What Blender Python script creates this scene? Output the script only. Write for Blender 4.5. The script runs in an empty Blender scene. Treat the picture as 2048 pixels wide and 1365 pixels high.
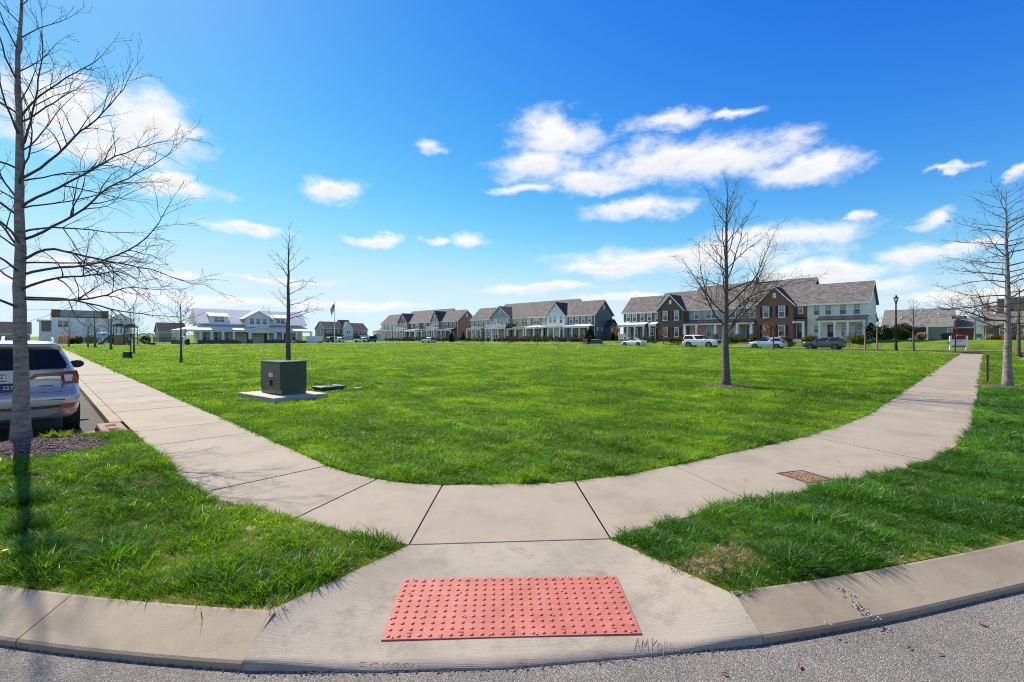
import bpy, bmesh, math, random
import numpy as np
from mathutils import Vector, Matrix
from mathutils.geometry import delaunay_2d_cdt, tessellate_polygon

SC = bpy.context.scene
COL = SC.collection
R2 = math.sqrt(2.0)
# ---------------------------------------------------------------- camera
F, CX, HY, CH = 950.0, 1024.0, 681.0, 1.76          # focal length (px of the 2048 photo), principal x, horizon y, eye height
cd = bpy.data.cameras.new('camera')
cam = bpy.data.objects.new('camera', cd)
COL.objects.link(cam)
cd.sensor_width = 36.0
cd.lens = F / 2048.0 * 36.0
cd.shift_y = -1.5 / 2048.0
cd.clip_start = 0.05
cd.clip_end = 6000.0
cam.location = (0, 0, CH)
cam.rotation_euler = (math.radians(90), 0, 0)
SC.camera = cam

# ---------------------------------------------------------------- sun and sky
SUN_AZ = math.radians(-46.5)       # from the view axis, to the left
SUN_EL = math.radians(46.0)
sun_dir = Vector((math.sin(SUN_AZ) * math.cos(SUN_EL), math.cos(SUN_AZ) * math.cos(SUN_EL), math.sin(SUN_EL)))
sl = bpy.data.lights.new('sun', 'SUN')
sl.energy = 4.2
sl.angle = math.radians(0.53)
sl.color = (1.0, 0.93, 0.80)
so = bpy.data.objects.new('sun', sl)
COL.objects.link(so)
so.rotation_euler = sun_dir.to_track_quat('Z', 'Y').to_euler()

vs = SC.view_settings
vs.view_transform = 'Standard'
vs.look = 'None'
vs.exposure = 0.84
vs.gamma = 1.0
vs.use_curve_mapping = False

def pix_azel(px, py):
    x = (px - CX) / F
    z = (HY - py) / F
    return math.atan2(x, 1.0), math.atan2(z, math.hypot(x, 1.0))

# clouds seen in the photograph: centre px, half sizes px
CLOUDS = [(120, 225, 190, 95), (300, 255, 130, 75), (190, 300, 190, 40), (360, 262, 90, 20), (355, 378, 85, 26), (480, 457, 105, 14),
          (680, 383, 58, 30), (865, 290, 34, 20), (748, 479, 58, 14), (935, 485, 50, 13), (858, 487, 26, 8),
          (1120, 272, 100, 52), (1090, 330, 95, 45), (1190, 362, 115, 22), (1335, 322, 150, 44), (1440, 322, 165, 52), (1590, 350, 110, 32), (1060, 385, 75, 15),
          (1330, 245, 80, 22), (1460, 229, 55, 10), (1265, 414, 120, 20), (1370, 517, 300, 34), (1560, 470, 190, 32), (1640, 545, 150, 28),
          (1230, 540, 140, 20), (1080, 580, 150, 11), (1712, 430, 34, 12), (1880, 436, 50, 20), (1860, 500, 100, 28), (1950, 480, 70, 14),
          (1920, 590, 170, 14), (2035, 343, 34, 14), (1890, 335, 60, 7), (1700, 575, 120, 16), (60, 560, 150, 16), (240, 590, 180, 14),
          (450, 600, 190, 12), (700, 608, 170, 11), (330, 552, 80, 9), (120, 520, 90, 10), (1240, 600, 120, 8), (560, 560, 120, 7)]

def build_world():
    w = bpy.data.worlds.new('World')
    SC.world = w
    w.use_nodes = True
    nt = w.node_tree
    N, L = nt.nodes, nt.links
    N.clear()
    out = N.new('ShaderNodeOutputWorld')
    bg = N.new('ShaderNodeBackground')
    bg.inputs['Strength'].default_value = 0.10
    L.new(bg.outputs[0], out.inputs[0])
    sky = N.new('ShaderNodeTexSky')
    sky.sky_type = 'NISHITA'
    sky.sun_disc = False
    sky.sun_elevation = SUN_EL
    sky.sun_rotation = SUN_AZ
    sky.air_density = 1.0
    sky.dust_density = 0.15
    sky.ozone_density = 2.5
    hs = N.new('ShaderNodeHueSaturation')
    hs.inputs['Saturation'].default_value = 1.30
    hs.inputs['Value'].default_value = 1.0
    L.new(sky.outputs[0], hs.inputs['Color'])
    # soft shoulder, so that the bright low sky keeps a pale blue: c / (1 + (c/M)^3)^(1/3)
    def vmath(op, a, b=None):
        n = N.new('ShaderNodeVectorMath'); n.operation = op
        for i, q in enumerate((a, b)):
            if q is None: continue
            if isinstance(q, tuple): n.inputs[i].default_value = q
            else: L.new(q, n.inputs[i])
        return n.outputs[0]
    c0 = vmath('MAXIMUM', vmath('MULTIPLY', hs.outputs[0], (1.15, 1.13, 1.28)), (0.0, 0.0, 0.0))
    c0 = vmath('MULTIPLY', vmath('POWER', vmath('DIVIDE', c0, (4.0, 5.15, 6.2)), (1.60, 1.42, 0.85)), (4.0, 5.15, 6.2))
    q3 = vmath('POWER', vmath('DIVIDE', c0, (4.0, 5.15, 6.2)), (3.0, 3.0, 3.0))
    dn = vmath('POWER', vmath('ADD', q3, (1.0, 1.0, 1.0)), (0.3333, 0.3333, 0.3333))
    sky_col = vmath('DIVIDE', c0, dn)
    tc = N.new('ShaderNodeTexCoord')
    sep = N.new('ShaderNodeSeparateXYZ')
    L.new(tc.outputs['Generated'], sep.inputs[0])
    def math_(op, a, b=None, clamp=False):
        n = N.new('ShaderNodeMath'); n.operation = op; n.use_clamp = clamp
        for i, q in enumerate((a, b)):
            if q is None: continue
            if isinstance(q, (int, float)): n.inputs[i].default_value = q
            else: L.new(q, n.inputs[i])
        return n.outputs[0]
    az = math_('ARCTAN2', sep.outputs[0], sep.outputs[1])
    el = math_('ARCSINE', sep.outputs[2])
    com = N.new('ShaderNodeCombineXYZ')
    L.new(az, com.inputs[0]); L.new(el, com.inputs[1])
    # domain warp in direction space, so that outlines come out ragged
    mp = N.new('ShaderNodeMapping'); mp.inputs['Scale'].default_value = (1, 1, 1.9)
    L.new(tc.outputs['Generated'], mp.inputs['Vector'])
    nz = N.new('ShaderNodeTexNoise'); nz.inputs['Scale'].default_value = 7.0; nz.inputs['Detail'].default_value = 7; nz.inputs['Roughness'].default_value = 0.58
    L.new(mp.outputs[0], nz.inputs['Vector'])
    sub = N.new('ShaderNodeVectorMath'); sub.operation = 'SUBTRACT'; sub.inputs[1].default_value = (0.5, 0.5, 0.5)
    L.new(nz.outputs['Color'], sub.inputs[0])
    sca = N.new('ShaderNodeVectorMath'); sca.operation = 'MULTIPLY'; sca.inputs[1].default_value = (0.16, 0.07, 0)
    L.new(sub.outputs[0], sca.inputs[0])
    wv = N.new('ShaderNodeVectorMath'); wv.operation = 'ADD'
    L.new(com.outputs[0], wv.inputs[0]); L.new(sca.outputs[0], wv.inputs[1])
    field = None
    low = None
    for (px, py, hx, hy) in CLOUDS:
        a0, e0 = pix_azel(px, py)
        a1, _ = pix_azel(px + hx, py); a2, _ = pix_azel(px - hx, py)
        _, e1 = pix_azel(px, py - hy); _, e2 = pix_azel(px, py + hy)
        sa, se = (a1 - a2) / 2, (e1 - e2) / 2
        d = N.new('ShaderNodeVectorMath'); d.operation = 'SUBTRACT'; d.inputs[1].default_value = (a0, e0, 0)
        L.new(wv.outputs[0], d.inputs[0])
        m = N.new('ShaderNodeVectorMath'); m.operation = 'MULTIPLY'; m.inputs[1].default_value = (1 / sa, 1 / se, 0)
        L.new(d.outputs[0], m.inputs[0])
        ln = N.new('ShaderNodeVectorMath'); ln.operation = 'LENGTH'
        L.new(m.outputs[0], ln.inputs[0])
        v = math_('SUBTRACT', 1.15, ln.outputs['Value'])
        field = v if field is None else math_('MAXIMUM', field, v)
        s2 = N.new('ShaderNodeSeparateXYZ'); L.new(m.outputs[0], s2.inputs[0])
        lo = math_('SUBTRACT', v, math_('MULTIPLY', s2.outputs[1], 0.5))     # larger towards a cloud's underside
        low = lo if low is None else math_('MAXIMUM', low, lo)
    # unseen cloud over the rest of the sky, thickened to brighten fill on facades
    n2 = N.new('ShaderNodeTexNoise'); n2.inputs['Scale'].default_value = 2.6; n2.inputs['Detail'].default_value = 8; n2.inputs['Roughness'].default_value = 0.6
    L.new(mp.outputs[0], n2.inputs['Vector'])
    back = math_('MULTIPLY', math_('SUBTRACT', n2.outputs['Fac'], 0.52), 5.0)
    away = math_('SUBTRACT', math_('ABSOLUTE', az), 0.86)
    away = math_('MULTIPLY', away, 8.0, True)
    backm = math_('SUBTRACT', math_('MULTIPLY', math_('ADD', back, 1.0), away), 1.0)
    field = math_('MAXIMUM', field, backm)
    n3 = N.new('ShaderNodeTexNoise'); n3.inputs['Scale'].default_value = 17; n3.inputs['Detail'].default_value = 9; n3.inputs['Roughness'].default_value = 0.66
    L.new(mp.outputs[0], n3.inputs['Vector'])
    dens = math_('ADD', field, math_('MULTIPLY', math_('SUBTRACT', n3.outputs['Fac'], 0.52), 1.6))
    mr = N.new('ShaderNodeMapRange'); mr.interpolation_type = 'SMOOTHSTEP'
    mr.inputs['From Min'].default_value = -0.10; mr.inputs['From Max'].default_value = 0.95
    L.new(dens, mr.inputs['Value'])
    shade = N.new('ShaderNodeMapRange')
    shade.inputs['From Min'].default_value = 0.65; shade.inputs['From Max'].default_value = 1.6
    L.new(math_('ADD', low, math_('MULTIPLY', math_('SUBTRACT', n3.outputs['Fac'], 0.5), 1.0)), shade.inputs['Value'])
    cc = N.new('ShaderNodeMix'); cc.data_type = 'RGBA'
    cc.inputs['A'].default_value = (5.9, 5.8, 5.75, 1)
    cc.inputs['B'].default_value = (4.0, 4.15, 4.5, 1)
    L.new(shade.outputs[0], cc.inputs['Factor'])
    mx = N.new('ShaderNodeMix'); mx.data_type = 'RGBA'
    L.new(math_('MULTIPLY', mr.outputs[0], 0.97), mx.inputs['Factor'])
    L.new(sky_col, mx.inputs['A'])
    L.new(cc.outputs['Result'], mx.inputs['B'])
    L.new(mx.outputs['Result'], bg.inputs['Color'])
    w.cycles.sampling_method = 'MANUAL'
    w.cycles.sample_map_resolution = 512
build_world()
SC.cycles.use_denoising = True
SC.cycles.denoising_prefilter = 'NONE'
SC.cycles.filter_width = 1.05
SC.cycles.max_bounces = 5
SC.cycles.diffuse_bounces = 2
SC.cycles.glossy_bounces = 2
SC.cycles.transmission_bounces = 3
SC.cycles.transparent_max_bounces = 6

# ---------------------------------------------------------------- positions
def slope(x):
    t = min(1.0, max(0.0, (x + 20) / 40.0))
    return 0.0075 + 0.0025 * t

def gz0(x, y):                                   # the gently rising ground of streets and green
    return slope(x) * min(125.0, max(0.0, y - 6.0))

HB = 1.72                                        # level on which the far houses stand
def gz(x, y):
    b = gz0(x, y)
    v = (x + y) / R2
    if v > 77.3:
        t = min(1.0, (v - 77.3) / 3.4)
        t = t * t * (3 - 2 * t)
        b += (HB - b) * t
    return b

def P(px, py, h=0.0):                            # photo pixel -> point on the ground raised by h
    y = 20.0
    for _ in range(60):
        x = (px - CX) / F * y
        g = gz0(x, y)
        yn = (CH - h - g) * F / max(1.0, (py - HY))
        y = 0.5 * y + 0.5 * min(400.0, yn)
    x = (px - CX) / F * y
    return Vector((x, y, gz0(x, y) + h))

def UV(u, v, h=0.0):                             # u: along the left street, v: along the right street
    x, y = (v - u) / R2, (u + v) / R2
    return Vector((x, y, gz(x, y) + h))

def u_of(px, v):
    r = (px - CX) / F
    return v * (1 - r) / (1 + r)

def v_of(px, u):
    r = (px - CX) / F
    return u * (1 + r) / (1 - r)

# ---------------------------------------------------------------- materials
MATS = {}
def nodes_of(name):
    m = bpy.data.materials.new(name)
    m.use_nodes = True
    nt = m.node_tree
    return m, nt, nt.nodes, nt.links, nt.nodes['Principled BSDF']

def mat(name, col, rough=0.7, metal=0.0, var=0.12, scale=3.0, bump=0.0, bscale=40.0, spec=0.4, coat=0.0):
    if name in MATS: return MATS[name]
    m, nt, N, L, b = nodes_of(name)
    b.inputs['Roughness'].default_value = rough
    b.inputs['Metallic'].default_value = metal
    b.inputs['Specular IOR Level'].default_value = spec
    b.inputs['Coat Weight'].default_value = coat
    tc = N.new('ShaderNodeTexCoord')
    nz = N.new('ShaderNodeTexNoise'); nz.inputs['Scale'].default_value = scale; nz.inputs['Detail'].default_value = 6
    L.new(tc.outputs['Object'], nz.inputs['Vector'])
    mr = N.new('ShaderNodeMapRange')
    mr.inputs['From Min'].default_value = 0.3; mr.inputs['From Max'].default_value = 0.7
    mr.inputs['To Min'].default_value = 1 - var; mr.inputs['To Max'].default_value = 1 + var
    L.new(nz.outputs['Fac'], mr.inputs['Value'])
    vm = N.new('ShaderNodeVectorMath'); vm.operation = 'SCALE'
    vm.inputs[0].default_value = col[:3]
    L.new(mr.outputs[0], vm.inputs['Scale'])
    L.new(vm.outputs[0], b.inputs['Base Color'])
    if bump > 0:
        n2 = N.new('ShaderNodeTexNoise'); n2.inputs['Scale'].default_value = bscale; n2.inputs['Detail'].default_value = 4
        L.new(tc.outputs['Object'], n2.inputs['Vector'])
        bp = N.new('ShaderNodeBump'); bp.inputs['Strength'].default_value = bump; bp.inputs['Distance'].default_value = 0.02
        L.new(n2.outputs['Fac'], bp.inputs['Height'])
        L.new(bp.outputs[0], b.inputs['Normal'])
    MATS[name] = m
    return m

def ramp(N, stops):
    r = N.new('ShaderNodeValToRGB')
    e = r.color_ramp.elements
    while len(e) < len(stops): e.new(0.5)
    for el, (p, c) in zip(e, stops):
        el.position = p; el.color = (*c, 1)
    return r

def mat_concrete(name, c1, c2, stain=(0.21, 0.165, 0.12), broom=1.0, st_at=0.56):
    m, nt, N, L, b = nodes_of(name)
    b.inputs['Roughness'].default_value = 0.85
    g = N.new('ShaderNodeNewGeometry')
    oi = N.new('ShaderNodeObjectInfo')
    nz = N.new('ShaderNodeTexNoise'); nz.inputs['Scale'].default_value = 1.3; nz.inputs['Detail'].default_value = 8; nz.inputs['Roughness'].default_value = 0.65
    L.new(g.outputs['Position'], nz.inputs['Vector'])
    cr = ramp(N, [(0.32, c1), (0.52, c2), (0.72, tuple(q * 1.1 for q in c2))])
    L.new(nz.outputs['Fac'], cr.inputs['Fac'])
    n2 = N.new('ShaderNodeTexNoise'); n2.inputs['Scale'].default_value = 4.2; n2.inputs['Detail'].default_value = 10; n2.inputs['Roughness'].default_value = 0.75
    L.new(g.outputs['Position'], n2.inputs['Vector'])
    st = ramp(N, [(st_at, (0, 0, 0)), (st_at + 0.19, (0.75, 0.75, 0.75))])
    L.new(n2.outputs['Fac'], st.inputs['Fac'])
    mx = N.new('ShaderNodeMix'); mx.data_type = 'RGBA'
    L.new(st.outputs['Color'], mx.inputs['Factor']); L.new(cr.outputs['Color'], mx.inputs['A']); mx.inputs['B'].default_value = (*stain, 1)
    # per-piece tone and fine speckle
    n3 = N.new('ShaderNodeTexNoise'); n3.inputs['Scale'].default_value = 160; n3.inputs['Detail'].default_value = 3
    L.new(g.outputs['Position'], n3.inputs['Vector'])
    a = N.new('ShaderNodeMath'); a.operation = 'MULTIPLY_ADD'; L.new(oi.outputs['Random'], a.inputs[0]); a.inputs[1].default_value = 0.10; a.inputs[2].default_value = 0.70
    a2 = N.new('ShaderNodeMath'); a2.operation = 'MULTIPLY_ADD'; L.new(n3.outputs['Fac'], a2.inputs[0]); a2.inputs[1].default_value = 0.5; L.new(a.outputs[0], a2.inputs[2])
    vm = N.new('ShaderNodeVectorMath'); vm.operation = 'SCALE'
    L.new(mx.outputs['Result'], vm.inputs[0]); L.new(a2.outputs[0], vm.inputs['Scale'])
    L.new(vm.outputs[0], b.inputs['Base Color'])
    # broom finish
    mp = N.new('ShaderNodeMapping'); mp.inputs['Rotation'].default_value = (0, 0, 0.2); mp.inputs['Scale'].default_value = (5, 130, 20)
    L.new(g.outputs['Position'], mp.inputs['Vector'])
    n4 = N.new('ShaderNodeTexNoise'); n4.inputs['Scale'].default_value = 1.0; n4.inputs['Detail'].default_value = 3
    L.new(mp.outputs[0], n4.inputs['Vector'])
    bp = N.new('ShaderNodeBump'); bp.inputs['Strength'].default_value = 0.35 * broom; bp.inputs['Distance'].default_value = 0.006
    L.new(n4.outputs['Fac'], bp.inputs['Height'])
    bp2 = N.new('ShaderNodeBump'); bp2.inputs['Strength'].default_value = 0.3; bp2.inputs['Distance'].default_value = 0.004
    L.new(n3.outputs['Fac'], bp2.inputs['Height']); L.new(bp.outputs[0], bp2.inputs['Normal'])
    L.new(bp2.outputs[0], b.inputs['Normal'])
    MATS[name] = m
    return m

def mat_asphalt(name, tone=1.0):
    m, nt, N, L, b = nodes_of(name)
    b.inputs['Roughness'].default_value = 0.9
    g = N.new('ShaderNodeNewGeometry')
    vo = N.new('ShaderNodeTexVoronoi'); vo.inputs['Scale'].default_value = 175
    L.new(g.outputs['Position'], vo.inputs['Vector'])
    sp = N.new('ShaderNodeSeparateColor'); L.new(vo.outputs['Color'], sp.inputs[0])
    cr = ramp(N, [(0.0, (0.088 * tone, 0.08 * tone, 0.068 * tone)), (0.45, (0.170 * tone, 0.153 * tone, 0.130 * tone)), (0.85, (0.25 * tone, 0.225 * tone, 0.19 * tone)), (1.0, (0.38 * tone, 0.35 * tone, 0.31 * tone))])
    L.new(sp.outputs[0], cr.inputs['Fac'])
    nz = N.new('ShaderNodeTexNoise'); nz.inputs['Scale'].default_value = 1.1; nz.inputs['Detail'].default_value = 9; nz.inputs['Roughness'].default_value = 0.7
    L.new(g.outputs['Position'], nz.inputs['Vector'])
    mr = N.new('ShaderNodeMapRange'); mr.inputs['From Min'].default_value = 0.3; mr.inputs['From Max'].default_value = 0.7; mr.inputs['To Min'].default_value = 0.72; mr.inputs['To Max'].default_value = 1.22
    L.new(nz.outputs['Fac'], mr.inputs['Value'])
    vm = N.new('ShaderNodeVectorMath'); vm.operation = 'SCALE'
    L.new(cr.outputs['Color'], vm.inputs[0]); L.new(mr.outputs[0], vm.inputs['Scale'])
    L.new(vm.outputs[0], b.inputs['Base Color'])
    bp = N.new('ShaderNodeBump'); bp.inputs['Strength'].default_value = 0.8; bp.inputs['Distance'].default_value = 0.006; bp.invert = True
    L.new(vo.outputs['Distance'], bp.inputs['Height'])
    L.new(bp.outputs[0], b.inputs['Normal'])
    MATS[name] = m
    return m

def lawn_colour(N, L, dark, mid, light, straw, straw_at=0.66):
    g = N.new('ShaderNodeNewGeometry')
    n1 = N.new('ShaderNodeTexNoise'); n1.inputs['Scale'].default_value = 0.55; n1.inputs['Detail'].default_value = 8; n1.inputs['Roughness'].default_value = 0.7
    L.new(g.outputs['Position'], n1.inputs['Vector'])
    cr = ramp(N, [(0.36, dark), (0.5, mid), (0.64, light)])
    L.new(n1.outputs['Fac'], cr.inputs['Fac'])
    n2 = N.new('ShaderNodeTexNoise'); n2.inputs['Scale'].default_value = 1.9; n2.inputs['Detail'].default_value = 7; n2.inputs['Roughness'].default_value = 0.7
    mp = N.new('ShaderNodeMapping'); mp.inputs['Location'].default_value = (13, 7, 3)
    L.new(g.outputs['Position'], mp.inputs['Vector']); L.new(mp.outputs[0], n2.inputs['Vector'])
    st = ramp(N, [(straw_at, (0, 0, 0)), (straw_at + 0.1, (1, 1, 1))])
    L.new(n2.outputs['Fac'], st.inputs['Fac'])
    mx = N.new('ShaderNodeMix'); mx.data_type = 'RGBA'
    L.new(st.outputs['Color'], mx.inputs['Factor']); L.new(cr.outputs['Color'], mx.inputs['A']); mx.inputs['B'].default_value = (*straw, 1)
    return g, mx.outputs['Result']

def mat_lawn():
    m, nt, N, L, b = nodes_of('lawn')
    b.inputs['Roughness'].default_value = 0.9
    b.inputs['Specular IOR Level'].default_value = 0.15
    g, c = lawn_colour(N, L, (0.08, 0.15, 0.009), (0.14, 0.225, 0.012), (0.20, 0.285, 0.02), (0.23, 0.26, 0.05))
    n3 = N.new('ShaderNodeTexNoise'); n3.inputs['Scale'].default_value = 14; n3.inputs['Detail'].default_value = 10; n3.inputs['Roughness'].default_value = 0.75
    L.new(g.outputs['Position'], n3.inputs['Vector'])
    mr = N.new('ShaderNodeMapRange'); mr.inputs['From Min'].default_value = 0.3; mr.inputs['From Max'].default_value = 0.7; mr.inputs['To Min'].default_value = 0.5; mr.inputs['To Max'].default_value = 1.3
    L.new(n3.outputs['Fac'], mr.inputs['Value'])
    vm = N.new('ShaderNodeVectorMath'); vm.operation = 'SCALE'
    L.new(c, vm.inputs[0]); L.new(mr.outputs[0], vm.inputs['Scale']); L.new(vm.outputs[0], b.inputs['Base Color'])
    bp = N.new('ShaderNodeBump'); bp.inputs['Strength'].default_value = 1.0; bp.inputs['Distance'].default_value = 0.10
    L.new(n3.outputs['Fac'], bp.inputs['Height']); L.new(bp.outputs[0], b.inputs['Normal'])
    MATS['lawn'] = m

def mat_soil():
    m, nt, N, L, b = nodes_of('soil')
    b.inputs['Roughness'].default_value = 1.0
    b.inputs['Specular IOR Level'].default_value = 0.1
    g, c = lawn_colour(N, L, (0.075, 0.095, 0.014), (0.11, 0.13, 0.02), (0.17, 0.16, 0.05), (0.38, 0.30, 0.17), 0.53)
    L.new(c, b.inputs['Base Color'])
    MATS['soil'] = m

def mat_blade(name, tip, root, trans=0.42):
    m, nt, N, L, b = nodes_of(name)
    N.remove(b)
    out = N['Material Output']
    g, c = lawn_colour(N, L, tuple(q * 0.72 for q in root), root, tip, (0.20, 0.21, 0.055), 0.70)
    oi = N.new('ShaderNodeObjectInfo')
    a = N.new('ShaderNodeMath'); a.operation = 'MULTIPLY_ADD'; L.new(oi.outputs['Random'], a.inputs[0]); a.inputs[1].default_value = 0.85; a.inputs[2].default_value = 0.58
    vm = N.new('ShaderNodeVectorMath'); vm.operation = 'SCALE'
    L.new(c, vm.inputs[0]); L.new(a.outputs[0], vm.inputs['Scale'])
    pr = N.new('ShaderNodeBsdfPrincipled')
    pr.inputs['Roughness'].default_value = 0.42
    pr.inputs['Specular IOR Level'].default_value = 0.45
    L.new(vm.outputs[0], pr.inputs['Base Color'])
    tr = N.new('ShaderNodeBsdfTranslucent')
    v2 = N.new('ShaderNodeVectorMath'); v2.operation = 'MULTIPLY'; v2.inputs[1].default_value = (1.5, 1.6, 0.7)
    L.new(vm.outputs[0], v2.inputs[0]); L.new(v2.outputs[0], tr.inputs['Color'])
    ms = N.new('ShaderNodeMixShader'); ms.inputs[0].default_value = trans
    L.new(pr.outputs[0], ms.inputs[1]); L.new(tr.outputs[0], ms.inputs[2])
    L.new(ms.outputs[0], out.inputs['Surface'])
    MATS[name] = m
    return m

def mat_bark(name, c1, c2, scale=1.0):
    m, nt, N, L, b = nodes_of(name)
    b.inputs['Roughness'].default_value = 0.95
    b.inputs['Specular IOR Level'].default_value = 0.2
    tc = N.new('ShaderNodeTexCoord')
    mp = N.new('ShaderNodeMapping'); mp.inputs['Scale'].default_value = (7 * scale, 7 * scale, 26 * scale)
    L.new(tc.outputs['Object'], mp.inputs['Vector'])
    nz = N.new('ShaderNodeTexNoise'); nz.inputs['Scale'].default_value = 1; nz.inputs['Detail'].default_value = 8; nz.inputs['Roughness'].default_value = 0.7
    L.new(mp.outputs[0], nz.inputs['Vector'])
    cr = ramp(N, [(0.3, c1), (0.55, c2), (0.75, tuple(min(1, q * 1.35) for q in c2))])
    L.new(nz.outputs['Fac'], cr.inputs['Fac'])
    L.new(cr.outputs['Color'], b.inputs['Base Color'])
    bp = N.new('ShaderNodeBump'); bp.inputs['Strength'].default_value = 0.9; bp.inputs['Distance'].default_value = 0.012
    L.new(nz.outputs['Fac'], bp.inputs['Height']); L.new(bp.outputs[0], b.inputs['Normal'])
    MATS[name] = m
    return m

def mat_brick(name, c1, c2, mortar, sc=1.0):
    m, nt, N, L, b = nodes_of(name)
    b.inputs['Roughness'].default_value = 0.9
    tc = N.new('ShaderNodeTexCoord')
    s = N.new('ShaderNodeSeparateXYZ'); L.new(tc.outputs['Object'], s.inputs[0])
    ad = N.new('ShaderNodeMath'); L.new(s.outputs[0], ad.inputs[0]); L.new(s.outputs[1], ad.inputs[1])
    cb = N.new('ShaderNodeCombineXYZ'); L.new(ad.outputs[0], cb.inputs[0]); L.new(s.outputs[2], cb.inputs[1])
    br = N.new('ShaderNodeTexBrick')
    br.inputs['Scale'].default_value = 4.2 * sc
    br.inputs['Color1'].default_value = (*c1, 1); br.inputs['Color2'].default_value = (*c2, 1); br.inputs['Mortar'].default_value = (*mortar, 1)
    br.inputs['Mortar Size'].default_value = 0.03
    L.new(cb.outputs[0], br.inputs['Vector'])
    L.new(br.outputs['Color'], b.inputs['Base Color'])
    MATS[name] = m
    return m

def mat_shingle(name, col):
    m, nt, N, L, b = nodes_of(name)
    b.inputs['Roughness'].default_value = 0.95
    b.inputs['Specular IOR Level'].default_value = 0.2
    tc = N.new('ShaderNodeTexCoord')
    mp = N.new('ShaderNodeMapping'); mp.inputs['Scale'].default_value = (3.0, 7.0, 7.0)
    L.new(tc.outputs['Object'], mp.inputs['Vector'])
    vo = N.new('ShaderNodeTexVoronoi'); vo.inputs['Scale'].default_value = 1.0
    L.new(mp.outputs[0], vo.inputs['Vector'])
    sp = N.new('ShaderNodeSeparateColor'); L.new(vo.outputs['Color'], sp.inputs[0])
    mr = N.new('ShaderNodeMapRange'); mr.inputs['To Min'].default_value = 0.62; mr.inputs['To Max'].default_value = 1.4
    L.new(sp.outputs[0], mr.inputs['Value'])
    vm = N.new('ShaderNodeVectorMath'); vm.operation = 'SCALE'; vm.inputs[0].default_value = col
    L.new(mr.outputs[0], vm.inputs['Scale']); L.new(vm.outputs[0], b.inputs['Base Color'])
    MATS[name] = m
    return m

def mat_siding(name, col, gap=0.16, rough=0.6, vert=False):
    if name in MATS: return MATS[name]
    m, nt, N, L, b = nodes_of(name)
    b.inputs['Roughness'].default_value = rough
    tc = N.new('ShaderNodeTexCoord')
    s = N.new('ShaderNodeSeparateXYZ'); L.new(tc.outputs['Object'], s.inputs[0])
    dv = N.new('ShaderNodeMath'); dv.operation = 'DIVIDE'; dv.inputs[1].default_value = gap
    if vert:
        ad = N.new('ShaderNodeMath'); L.new(s.outputs[0], ad.inputs[0]); L.new(s.outputs[1], ad.inputs[1]); L.new(ad.outputs[0], dv.inputs[0])
    else:
        L.new(s.outputs[2], dv.inputs[0])
    fr = N.new('ShaderNodeMath'); fr.operation = 'FRACT'; L.new(dv.outputs[0], fr.inputs[0])
    bp = N.new('ShaderNodeBump'); bp.inputs['Strength'].default_value = 0.5; bp.inputs['Distance'].default_value = 0.02; bp.invert = True
    L.new(fr.outputs[0], bp.inputs['Height']); L.new(bp.outputs[0], b.inputs['Normal'])
    nz = N.new('ShaderNodeTexNoise'); nz.inputs['Scale'].default_value = 1.5; nz.inputs['Detail'].default_value = 6
    L.new(tc.outputs['Object'], nz.inputs['Vector'])
    mr = N.new('ShaderNodeMapRange'); mr.inputs['From Min'].default_value = 0.3; mr.inputs['From Max'].default_value = 0.7; mr.inputs['To Min'].default_value = 0.92; mr.inputs['To Max'].default_value = 1.06
    L.new(nz.outputs['Fac'], mr.inputs['Value'])
    vm = N.new('ShaderNodeVectorMath'); vm.operation = 'SCALE'; vm.inputs[0].default_value = col
    L.new(mr.outputs[0], vm.inputs['Scale']); L.new(vm.outputs[0], b.inputs['Base Color'])
    MATS[name] = m
    return m

def mat_leaf(name, c1, c2, trans=0.35):
    m, nt, N, L, b = nodes_of(name)
    N.remove(b)
    out = N['Material Output']
    g = N.new('ShaderNodeNewGeometry')
    nz = N.new('ShaderNodeTexNoise'); nz.inputs['Scale'].default_value = 4; nz.inputs['Detail'].default_value = 6
    L.new(g.outputs['Position'], nz.inputs['Vector'])
    cr = ramp(N, [(0.35, c1), (0.65, c2)])
    L.new(nz.outputs['Fac'], cr.inputs['Fac'])
    d = N.new('ShaderNodeBsdfDiffuse'); t = N.new('ShaderNodeBsdfTranslucent')
    L.new(cr.outputs['Color'], d.inputs['Color']); L.new(cr.outputs['Color'], t.inputs['Color'])
    ms = N.new('ShaderNodeMixShader'); ms.inputs[0].default_value = trans
    L.new(d.outputs[0], ms.inputs[1]); L.new(t.outputs[0], ms.inputs[2]); L.new(ms.outputs[0], out.inputs['Surface'])
    MATS[name] = m
    return m

mat_lawn(); mat_soil()
mat_blade('blade', (0.255, 0.375, 0.012), (0.105, 0.205, 0.008), 0.5)
mat_blade('blade_lush', (0.125, 0.28, 0.014), (0.048, 0.145, 0.009), 0.5)
mat_blade('blade_far', (0.275, 0.375, 0.018), (0.16, 0.26, 0.012), 0.45)
mat_concrete('walk', (0.240, 0.195, 0.138), (0.295, 0.243, 0.176))
mat_concrete('kerb', (0.245, 0.192, 0.122), (0.315, 0.252, 0.165), (0.19, 0.132, 0.078), 0.45)
mat_concrete('ramp', (0.25, 0.21, 0.155), (0.325, 0.275, 0.205), (0.165, 0.135, 0.10), 1.3, 0.50)
mat_concrete('pad', (0.38, 0.34, 0.29), (0.46, 0.41, 0.35))
mat_asphalt('asphalt', 0.95); mat_asphalt('asphalt_dark', 0.42)
mat_bark('bark_grey', (0.105, 0.088, 0.072), (0.29, 0.255, 0.215))
mat_bark('bark_dark', (0.055, 0.045, 0.04), (0.15, 0.125, 0.105))
mat_bark('twig', (0.05, 0.04, 0.035), (0.105, 0.085, 0.07))
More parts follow.
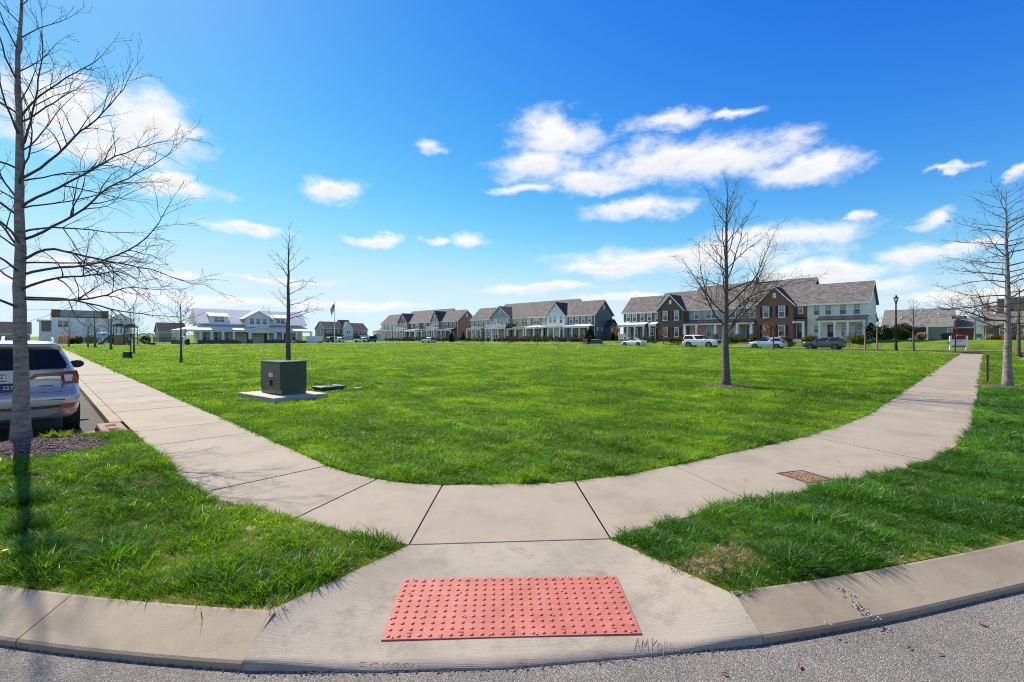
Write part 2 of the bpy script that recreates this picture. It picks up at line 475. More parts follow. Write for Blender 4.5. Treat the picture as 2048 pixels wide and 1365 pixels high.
mat_brick('brick_brown', (0.10, 0.062, 0.042), (0.16, 0.095, 0.06), (0.20, 0.17, 0.14))
mat_brick('brick_red', (0.19, 0.062, 0.038), (0.26, 0.09, 0.05), (0.26, 0.2, 0.16))
mat_brick('brick_grey', (0.16, 0.15, 0.15), (0.26, 0.25, 0.245), (0.32, 0.31, 0.3))
mat_brick('brick_base', (0.09, 0.065, 0.052), (0.15, 0.11, 0.085), (0.2, 0.18, 0.16))
mat_shingle('shingle', (0.155, 0.138, 0.126)); mat_shingle('shingle_dark', (0.075, 0.068, 0.066)); mat_shingle('shingle_tan', (0.18, 0.165, 0.145))
WHITE = mat('white_paint', (0.84, 0.82, 0.78), 0.5, var=0.04)
mat('offwhite', (0.70, 0.70, 0.66), 0.6, var=0.05)
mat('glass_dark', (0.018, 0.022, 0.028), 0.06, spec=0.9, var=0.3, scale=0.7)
mat('glass_sky', (0.19, 0.23, 0.26), 0.12, spec=0.9, var=0.25, scale=0.8)  # pale grey-blue paints reflected sky into the upper panes, over blinds
mat('black_metal', (0.018, 0.018, 0.02), 0.45, 0.2)
mat('metal_white', (0.82, 0.79, 0.72), 0.6, 0.0, var=0.05, spec=0.25)
mat('metal_dark', (0.05, 0.042, 0.045), 0.35, 0.3, spec=0.6)
mat('door_dark', (0.03, 0.022, 0.02), 0.45)
def mat_tactile():
    m, nt, N, L, b = nodes_of('tactile')
    b.inputs['Roughness'].default_value = 0.65
    g = N.new('ShaderNodeNewGeometry')
    n1 = N.new('ShaderNodeTexNoise'); n1.inputs['Scale'].default_value = 6; n1.inputs['Detail'].default_value = 9; n1.inputs['Roughness'].default_value = 0.7
    L.new(g.outputs['Position'], n1.inputs['Vector'])
    cr = ramp(N, [(0.3, (0.36, 0.095, 0.065)), (0.5, (0.45, 0.125, 0.086)), (0.7, (0.49, 0.18, 0.13))])
    L.new(n1.outputs['Fac'], cr.inputs['Fac'])
    mp = N.new('ShaderNodeMapping'); mp.inputs['Rotation'].default_value = (0, 0, 0.5); mp.inputs['Scale'].default_value = (5, 26, 5)
    L.new(g.outputs['Position'], mp.inputs['Vector'])
    n2 = N.new('ShaderNodeTexNoise'); n2.inputs['Scale'].default_value = 1.0; n2.inputs['Detail'].default_value = 8; n2.inputs['Roughness'].default_value = 0.75
    L.new(mp.outputs[0], n2.inputs['Vector'])
    st = ramp(N, [(0.655, (0, 0, 0)), (0.72, (0.8, 0.8, 0.8))]); L.new(n2.outputs['Fac'], st.inputs['Fac'])
    mx = N.new('ShaderNodeMix'); mx.data_type = 'RGBA'; L.new(st.outputs['Color'], mx.inputs['Factor']); L.new(cr.outputs['Color'], mx.inputs['A']); mx.inputs['B'].default_value = (0.48, 0.32, 0.22, 1)
    L.new(mx.outputs['Result'], b.inputs['Base Color'])
    bp = N.new('ShaderNodeBump'); bp.inputs['Strength'].default_value = 0.2; bp.inputs['Distance'].default_value = 0.004; L.new(n1.outputs['Fac'], bp.inputs['Height']); L.new(bp.outputs[0], b.inputs['Normal'])
    MATS['tactile'] = m
mat_tactile()
mat('steel', (0.30, 0.28, 0.26), 0.55, 0.6)
mat('mulch', (0.09, 0.06, 0.048), 0.95, var=0.5, scale=30, bump=1.0, bscale=60)
mat('mulch_chip', (0.19, 0.12, 0.095), 0.9, var=0.6, scale=16)
mat('transformer', (0.030, 0.052, 0.036), 0.32, 0.0, spec=0.6, var=0.12, bump=0.04, bscale=6)
mat('box_lid', (0.25, 0.27, 0.26), 0.6, var=0.15, scale=8)
mat('box_side', (0.035, 0.038, 0.036), 0.7)
mat('rust', (0.10, 0.038, 0.018), 0.9, var=0.6, scale=22, bump=0.8, bscale=50)
mat('rust_pale', (0.27, 0.165, 0.095), 0.9, var=0.35, scale=20)
mat('joint_dark', (0.035, 0.03, 0.026), 1.0)
mat('inlet_red', (0.26, 0.15, 0.12), 0.85, var=0.3, scale=9)
mat('car_silver', (0.52, 0.50, 0.46), 0.33, 0.55, var=0.03, coat=0.6)
mat('car_white', (0.78, 0.78, 0.79), 0.25, 0.0, var=0.02, coat=0.8)
mat('car_ice', (0.52, 0.60, 0.69), 0.25, 0.3, var=0.02, coat=0.8)
mat('car_grey', (0.085, 0.09, 0.10), 0.25, 0.5, var=0.03, coat=0.8)
mat('car_navy', (0.03, 0.045, 0.085), 0.25, 0.3, var=0.03, coat=0.8)
mat('car_glass', (0.010, 0.011, 0.012), 0.12, spec=0.35, var=0.2)
mat('rim_grey', (0.22, 0.22, 0.23), 0.4, 0.5)
mat('tyre', (0.014, 0.014, 0.015), 0.85)
mat('trim_black', (0.02, 0.02, 0.022), 0.6)
mat('chrome', (0.75, 0.76, 0.78), 0.15, 1.0)
mat('lamp_red', (0.30, 0.008, 0.010), 0.18, spec=0.8)
mat('lamp_clear', (0.62, 0.58, 0.55), 0.15, spec=0.8)
mat('plate_blue', (0.02, 0.04, 0.16), 0.4, var=0.4, scale=20)
mat('maroon', (0.22, 0.008, 0.022), 0.45)
mat('sign_text', (0.10, 0.10, 0.11), 0.7)
mat('sign_green', (0.012, 0.05, 0.035), 0.5)
mat('bin_green', (0.012, 0.055, 0.055), 0.5)
mat('brown_metal', (0.10, 0.062, 0.045), 0.7)
mat('play_brown', (0.075, 0.05, 0.035), 0.6)
mat('play_tan', (0.30, 0.19, 0.11), 0.7)
mat('pool_blue', (0.07, 0.42, 0.66), 0.4)
mat('stone', (0.20, 0.185, 0.165), 0.9, var=0.3, scale=5)
mat('wood_red', (0.26, 0.11, 0.06), 0.8, var=0.3, scale=4)
mat('grey_panel', (0.34, 0.34, 0.34), 0.6)
mat('rail_white', (0.80, 0.80, 0.80), 0.5, var=0.02)
mat_leaf('leaf_rust', (0.30, 0.13, 0.045), (0.45, 0.22, 0.08))
mat_leaf('leaf_pink', (0.34, 0.15, 0.16), (0.48, 0.27, 0.27))
mat_leaf('leaf_hedge', (0.07, 0.085, 0.018), (0.17, 0.15, 0.035), 0.25)
mat_leaf('leaf_ever', (0.014, 0.035, 0.010), (0.035, 0.065, 0.018), 0.2)
mat_leaf('leaf_bright', (0.16, 0.24, 0.02), (0.32, 0.36, 0.03))
mat_leaf('leaf_dry', (0.34, 0.20, 0.10), (0.5, 0.33, 0.18))
SID = {}
for k, c in dict(navy=(0.080, 0.096, 0.103), lavender=(0.483, 0.396, 0.362), olive=(0.343, 0.291, 0.194), white=(0.820, 0.776, 0.630),
                 grey=(0.540, 0.482, 0.430), blue=(0.321, 0.328, 0.314), cream=(0.820, 0.643, 0.388), taupe=(0.241, 0.192, 0.152), pale=(0.820, 0.776, 0.692),
                 slate=(0.124, 0.137, 0.147), sage=(0.424, 0.372, 0.252), brown=(0.198, 0.142, 0.105), mid=(0.292, 0.260, 0.226), club=(0.819, 0.718, 0.598)).items():
    SID[k] = mat_siding('siding_' + k, c)
SID['board'] = mat_siding('siding_board', (0.72, 0.73, 0.74), 0.4, vert=True)
# ---------------------------------------------------------------- mesh helpers
class MB:
    def __init__(s): s.v = []; s.f = []; s.k = []; s.c = 0
    def add(s, vs_, fs_):
        o = len(s.v); s.v += [tuple(q) for q in vs_]
        s.f += [tuple(i + o for i in f) for f in fs_]; s.k += [s.c] * len(fs_)
        return s
    def box(s, x0, x1, y0, y1, z0, z1):
        return s.add([(x0, y0, z0), (x1, y0, z0), (x1, y1, z0), (x0, y1, z0), (x0, y0, z1), (x1, y0, z1), (x1, y1, z1), (x0, y1, z1)],
                     [(0, 3, 2, 1), (4, 5, 6, 7), (0, 1, 5, 4), (1, 2, 6, 5), (2, 3, 7, 6), (3, 0, 4, 7)])
    def bbox(s, x0, x1, y0, y1, z0, z1, b=0.01):       # box with chamfered top edges
        return s.add([(x0, y0, z0), (x1, y0, z0), (x1, y1, z0), (x0, y1, z0), (x0, y0, z1 - b), (x1, y0, z1 - b), (x1, y1, z1 - b), (x0, y1, z1 - b),
                      (x0 + b, y0 + b, z1), (x1 - b, y0 + b, z1), (x1 - b, y1 - b, z1), (x0 + b, y1 - b, z1)],
                     [(0, 3, 2, 1), (0, 1, 5, 4), (1, 2, 6, 5), (2, 3, 7, 6), (3, 0, 4, 7), (4, 5, 9, 8), (5, 6, 10, 9), (6, 7, 11, 10), (7, 4, 8, 11), (8, 9, 10, 11)])
    def prism(s, pts, axis, a, b):                      # polygon extruded along an axis
        n = len(pts)
        def mk(p, t):
            if axis == 'x': return (t, p[0], p[1])
            if axis == 'y': return (p[0], t, p[1])
            return (p[0], p[1], t)
        vv = [mk(p, a) for p in pts] + [mk(p, b) for p in pts]
        ff = [tuple(range(n - 1, -1, -1)), tuple(range(n, 2 * n))] + [(i, (i + 1) % n, (i + 1) % n + n, i + n) for i in range(n)]
        return s.add(vv, ff)
    def slab(s, a, b, c, d, t):                         # four corners, thickness t downwards
        vv = [tuple(p) for p in (a, b, c, d)] + [(p[0], p[1], p[2] - t) for p in (a, b, c, d)]
        return s.add(vv, [(0, 1, 2, 3), (7, 6, 5, 4), (0, 4, 5, 1), (1, 5, 6, 2), (2, 6, 7, 3), (3, 7, 4, 0)])
    def tube(s, pts, rad, n=6, cap=True):
        pts = [Vector(p) for p in pts]
        o = len(s.v); m = len(pts)
        ref = Vector((0.31, 0.17, 0.93))
        for i, p in enumerate(pts):
            d = pts[min(i + 1, m - 1)] - pts[max(i - 1, 0)]
            if d.length < 1e-9: d = Vector((0, 0, 1))
            d.normalize()
            a = d.cross(ref)
            if a.length < 1e-3: a = d.cross(Vector((1, 0, 0)))
            a.normalize(); b = d.cross(a)
            r = rad[i] if isinstance(rad, (list, tuple)) else rad
            for j in range(n):
                t = 2 * math.pi * j / n
                q = p + (a * math.cos(t) + b * math.sin(t)) * r
                s.v.append((q.x, q.y, q.z))
        ff = []
        for i in range(m - 1):
            for j in range(n):
                k = (j + 1) % n
                ff.append((o + i * n + j, o + i * n + k, o + (i + 1) * n + k, o + (i + 1) * n + j))
        if cap:
            ff.append(tuple(o + j for j in range(n - 1, -1, -1))); ff.append(tuple(o + (m - 1) * n + j for j in range(n)))
        s.f += ff; s.k += [s.c] * len(ff)
        return s
    def lathe(s, prof, n=16, c=(0, 0, 0), axis='z'):    # prof: (radius, height)
        o = len(s.v)
        for r, h in prof:
            for j in range(n):
                t = 2 * math.pi * j / n
                a, b = r * math.cos(t), r * math.sin(t)
                q = (a, b, h) if axis == 'z' else ((a, h, b) if axis == 'y' else (h, a, b))
                s.v.append((q[0] + c[0], q[1] + c[1], q[2] + c[2]))
        ff = []
        for i in range(len(prof) - 1):
            for j in range(n):
                k = (j + 1) % n
                ff.append((o + i * n + j, o + i * n + k, o + (i + 1) * n + k, o + (i + 1) * n + j))
        ff.append(tuple(o + j for j in range(n - 1, -1, -1))); ff.append(tuple(o + (len(prof) - 1) * n + j for j in range(n)))
        s.f += ff; s.k += [s.c] * len(ff)
        return s
    def grid(s, rows):                                  # rows of equal numbers of points
        o = len(s.v); n = len(rows[0])
        for r in rows: s.v += [tuple(p) for p in r]
        ff = [(o + i * n + j, o + i * n + j + 1, o + (i + 1) * n + j + 1, o + (i + 1) * n + j) for i in range(len(rows) - 1) for j in range(n - 1)]
        s.f += ff; s.k += [s.c] * len(ff)
        return s
    def mesh(s, name, mats, smooth=False):
        me = bpy.data.meshes.new(name)
        me.from_pydata(s.v, [], s.f)
        if not isinstance(mats, (list, tuple)): mats = [mats]
        for m in mats: me.materials.append(MATS[m] if isinstance(m, str) else m)
        if any(s.k): me.polygons.foreach_set('material_index', s.k)
        if smooth: me.polygons.foreach_set('use_smooth', [True] * len(me.polygons))
        me.update()
        return me
    def build(s, name, mats, parent=None, smooth=False, loc=None, rz=0.0, **props):
        return link(name, s.mesh(name, mats, smooth), parent, loc, rz, **props)

def link(name, me, parent=None, loc=None, rz=0.0, **props):
    o = bpy.data.objects.new(name, me)
    COL.objects.link(o)
    if parent is not None: o.parent = parent
    if loc is not None: o.location = loc
    if rz: o.rotation_euler = (0, 0, rz)
    for k, v in props.items(): o[k] = v
    return o

def thing(name, label, category, loc=(0, 0, 0), rz=0.0, group=None):
    o = link(name, None, None, loc, rz, label=label, category=category)
    if group: o['group'] = group
    return o

def copy_tree(o, parent=None):
    c = o.copy(); COL.objects.link(c); c.parent = parent
    for ch in list(o.children): copy_tree(ch, c)
    return c

def fix_normals(me):
    bm = bmesh.new(); bm.from_mesh(me)
    bmesh.ops.recalc_face_normals(bm, faces=bm.faces[:])
    bm.to_mesh(me); bm.free()

def inside(poly, pts):
    pts = np.asarray(pts, float)
    x, y = pts[:, 0], pts[:, 1]
    ok = np.zeros(len(pts), bool)
    n = len(poly)
    for i in range(n):
        x0, y0 = poly[i][0], poly[i][1]; x1, y1 = poly[(i + 1) % n][0], poly[(i + 1) % n][1]
        if y0 == y1: continue
        c = ((y0 > y) != (y1 > y)) & (x < (x1 - x0) * (y - y0) / (y1 - y0) + x0)
        ok ^= c
    return ok

def sheet(name, poly, hf, material, step=2.0, parent=None, **props):
    """flat polygon draped on the terrain; interior points on a grid that coarsens with distance"""
    poly = [(p[0], p[1]) for p in poly]
    vv = [Vector(p) for p in poly]
    n = len(vv)
    edges = [(i, (i + 1) % n) for i in range(n)]
    xs = [p[0] for p in poly]; ys = [p[1] for p in poly]
    cand = []
    x0, x1, y0, y1 = min(xs), max(xs), min(ys), max(ys)
    for (lo, hi, st) in ((0, 14, step), (14, 45, step * 4), (45, 1e9, max(step * 10, 3.0))):
        gx0, gx1, gy0, gy1 = max(x0, -hi), min(x1, hi), max(y0, -hi), min(y1, hi)
        if gx1 <= gx0 or gy1 <= gy0: continue
        for gx in np.arange(math.floor(gx0 / st) * st + 0.011, gx1, st):
            for gy in np.arange(math.floor(gy0 / st) * st + 0.017, gy1, st):
                r = max(abs(gx), abs(gy))
                if lo <= r < hi: cand.append((gx, gy))
    if cand:
        cand = np.array(cand)
        keep = inside(poly, cand)
        # keep off the boundary
        for i in range(n):
            a = np.array(poly[i]); b = np.array(poly[(i + 1) % n]); d = b - a; l2 = (d * d).sum() + 1e-12
            t = np.clip(((cand - a) @ d) / l2, 0, 1)
            dist = np.hypot(*(cand - (a + t[:, None] * d)).T)
            keep &= dist > step * 0.3
        vv += [Vector(p) for p in cand[keep]]
    res = delaunay_2d_cdt(vv, edges, [list(range(n))], 1, 1e-5)
    v2, _, f2 = res[0], res[1], res[2]
    m = MB()
    m.v = [(p.x, p.y, hf(p.x, p.y)) for p in v2]
    cen = np.array([[sum(v2[i].x for i in f) / len(f), sum(v2[i].y for i in f) / len(f)] for f in f2])
    ok = inside(poly, cen)
    for f, k in zip(f2, ok):
        if not k: continue
        a, b, c = (v2[i] for i in f[:3])
        if (b.x - a.x) * (c.y - a.y) - (b.y - a.y) * (c.x - a.x) < 0: f = f[::-1]
        m.f.append(tuple(f)); m.k.append(0)
    return m.build(name, material, parent, smooth=True, **props)

def noise2(x, y):
    return (math.sin(x * 2.3 + 1.7 * math.sin(y * 1.9)) + math.sin(y * 2.9 + 1.3 * math.sin(x * 3.1 + 0.5)) + 0.6 * math.sin(x * 6.1 + y * 5.3)) / 2.6

SW = 0.14                       # sidewalk above the street
# ---------------------------------------------------------------- ground
def h_ground(x, y):
    return gz0(x, y) - 0.10
m = MB()
ax = sorted(set([-1500, -900, -500, -300, -200, -140] + list(range(-100, 101, 10)) + [140, 200, 300, 500, 900, 1500]))
ay = sorted(set([-400, -200, -100, -50, -20, 0, 6] + list(range(10, 181, 8)) + [131, 200, 240, 300, 400, 600, 900, 1600]))
m.grid([[(x, y, h_ground(x, y)) for x in ax] for y in ay])
m.build('ground', 'lawn', kind='structure', smooth=True)
# rising green bank far behind the fence and a line of far hills
m = MB()
rows = []
for t in range(0, 9):
    rows.append([(x, 205 + t * 25, 0.6 + 5.2 * math.sin(min(1, t / 6) * math.pi / 2) * (0.8 + 0.2 * math.sin(x * 0.021))) for x in np.linspace(-420, -60, 30)])
m.grid(rows).build('grass_bank', 'lawn', kind='structure', smooth=True)
mat('far_hill', (0.07, 0.10, 0.11), 1.0)
rng = random.Random(3)
m = MB()
pr = []
for i, x in enumerate(np.linspace(-1400, 1400, 120)):
    pr.append((x, 13 + 5 * math.sin(x * 0.006) + 3 * math.sin(x * 0.019 + 1) + rng.uniform(-0.8, 0.8)))
m.grid([[(x, 1150 - 120 * 0, -2) for x, z in pr], [(x, 1230, z) for x, z in pr], [(x, 1500, -2) for x, z in pr]])
m.build('hills', 'far_hill', kind='structure', smooth=True)

# ---------------------------------------------------------------- corner geometry (world metres)
def uv2(u, v): return ((v - u) / R2, (u + v) / R2)
def pp(px, py, h=SW): q = P(px, py, h); return (q.x, q.y)
# joints across the sidewalk: (inner point, outer point); the left arm first
JL = [(pp(885, 970), pp(818, 1090)), (pp(755, 958), pp(590, 1037)), (uv2(6.02, 2.66), uv2(5.9, 1.18))]
u = 7.5
while u < 126: JL.append((uv2(u, 2.68), uv2(u, 1.19))); u += 1.52
JR = [(pp(1150, 962), pp(1222, 1078)), (pp(1348, 931), pp(1500, 1002)), (uv2(2.50, 7.45), uv2(1.0, 6.75)), (uv2(2.13, 9.15), uv2(0.52, 8.45)),
      (uv2(1.92, 10.9), uv2(0.28, 10.2)), (uv2(1.80, 12.5), uv2(0.18, 12.2))]
v = 14.0
while v < 59.0: JR.append((uv2(1.80, v), uv2(0.18, v))); v += 1.52
JR.append((uv2(1.80, 59.6), uv2(0.18, 59.6)))
EXTRA_IN = {('L', 0): [pp(820, 966)], ('L', 1): [pp(700, 946)], ('R', 0): [pp(1250, 950)], ('R', 1): [pp(1440, 911)]}
EXTRA_OUT = {('L', 0): [pp(700, 1067)], ('L', 1): [pp(480, 1012)], ('R', 0): [pp(1360, 1040)], ('R', 1): [pp(1556, 994), pp(1610, 984)]}
rng = random.Random(11)
def slab_mesh(poly, hf, thick, gap=0.007, ch=0.004):
    n = len(poly)
    cx = sum(p[0] for p in poly) / n; cy = sum(p[1] for p in poly) / n
    def ins(p, d):
        l = math.hypot(p[0] - cx, p[1] - cy)
        return (cx + (p[0] - cx) * (1 - d / l), cy + (p[1] - cy) * (1 - d / l))
    a = [ins(p, gap * 1.4) for p in poly]; b = [ins(p, (gap + ch) * 1.4) for p in poly]
    m = MB()
    vv = [(p[0], p[1], hf(*p) - thick) for p in a] + [(p[0], p[1], hf(*p) - ch) for p in a] + [(p[0], p[1], hf(*p)) for p in b]
    ff = []
    for r in range(2):
        for i in range(n):
            j = (i + 1) % n
            ff.append((r * n + i, r * n + j, (r + 1) * n + j, (r + 1) * n + i))
    tris = tessellate_polygon([[Vector((p[0], p[1], 0)) for p in b]])
    ff += [tuple(2 * n + i for i in t) for t in tris]
    m.add(vv, ff)
    m.k = [1] * n + [0] * (len(ff) - n)
    me = m.mesh('slab', ['walk', 'joint_dark'])
    fix_normals(me)
    return me
def joint_filler(a, b, st, w=0.010):
    a = Vector(a); b = Vector(b); d = (b - a).normalized(); n = Vector((-d.y, d.x)) * w
    m = MB()
    q = [a - n, b - n, b + n, a + n]
    m.add([(p.x, p.y, gz0(p.x, p.y) + SW - 0.009) for p in q], [(0, 1, 2, 3)])
    m.build('joint_filler', 'joint_dark', st)
def lay_slabs(name, J, side, close=None):
    st = link(name, None, kind='structure')
    for i in range(len(J) - 1):
        (a, b), (c, d) = J[i], J[i + 1]
        poly = [a] + EXTRA_IN.get((side, i), []) + [c, d] + EXTRA_OUT.get((side, i), [])[::-1] + [b]
        dz = rng.uniform(-0.004, 0.003)
        link('slab', slab_mesh(poly, lambda x, y: gz0(x, y) + SW + dz, 0.13), st)
        if i < 14: joint_filler(a, b, st)
    return st
s_left = lay_slabs('sidewalk_left', JL, 'L')
s_right = lay_slabs('sidewalk_right', JR, 'R')
# landing slab between the two arms
s_mid = link('sidewalk_landing', None, kind='structure')
inner_mid = [JL[0][0], pp(960, 969), pp(1060, 967), JR[0][0]]
link('slab', slab_mesh(inner_mid + [JR[0][1], JL[0][1]], lambda x, y: gz0(x, y) + SW, 0.13), s_mid)
joint_filler(JL[0][1], JR[0][1], s_mid); joint_filler(JR[0][0], JR[0][1], s_mid)
# far sidewalks along the far street
def far_walk(name, v0, v1, u0, u1, h=SW):
    st = link(name, None, kind='structure')
    k = u0
    while k < u1 - 0.1:
        e = min(k + 3.0, u1)
        link('slab', slab_mesh([uv2(k, v0), uv2(e, v0), uv2(e, v1), uv2(k, v1)], lambda x, y: gz(x, y) + h, 0.13), st)
        k = e
far_walk('far_sidewalk_green_side', 59.8, 61.3, -14, 30)
far_walk('far_sidewalk_house_side', 75.6, 77.0, -14, 146, 0.10)

# the dished ramp with its flared sides
def lerp(a, b, t): return a + (b - a) * t
FRONT = [P(485, 1340, 0.0), P(740, 1344, 0.0), P(1010, 1337, 0.0), P(1300, 1311, 0.0), P(1525, 1287, 0.0)]
BACK = [P(540, 1222, 0.145), P(818, 1090, SW), P(1020, 1084, SW), P(1222, 1078, SW), P(1470, 1190, 0.145)]
def kerb_z(t):
    pts = [(0.0, 0.040), (0.06, 0.050), (0.86, 0.135), (0.95, 0.143), (1.0, 0.145)]
    for (a, za), (b, zb) in zip(pts, pts[1:]):
        if t <= b: return lerp(za, zb, (t - a) / (b - a))
    return 0.145
NS = 9; NT = 14
def ramp_point(s, t):                     # s 0..4 across, t 0..1 front to back
    i = min(3, int(s)); f = s - i
    a = FRONT[i].lerp(FRONT[i + 1], f); b = BACK[i].lerp(BACK[i + 1], f)
    # bow the ends of the back edge like the troweled flare
    q = a.lerp(b, t)
    e = 0.0
    if s < 1: e = 1 - s
    elif s > 3: e = s - 3
    w = e * e * (3 - 2 * e)
    flat = 0.006 + (SW - 0.010) * t
    z = lerp(flat, kerb_z(t), w) if e > 0 else flat
    if t < 0.001 and e > 0.02: z = lerp(0.006, 0.040, w)
    return Vector((q.x, q.y, z))
m = MB()
cols = [4 * i / (NS * 4) for i in range(NS * 4 + 1)]
rows = [[ramp_point(s, t / NT) for s in cols] for t in range(NT + 1)]
front_skirt = [Vector((p.x, p.y - 0.004, -0.04)) for p in rows[0]]
m.grid([front_skirt] + rows)
me = m.mesh('ramp', 'ramp', True)
ramp_obj = link('kerb_ramp', me, kind='structure')

def ramp_h(x, y):                         # height of the flat middle of the ramp
    # solve t along depth at this x
    best = 0
    s = 2.0
    for _ in range(12):
        i = min(3, max(0, int(s)))
        tlo, thi = 0.0, 1.0
        a0 = ramp_point(min(3.999, s), 0); b0 = ramp_point(min(3.999, s), 1)
        best = (y - a0.y) / (b0.y - a0.y)
        xm = lerp(a0.x, b0.x, best)
        s = min(2.999, max(1.0, s + (x - xm) * 1.2))
    return 0.006 + (SW - 0.010) * best

# rolled kerbs, one object per cast length
KW = 0.30
def kerb_run(name, lip, seg_len, ground=True):
    st = link(name, None, kind='structure')
    pts = [Vector((p[0], p[1])) for p in lip]
    # resample
    dist = [0.0]
    for a, b in zip(pts, pts[1:]): dist.append(dist[-1] + (b - a).length)
    def at(d):
        for i in range(len(pts) - 1):
            if d <= dist[i + 1] or i == len(pts) - 2:
                f = (d - dist[i]) / (dist[i + 1] - dist[i]); return pts[i].lerp(pts[i + 1], f)
    prof = [(0.0, -0.10), (0.0, 0.030), (0.012, 0.042), (0.26, 0.133), (0.285, 0.143), (KW, 0.145), (KW, -0.05)]
    d = 0.0; k = 0; top = []
    while d < dist[-1] - 0.02:
        ln = seg_len[min(k, len(seg_len) - 1)]
        e = min(d + ln, dist[-1])
        n = max(2, int((e - d) / 0.25))
        rows = []
        for i in range(n + 1):
            q = lerp(d + 0.004, e - 0.004, i / n)
            p = at(q); tg = (at(min(dist[-1], q + 0.05)) - at(max(0, q - 0.05))).normalized()
            nn = Vector((-tg.y, tg.x))
            if name.endswith('left'): nn = -nn
            rows.append([(p.x + nn.x * a, p.y + nn.y * a, gz0(p.x, p.y) + z) for a, z in prof])
        m = MB(); m.grid(rows)
        np_ = len(prof)
        m.add(rows[0], [tuple(range(np_))]); m.add(rows[-1], [tuple(range(np_ - 1, -1, -1))])
        me = m.mesh('kerb_stone', 'kerb'); fix_normals(me)
        link('kerb_stone', me, st)
        for r in rows: top.append((r[5][0], r[5][1]))
        d = e; k += 1
    return top
def arc(p, a0, a1, R, sgn, n=14):
    out = []
    for i in range(1, n + 1):
        th = math.radians(lerp(a0, a1, i / n))
        out.append((p[0] + sgn * R * (math.sin(th) - math.sin(math.radians(a0))), p[1] + R * (math.cos(math.radians(a0)) - math.cos(th))))
    return out
g = lambda px, py: (P(px, py).x, P(px, py).y)
lipL = [(FRONT[0].x, FRONT[0].y), g(360, 1331), g(250, 1321), g(150, 1311), g(70, 1300), (-2.96, 2.745)]
lipL += arc(lipL[-1], 10, 38, 15, -1)
lipR = [(FRONT[-1].x, FRONT[-1].y), g(1610, 1274), g(1700, 1258), g(1800, 1238), g(1900, 1215), (3.61, 3.35)]
lipR += arc(lipR[-1], 17, 45, 15, 1)
lipR += [uv2(-1.94, v) for v in (13, 16, 20, 26, 34, 44, 54, 62)]
topL = kerb_run('kerb_left', lipL, [1.42, 3.0])
topR = kerb_run('kerb_right', lipR, [3.3, 3.0])

# streets
def h_road(x, y): return gz0(x, y) - 0.004
road_poly = [uv2(-14, -14), uv2(130, -14), uv2(130, 1.05), uv2(10.3, 1.05), uv2(9.0, -2.0), (-2.2, 3.1), (0, 2.85), (2.2, 3.2), uv2(-1.6, 13), uv2(-1.6, 62), uv2(-14, 62)]
sheet('road', road_poly, h_road, 'asphalt', 2.5, kind='structure')
bay = [uv2(10.55, -3.2), uv2(126, -3.2), uv2(126, 1.08), uv2(10.55, 1.08)]
sheet('parking_bay', bay, lambda x, y: gz0(x, y) + 0.001, 'asphalt_dark', 3.0, kind='structure')
far_road = [uv2(-30, 65.6), uv2(230, 65.6), uv2(230, 74.2), uv2(-30, 74.2)]
sheet('far_road', far_road, lambda x, y: gz0(x, y) - 0.004, 'asphalt', 6.0, kind='structure')
# straight kerbs of the far street and of the parking bay
def straight_kerb(name, a, b, w, step=3.0, top=SW):
    st = link(name, None, kind='structure')
    a = Vector(a); b = Vector(b); d = (b - a); L_ = d.length; d.normalize(); n = Vector((-d.y, d.x))
    k = 0.0
    while k < L_ - 0.05:
        e = min(k + step, L_)
        p, q = a + d * (k + 0.004), a + d * (e - 0.004)
        poly = [p, q, q + n * w, p + n * w]
        me = slab_mesh([(t.x, t.y) for t in poly], lambda x, y: gz0(x, y) + top + 0.002, 0.22, 0.0, 0.012)
        me.materials.clear(); me.materials.append(MATS['kerb']); me.materials.append(MATS['kerb'])
        link('kerb_stone', me, st)
        k = e
straight_kerb('bay_kerb', uv2(12.05, 1.0), uv2(124, 1.0), -0.185)
straight_kerb('bay_end_kerb', uv2(10.62, 0.95), uv2(10.62, -2.7), 0.12, top=SW - 0.02)
straight_kerb('far_kerb_near', uv2(-20, 65.6), uv2(190, 65.6), 0.2, 6.0)
straight_kerb('far_kerb_houses', uv2(-20, 74.3), uv2(190, 74.3), -0.2, 6.0, 0.12)

# lawns
def h_lawn(x, y):
    d = math.hypot(x, y)
    a = 0.012 + 0.022 * noise2(x * 1.1, y * 1.1) * min(1, d / 9) + 0.05 * max(0, noise2(x * 0.13, y * 0.13)) * min(1, max(0, d - 12) / 20)
    v = (x + y) / R2
    if 52 < v < 66: a += 0.13 * math.sin((v - 52) / 14 * math.pi) ** 2 + (0.05 if v > 61.35 else 0)     # low crest before the far street
    return gz(x, y) + SW - 0.008 + max(-0.004, a) * (0.5 if d < 9 else 1)
innerL = []
for i in range(len(JL) - 2, -1, -1):
    innerL.append(JL[i + 1][0]); innerL += EXTRA_IN.get(('L', i), [])[::-1]
innerL.append(JL[0][0])
innerR = [JR[0][0]]
for i in range(len(JR) - 1):
    innerR += EXTRA_IN.get(('R', i), []); innerR.append(JR[i + 1][0])
def thin(pl, tol=0.02):
    out = [pl[0]]
    for i in range(1, len(pl) - 1):
        a, b, c = out[-1], pl[i], pl[i + 1]
        d = abs((b[0] - a[0]) * (c[1] - a[1]) - (b[1] - a[1]) * (c[0] - a[0])) / (math.hypot(c[0] - a[0], c[1] - a[1]) + 1e-9)
        if d > tol or math.hypot(b[0] - a[0], b[1] - a[1]) > 6: out.append(b)
    return out + [pl[-1]]
green_poly = thin(innerL) + inner_mid[1:-1] + thin(innerR) + [uv2(1.8, 59.7), uv2(30, 59.7), uv2(30, 65.5), uv2(118, 65.5), uv2(126, 2.68)]
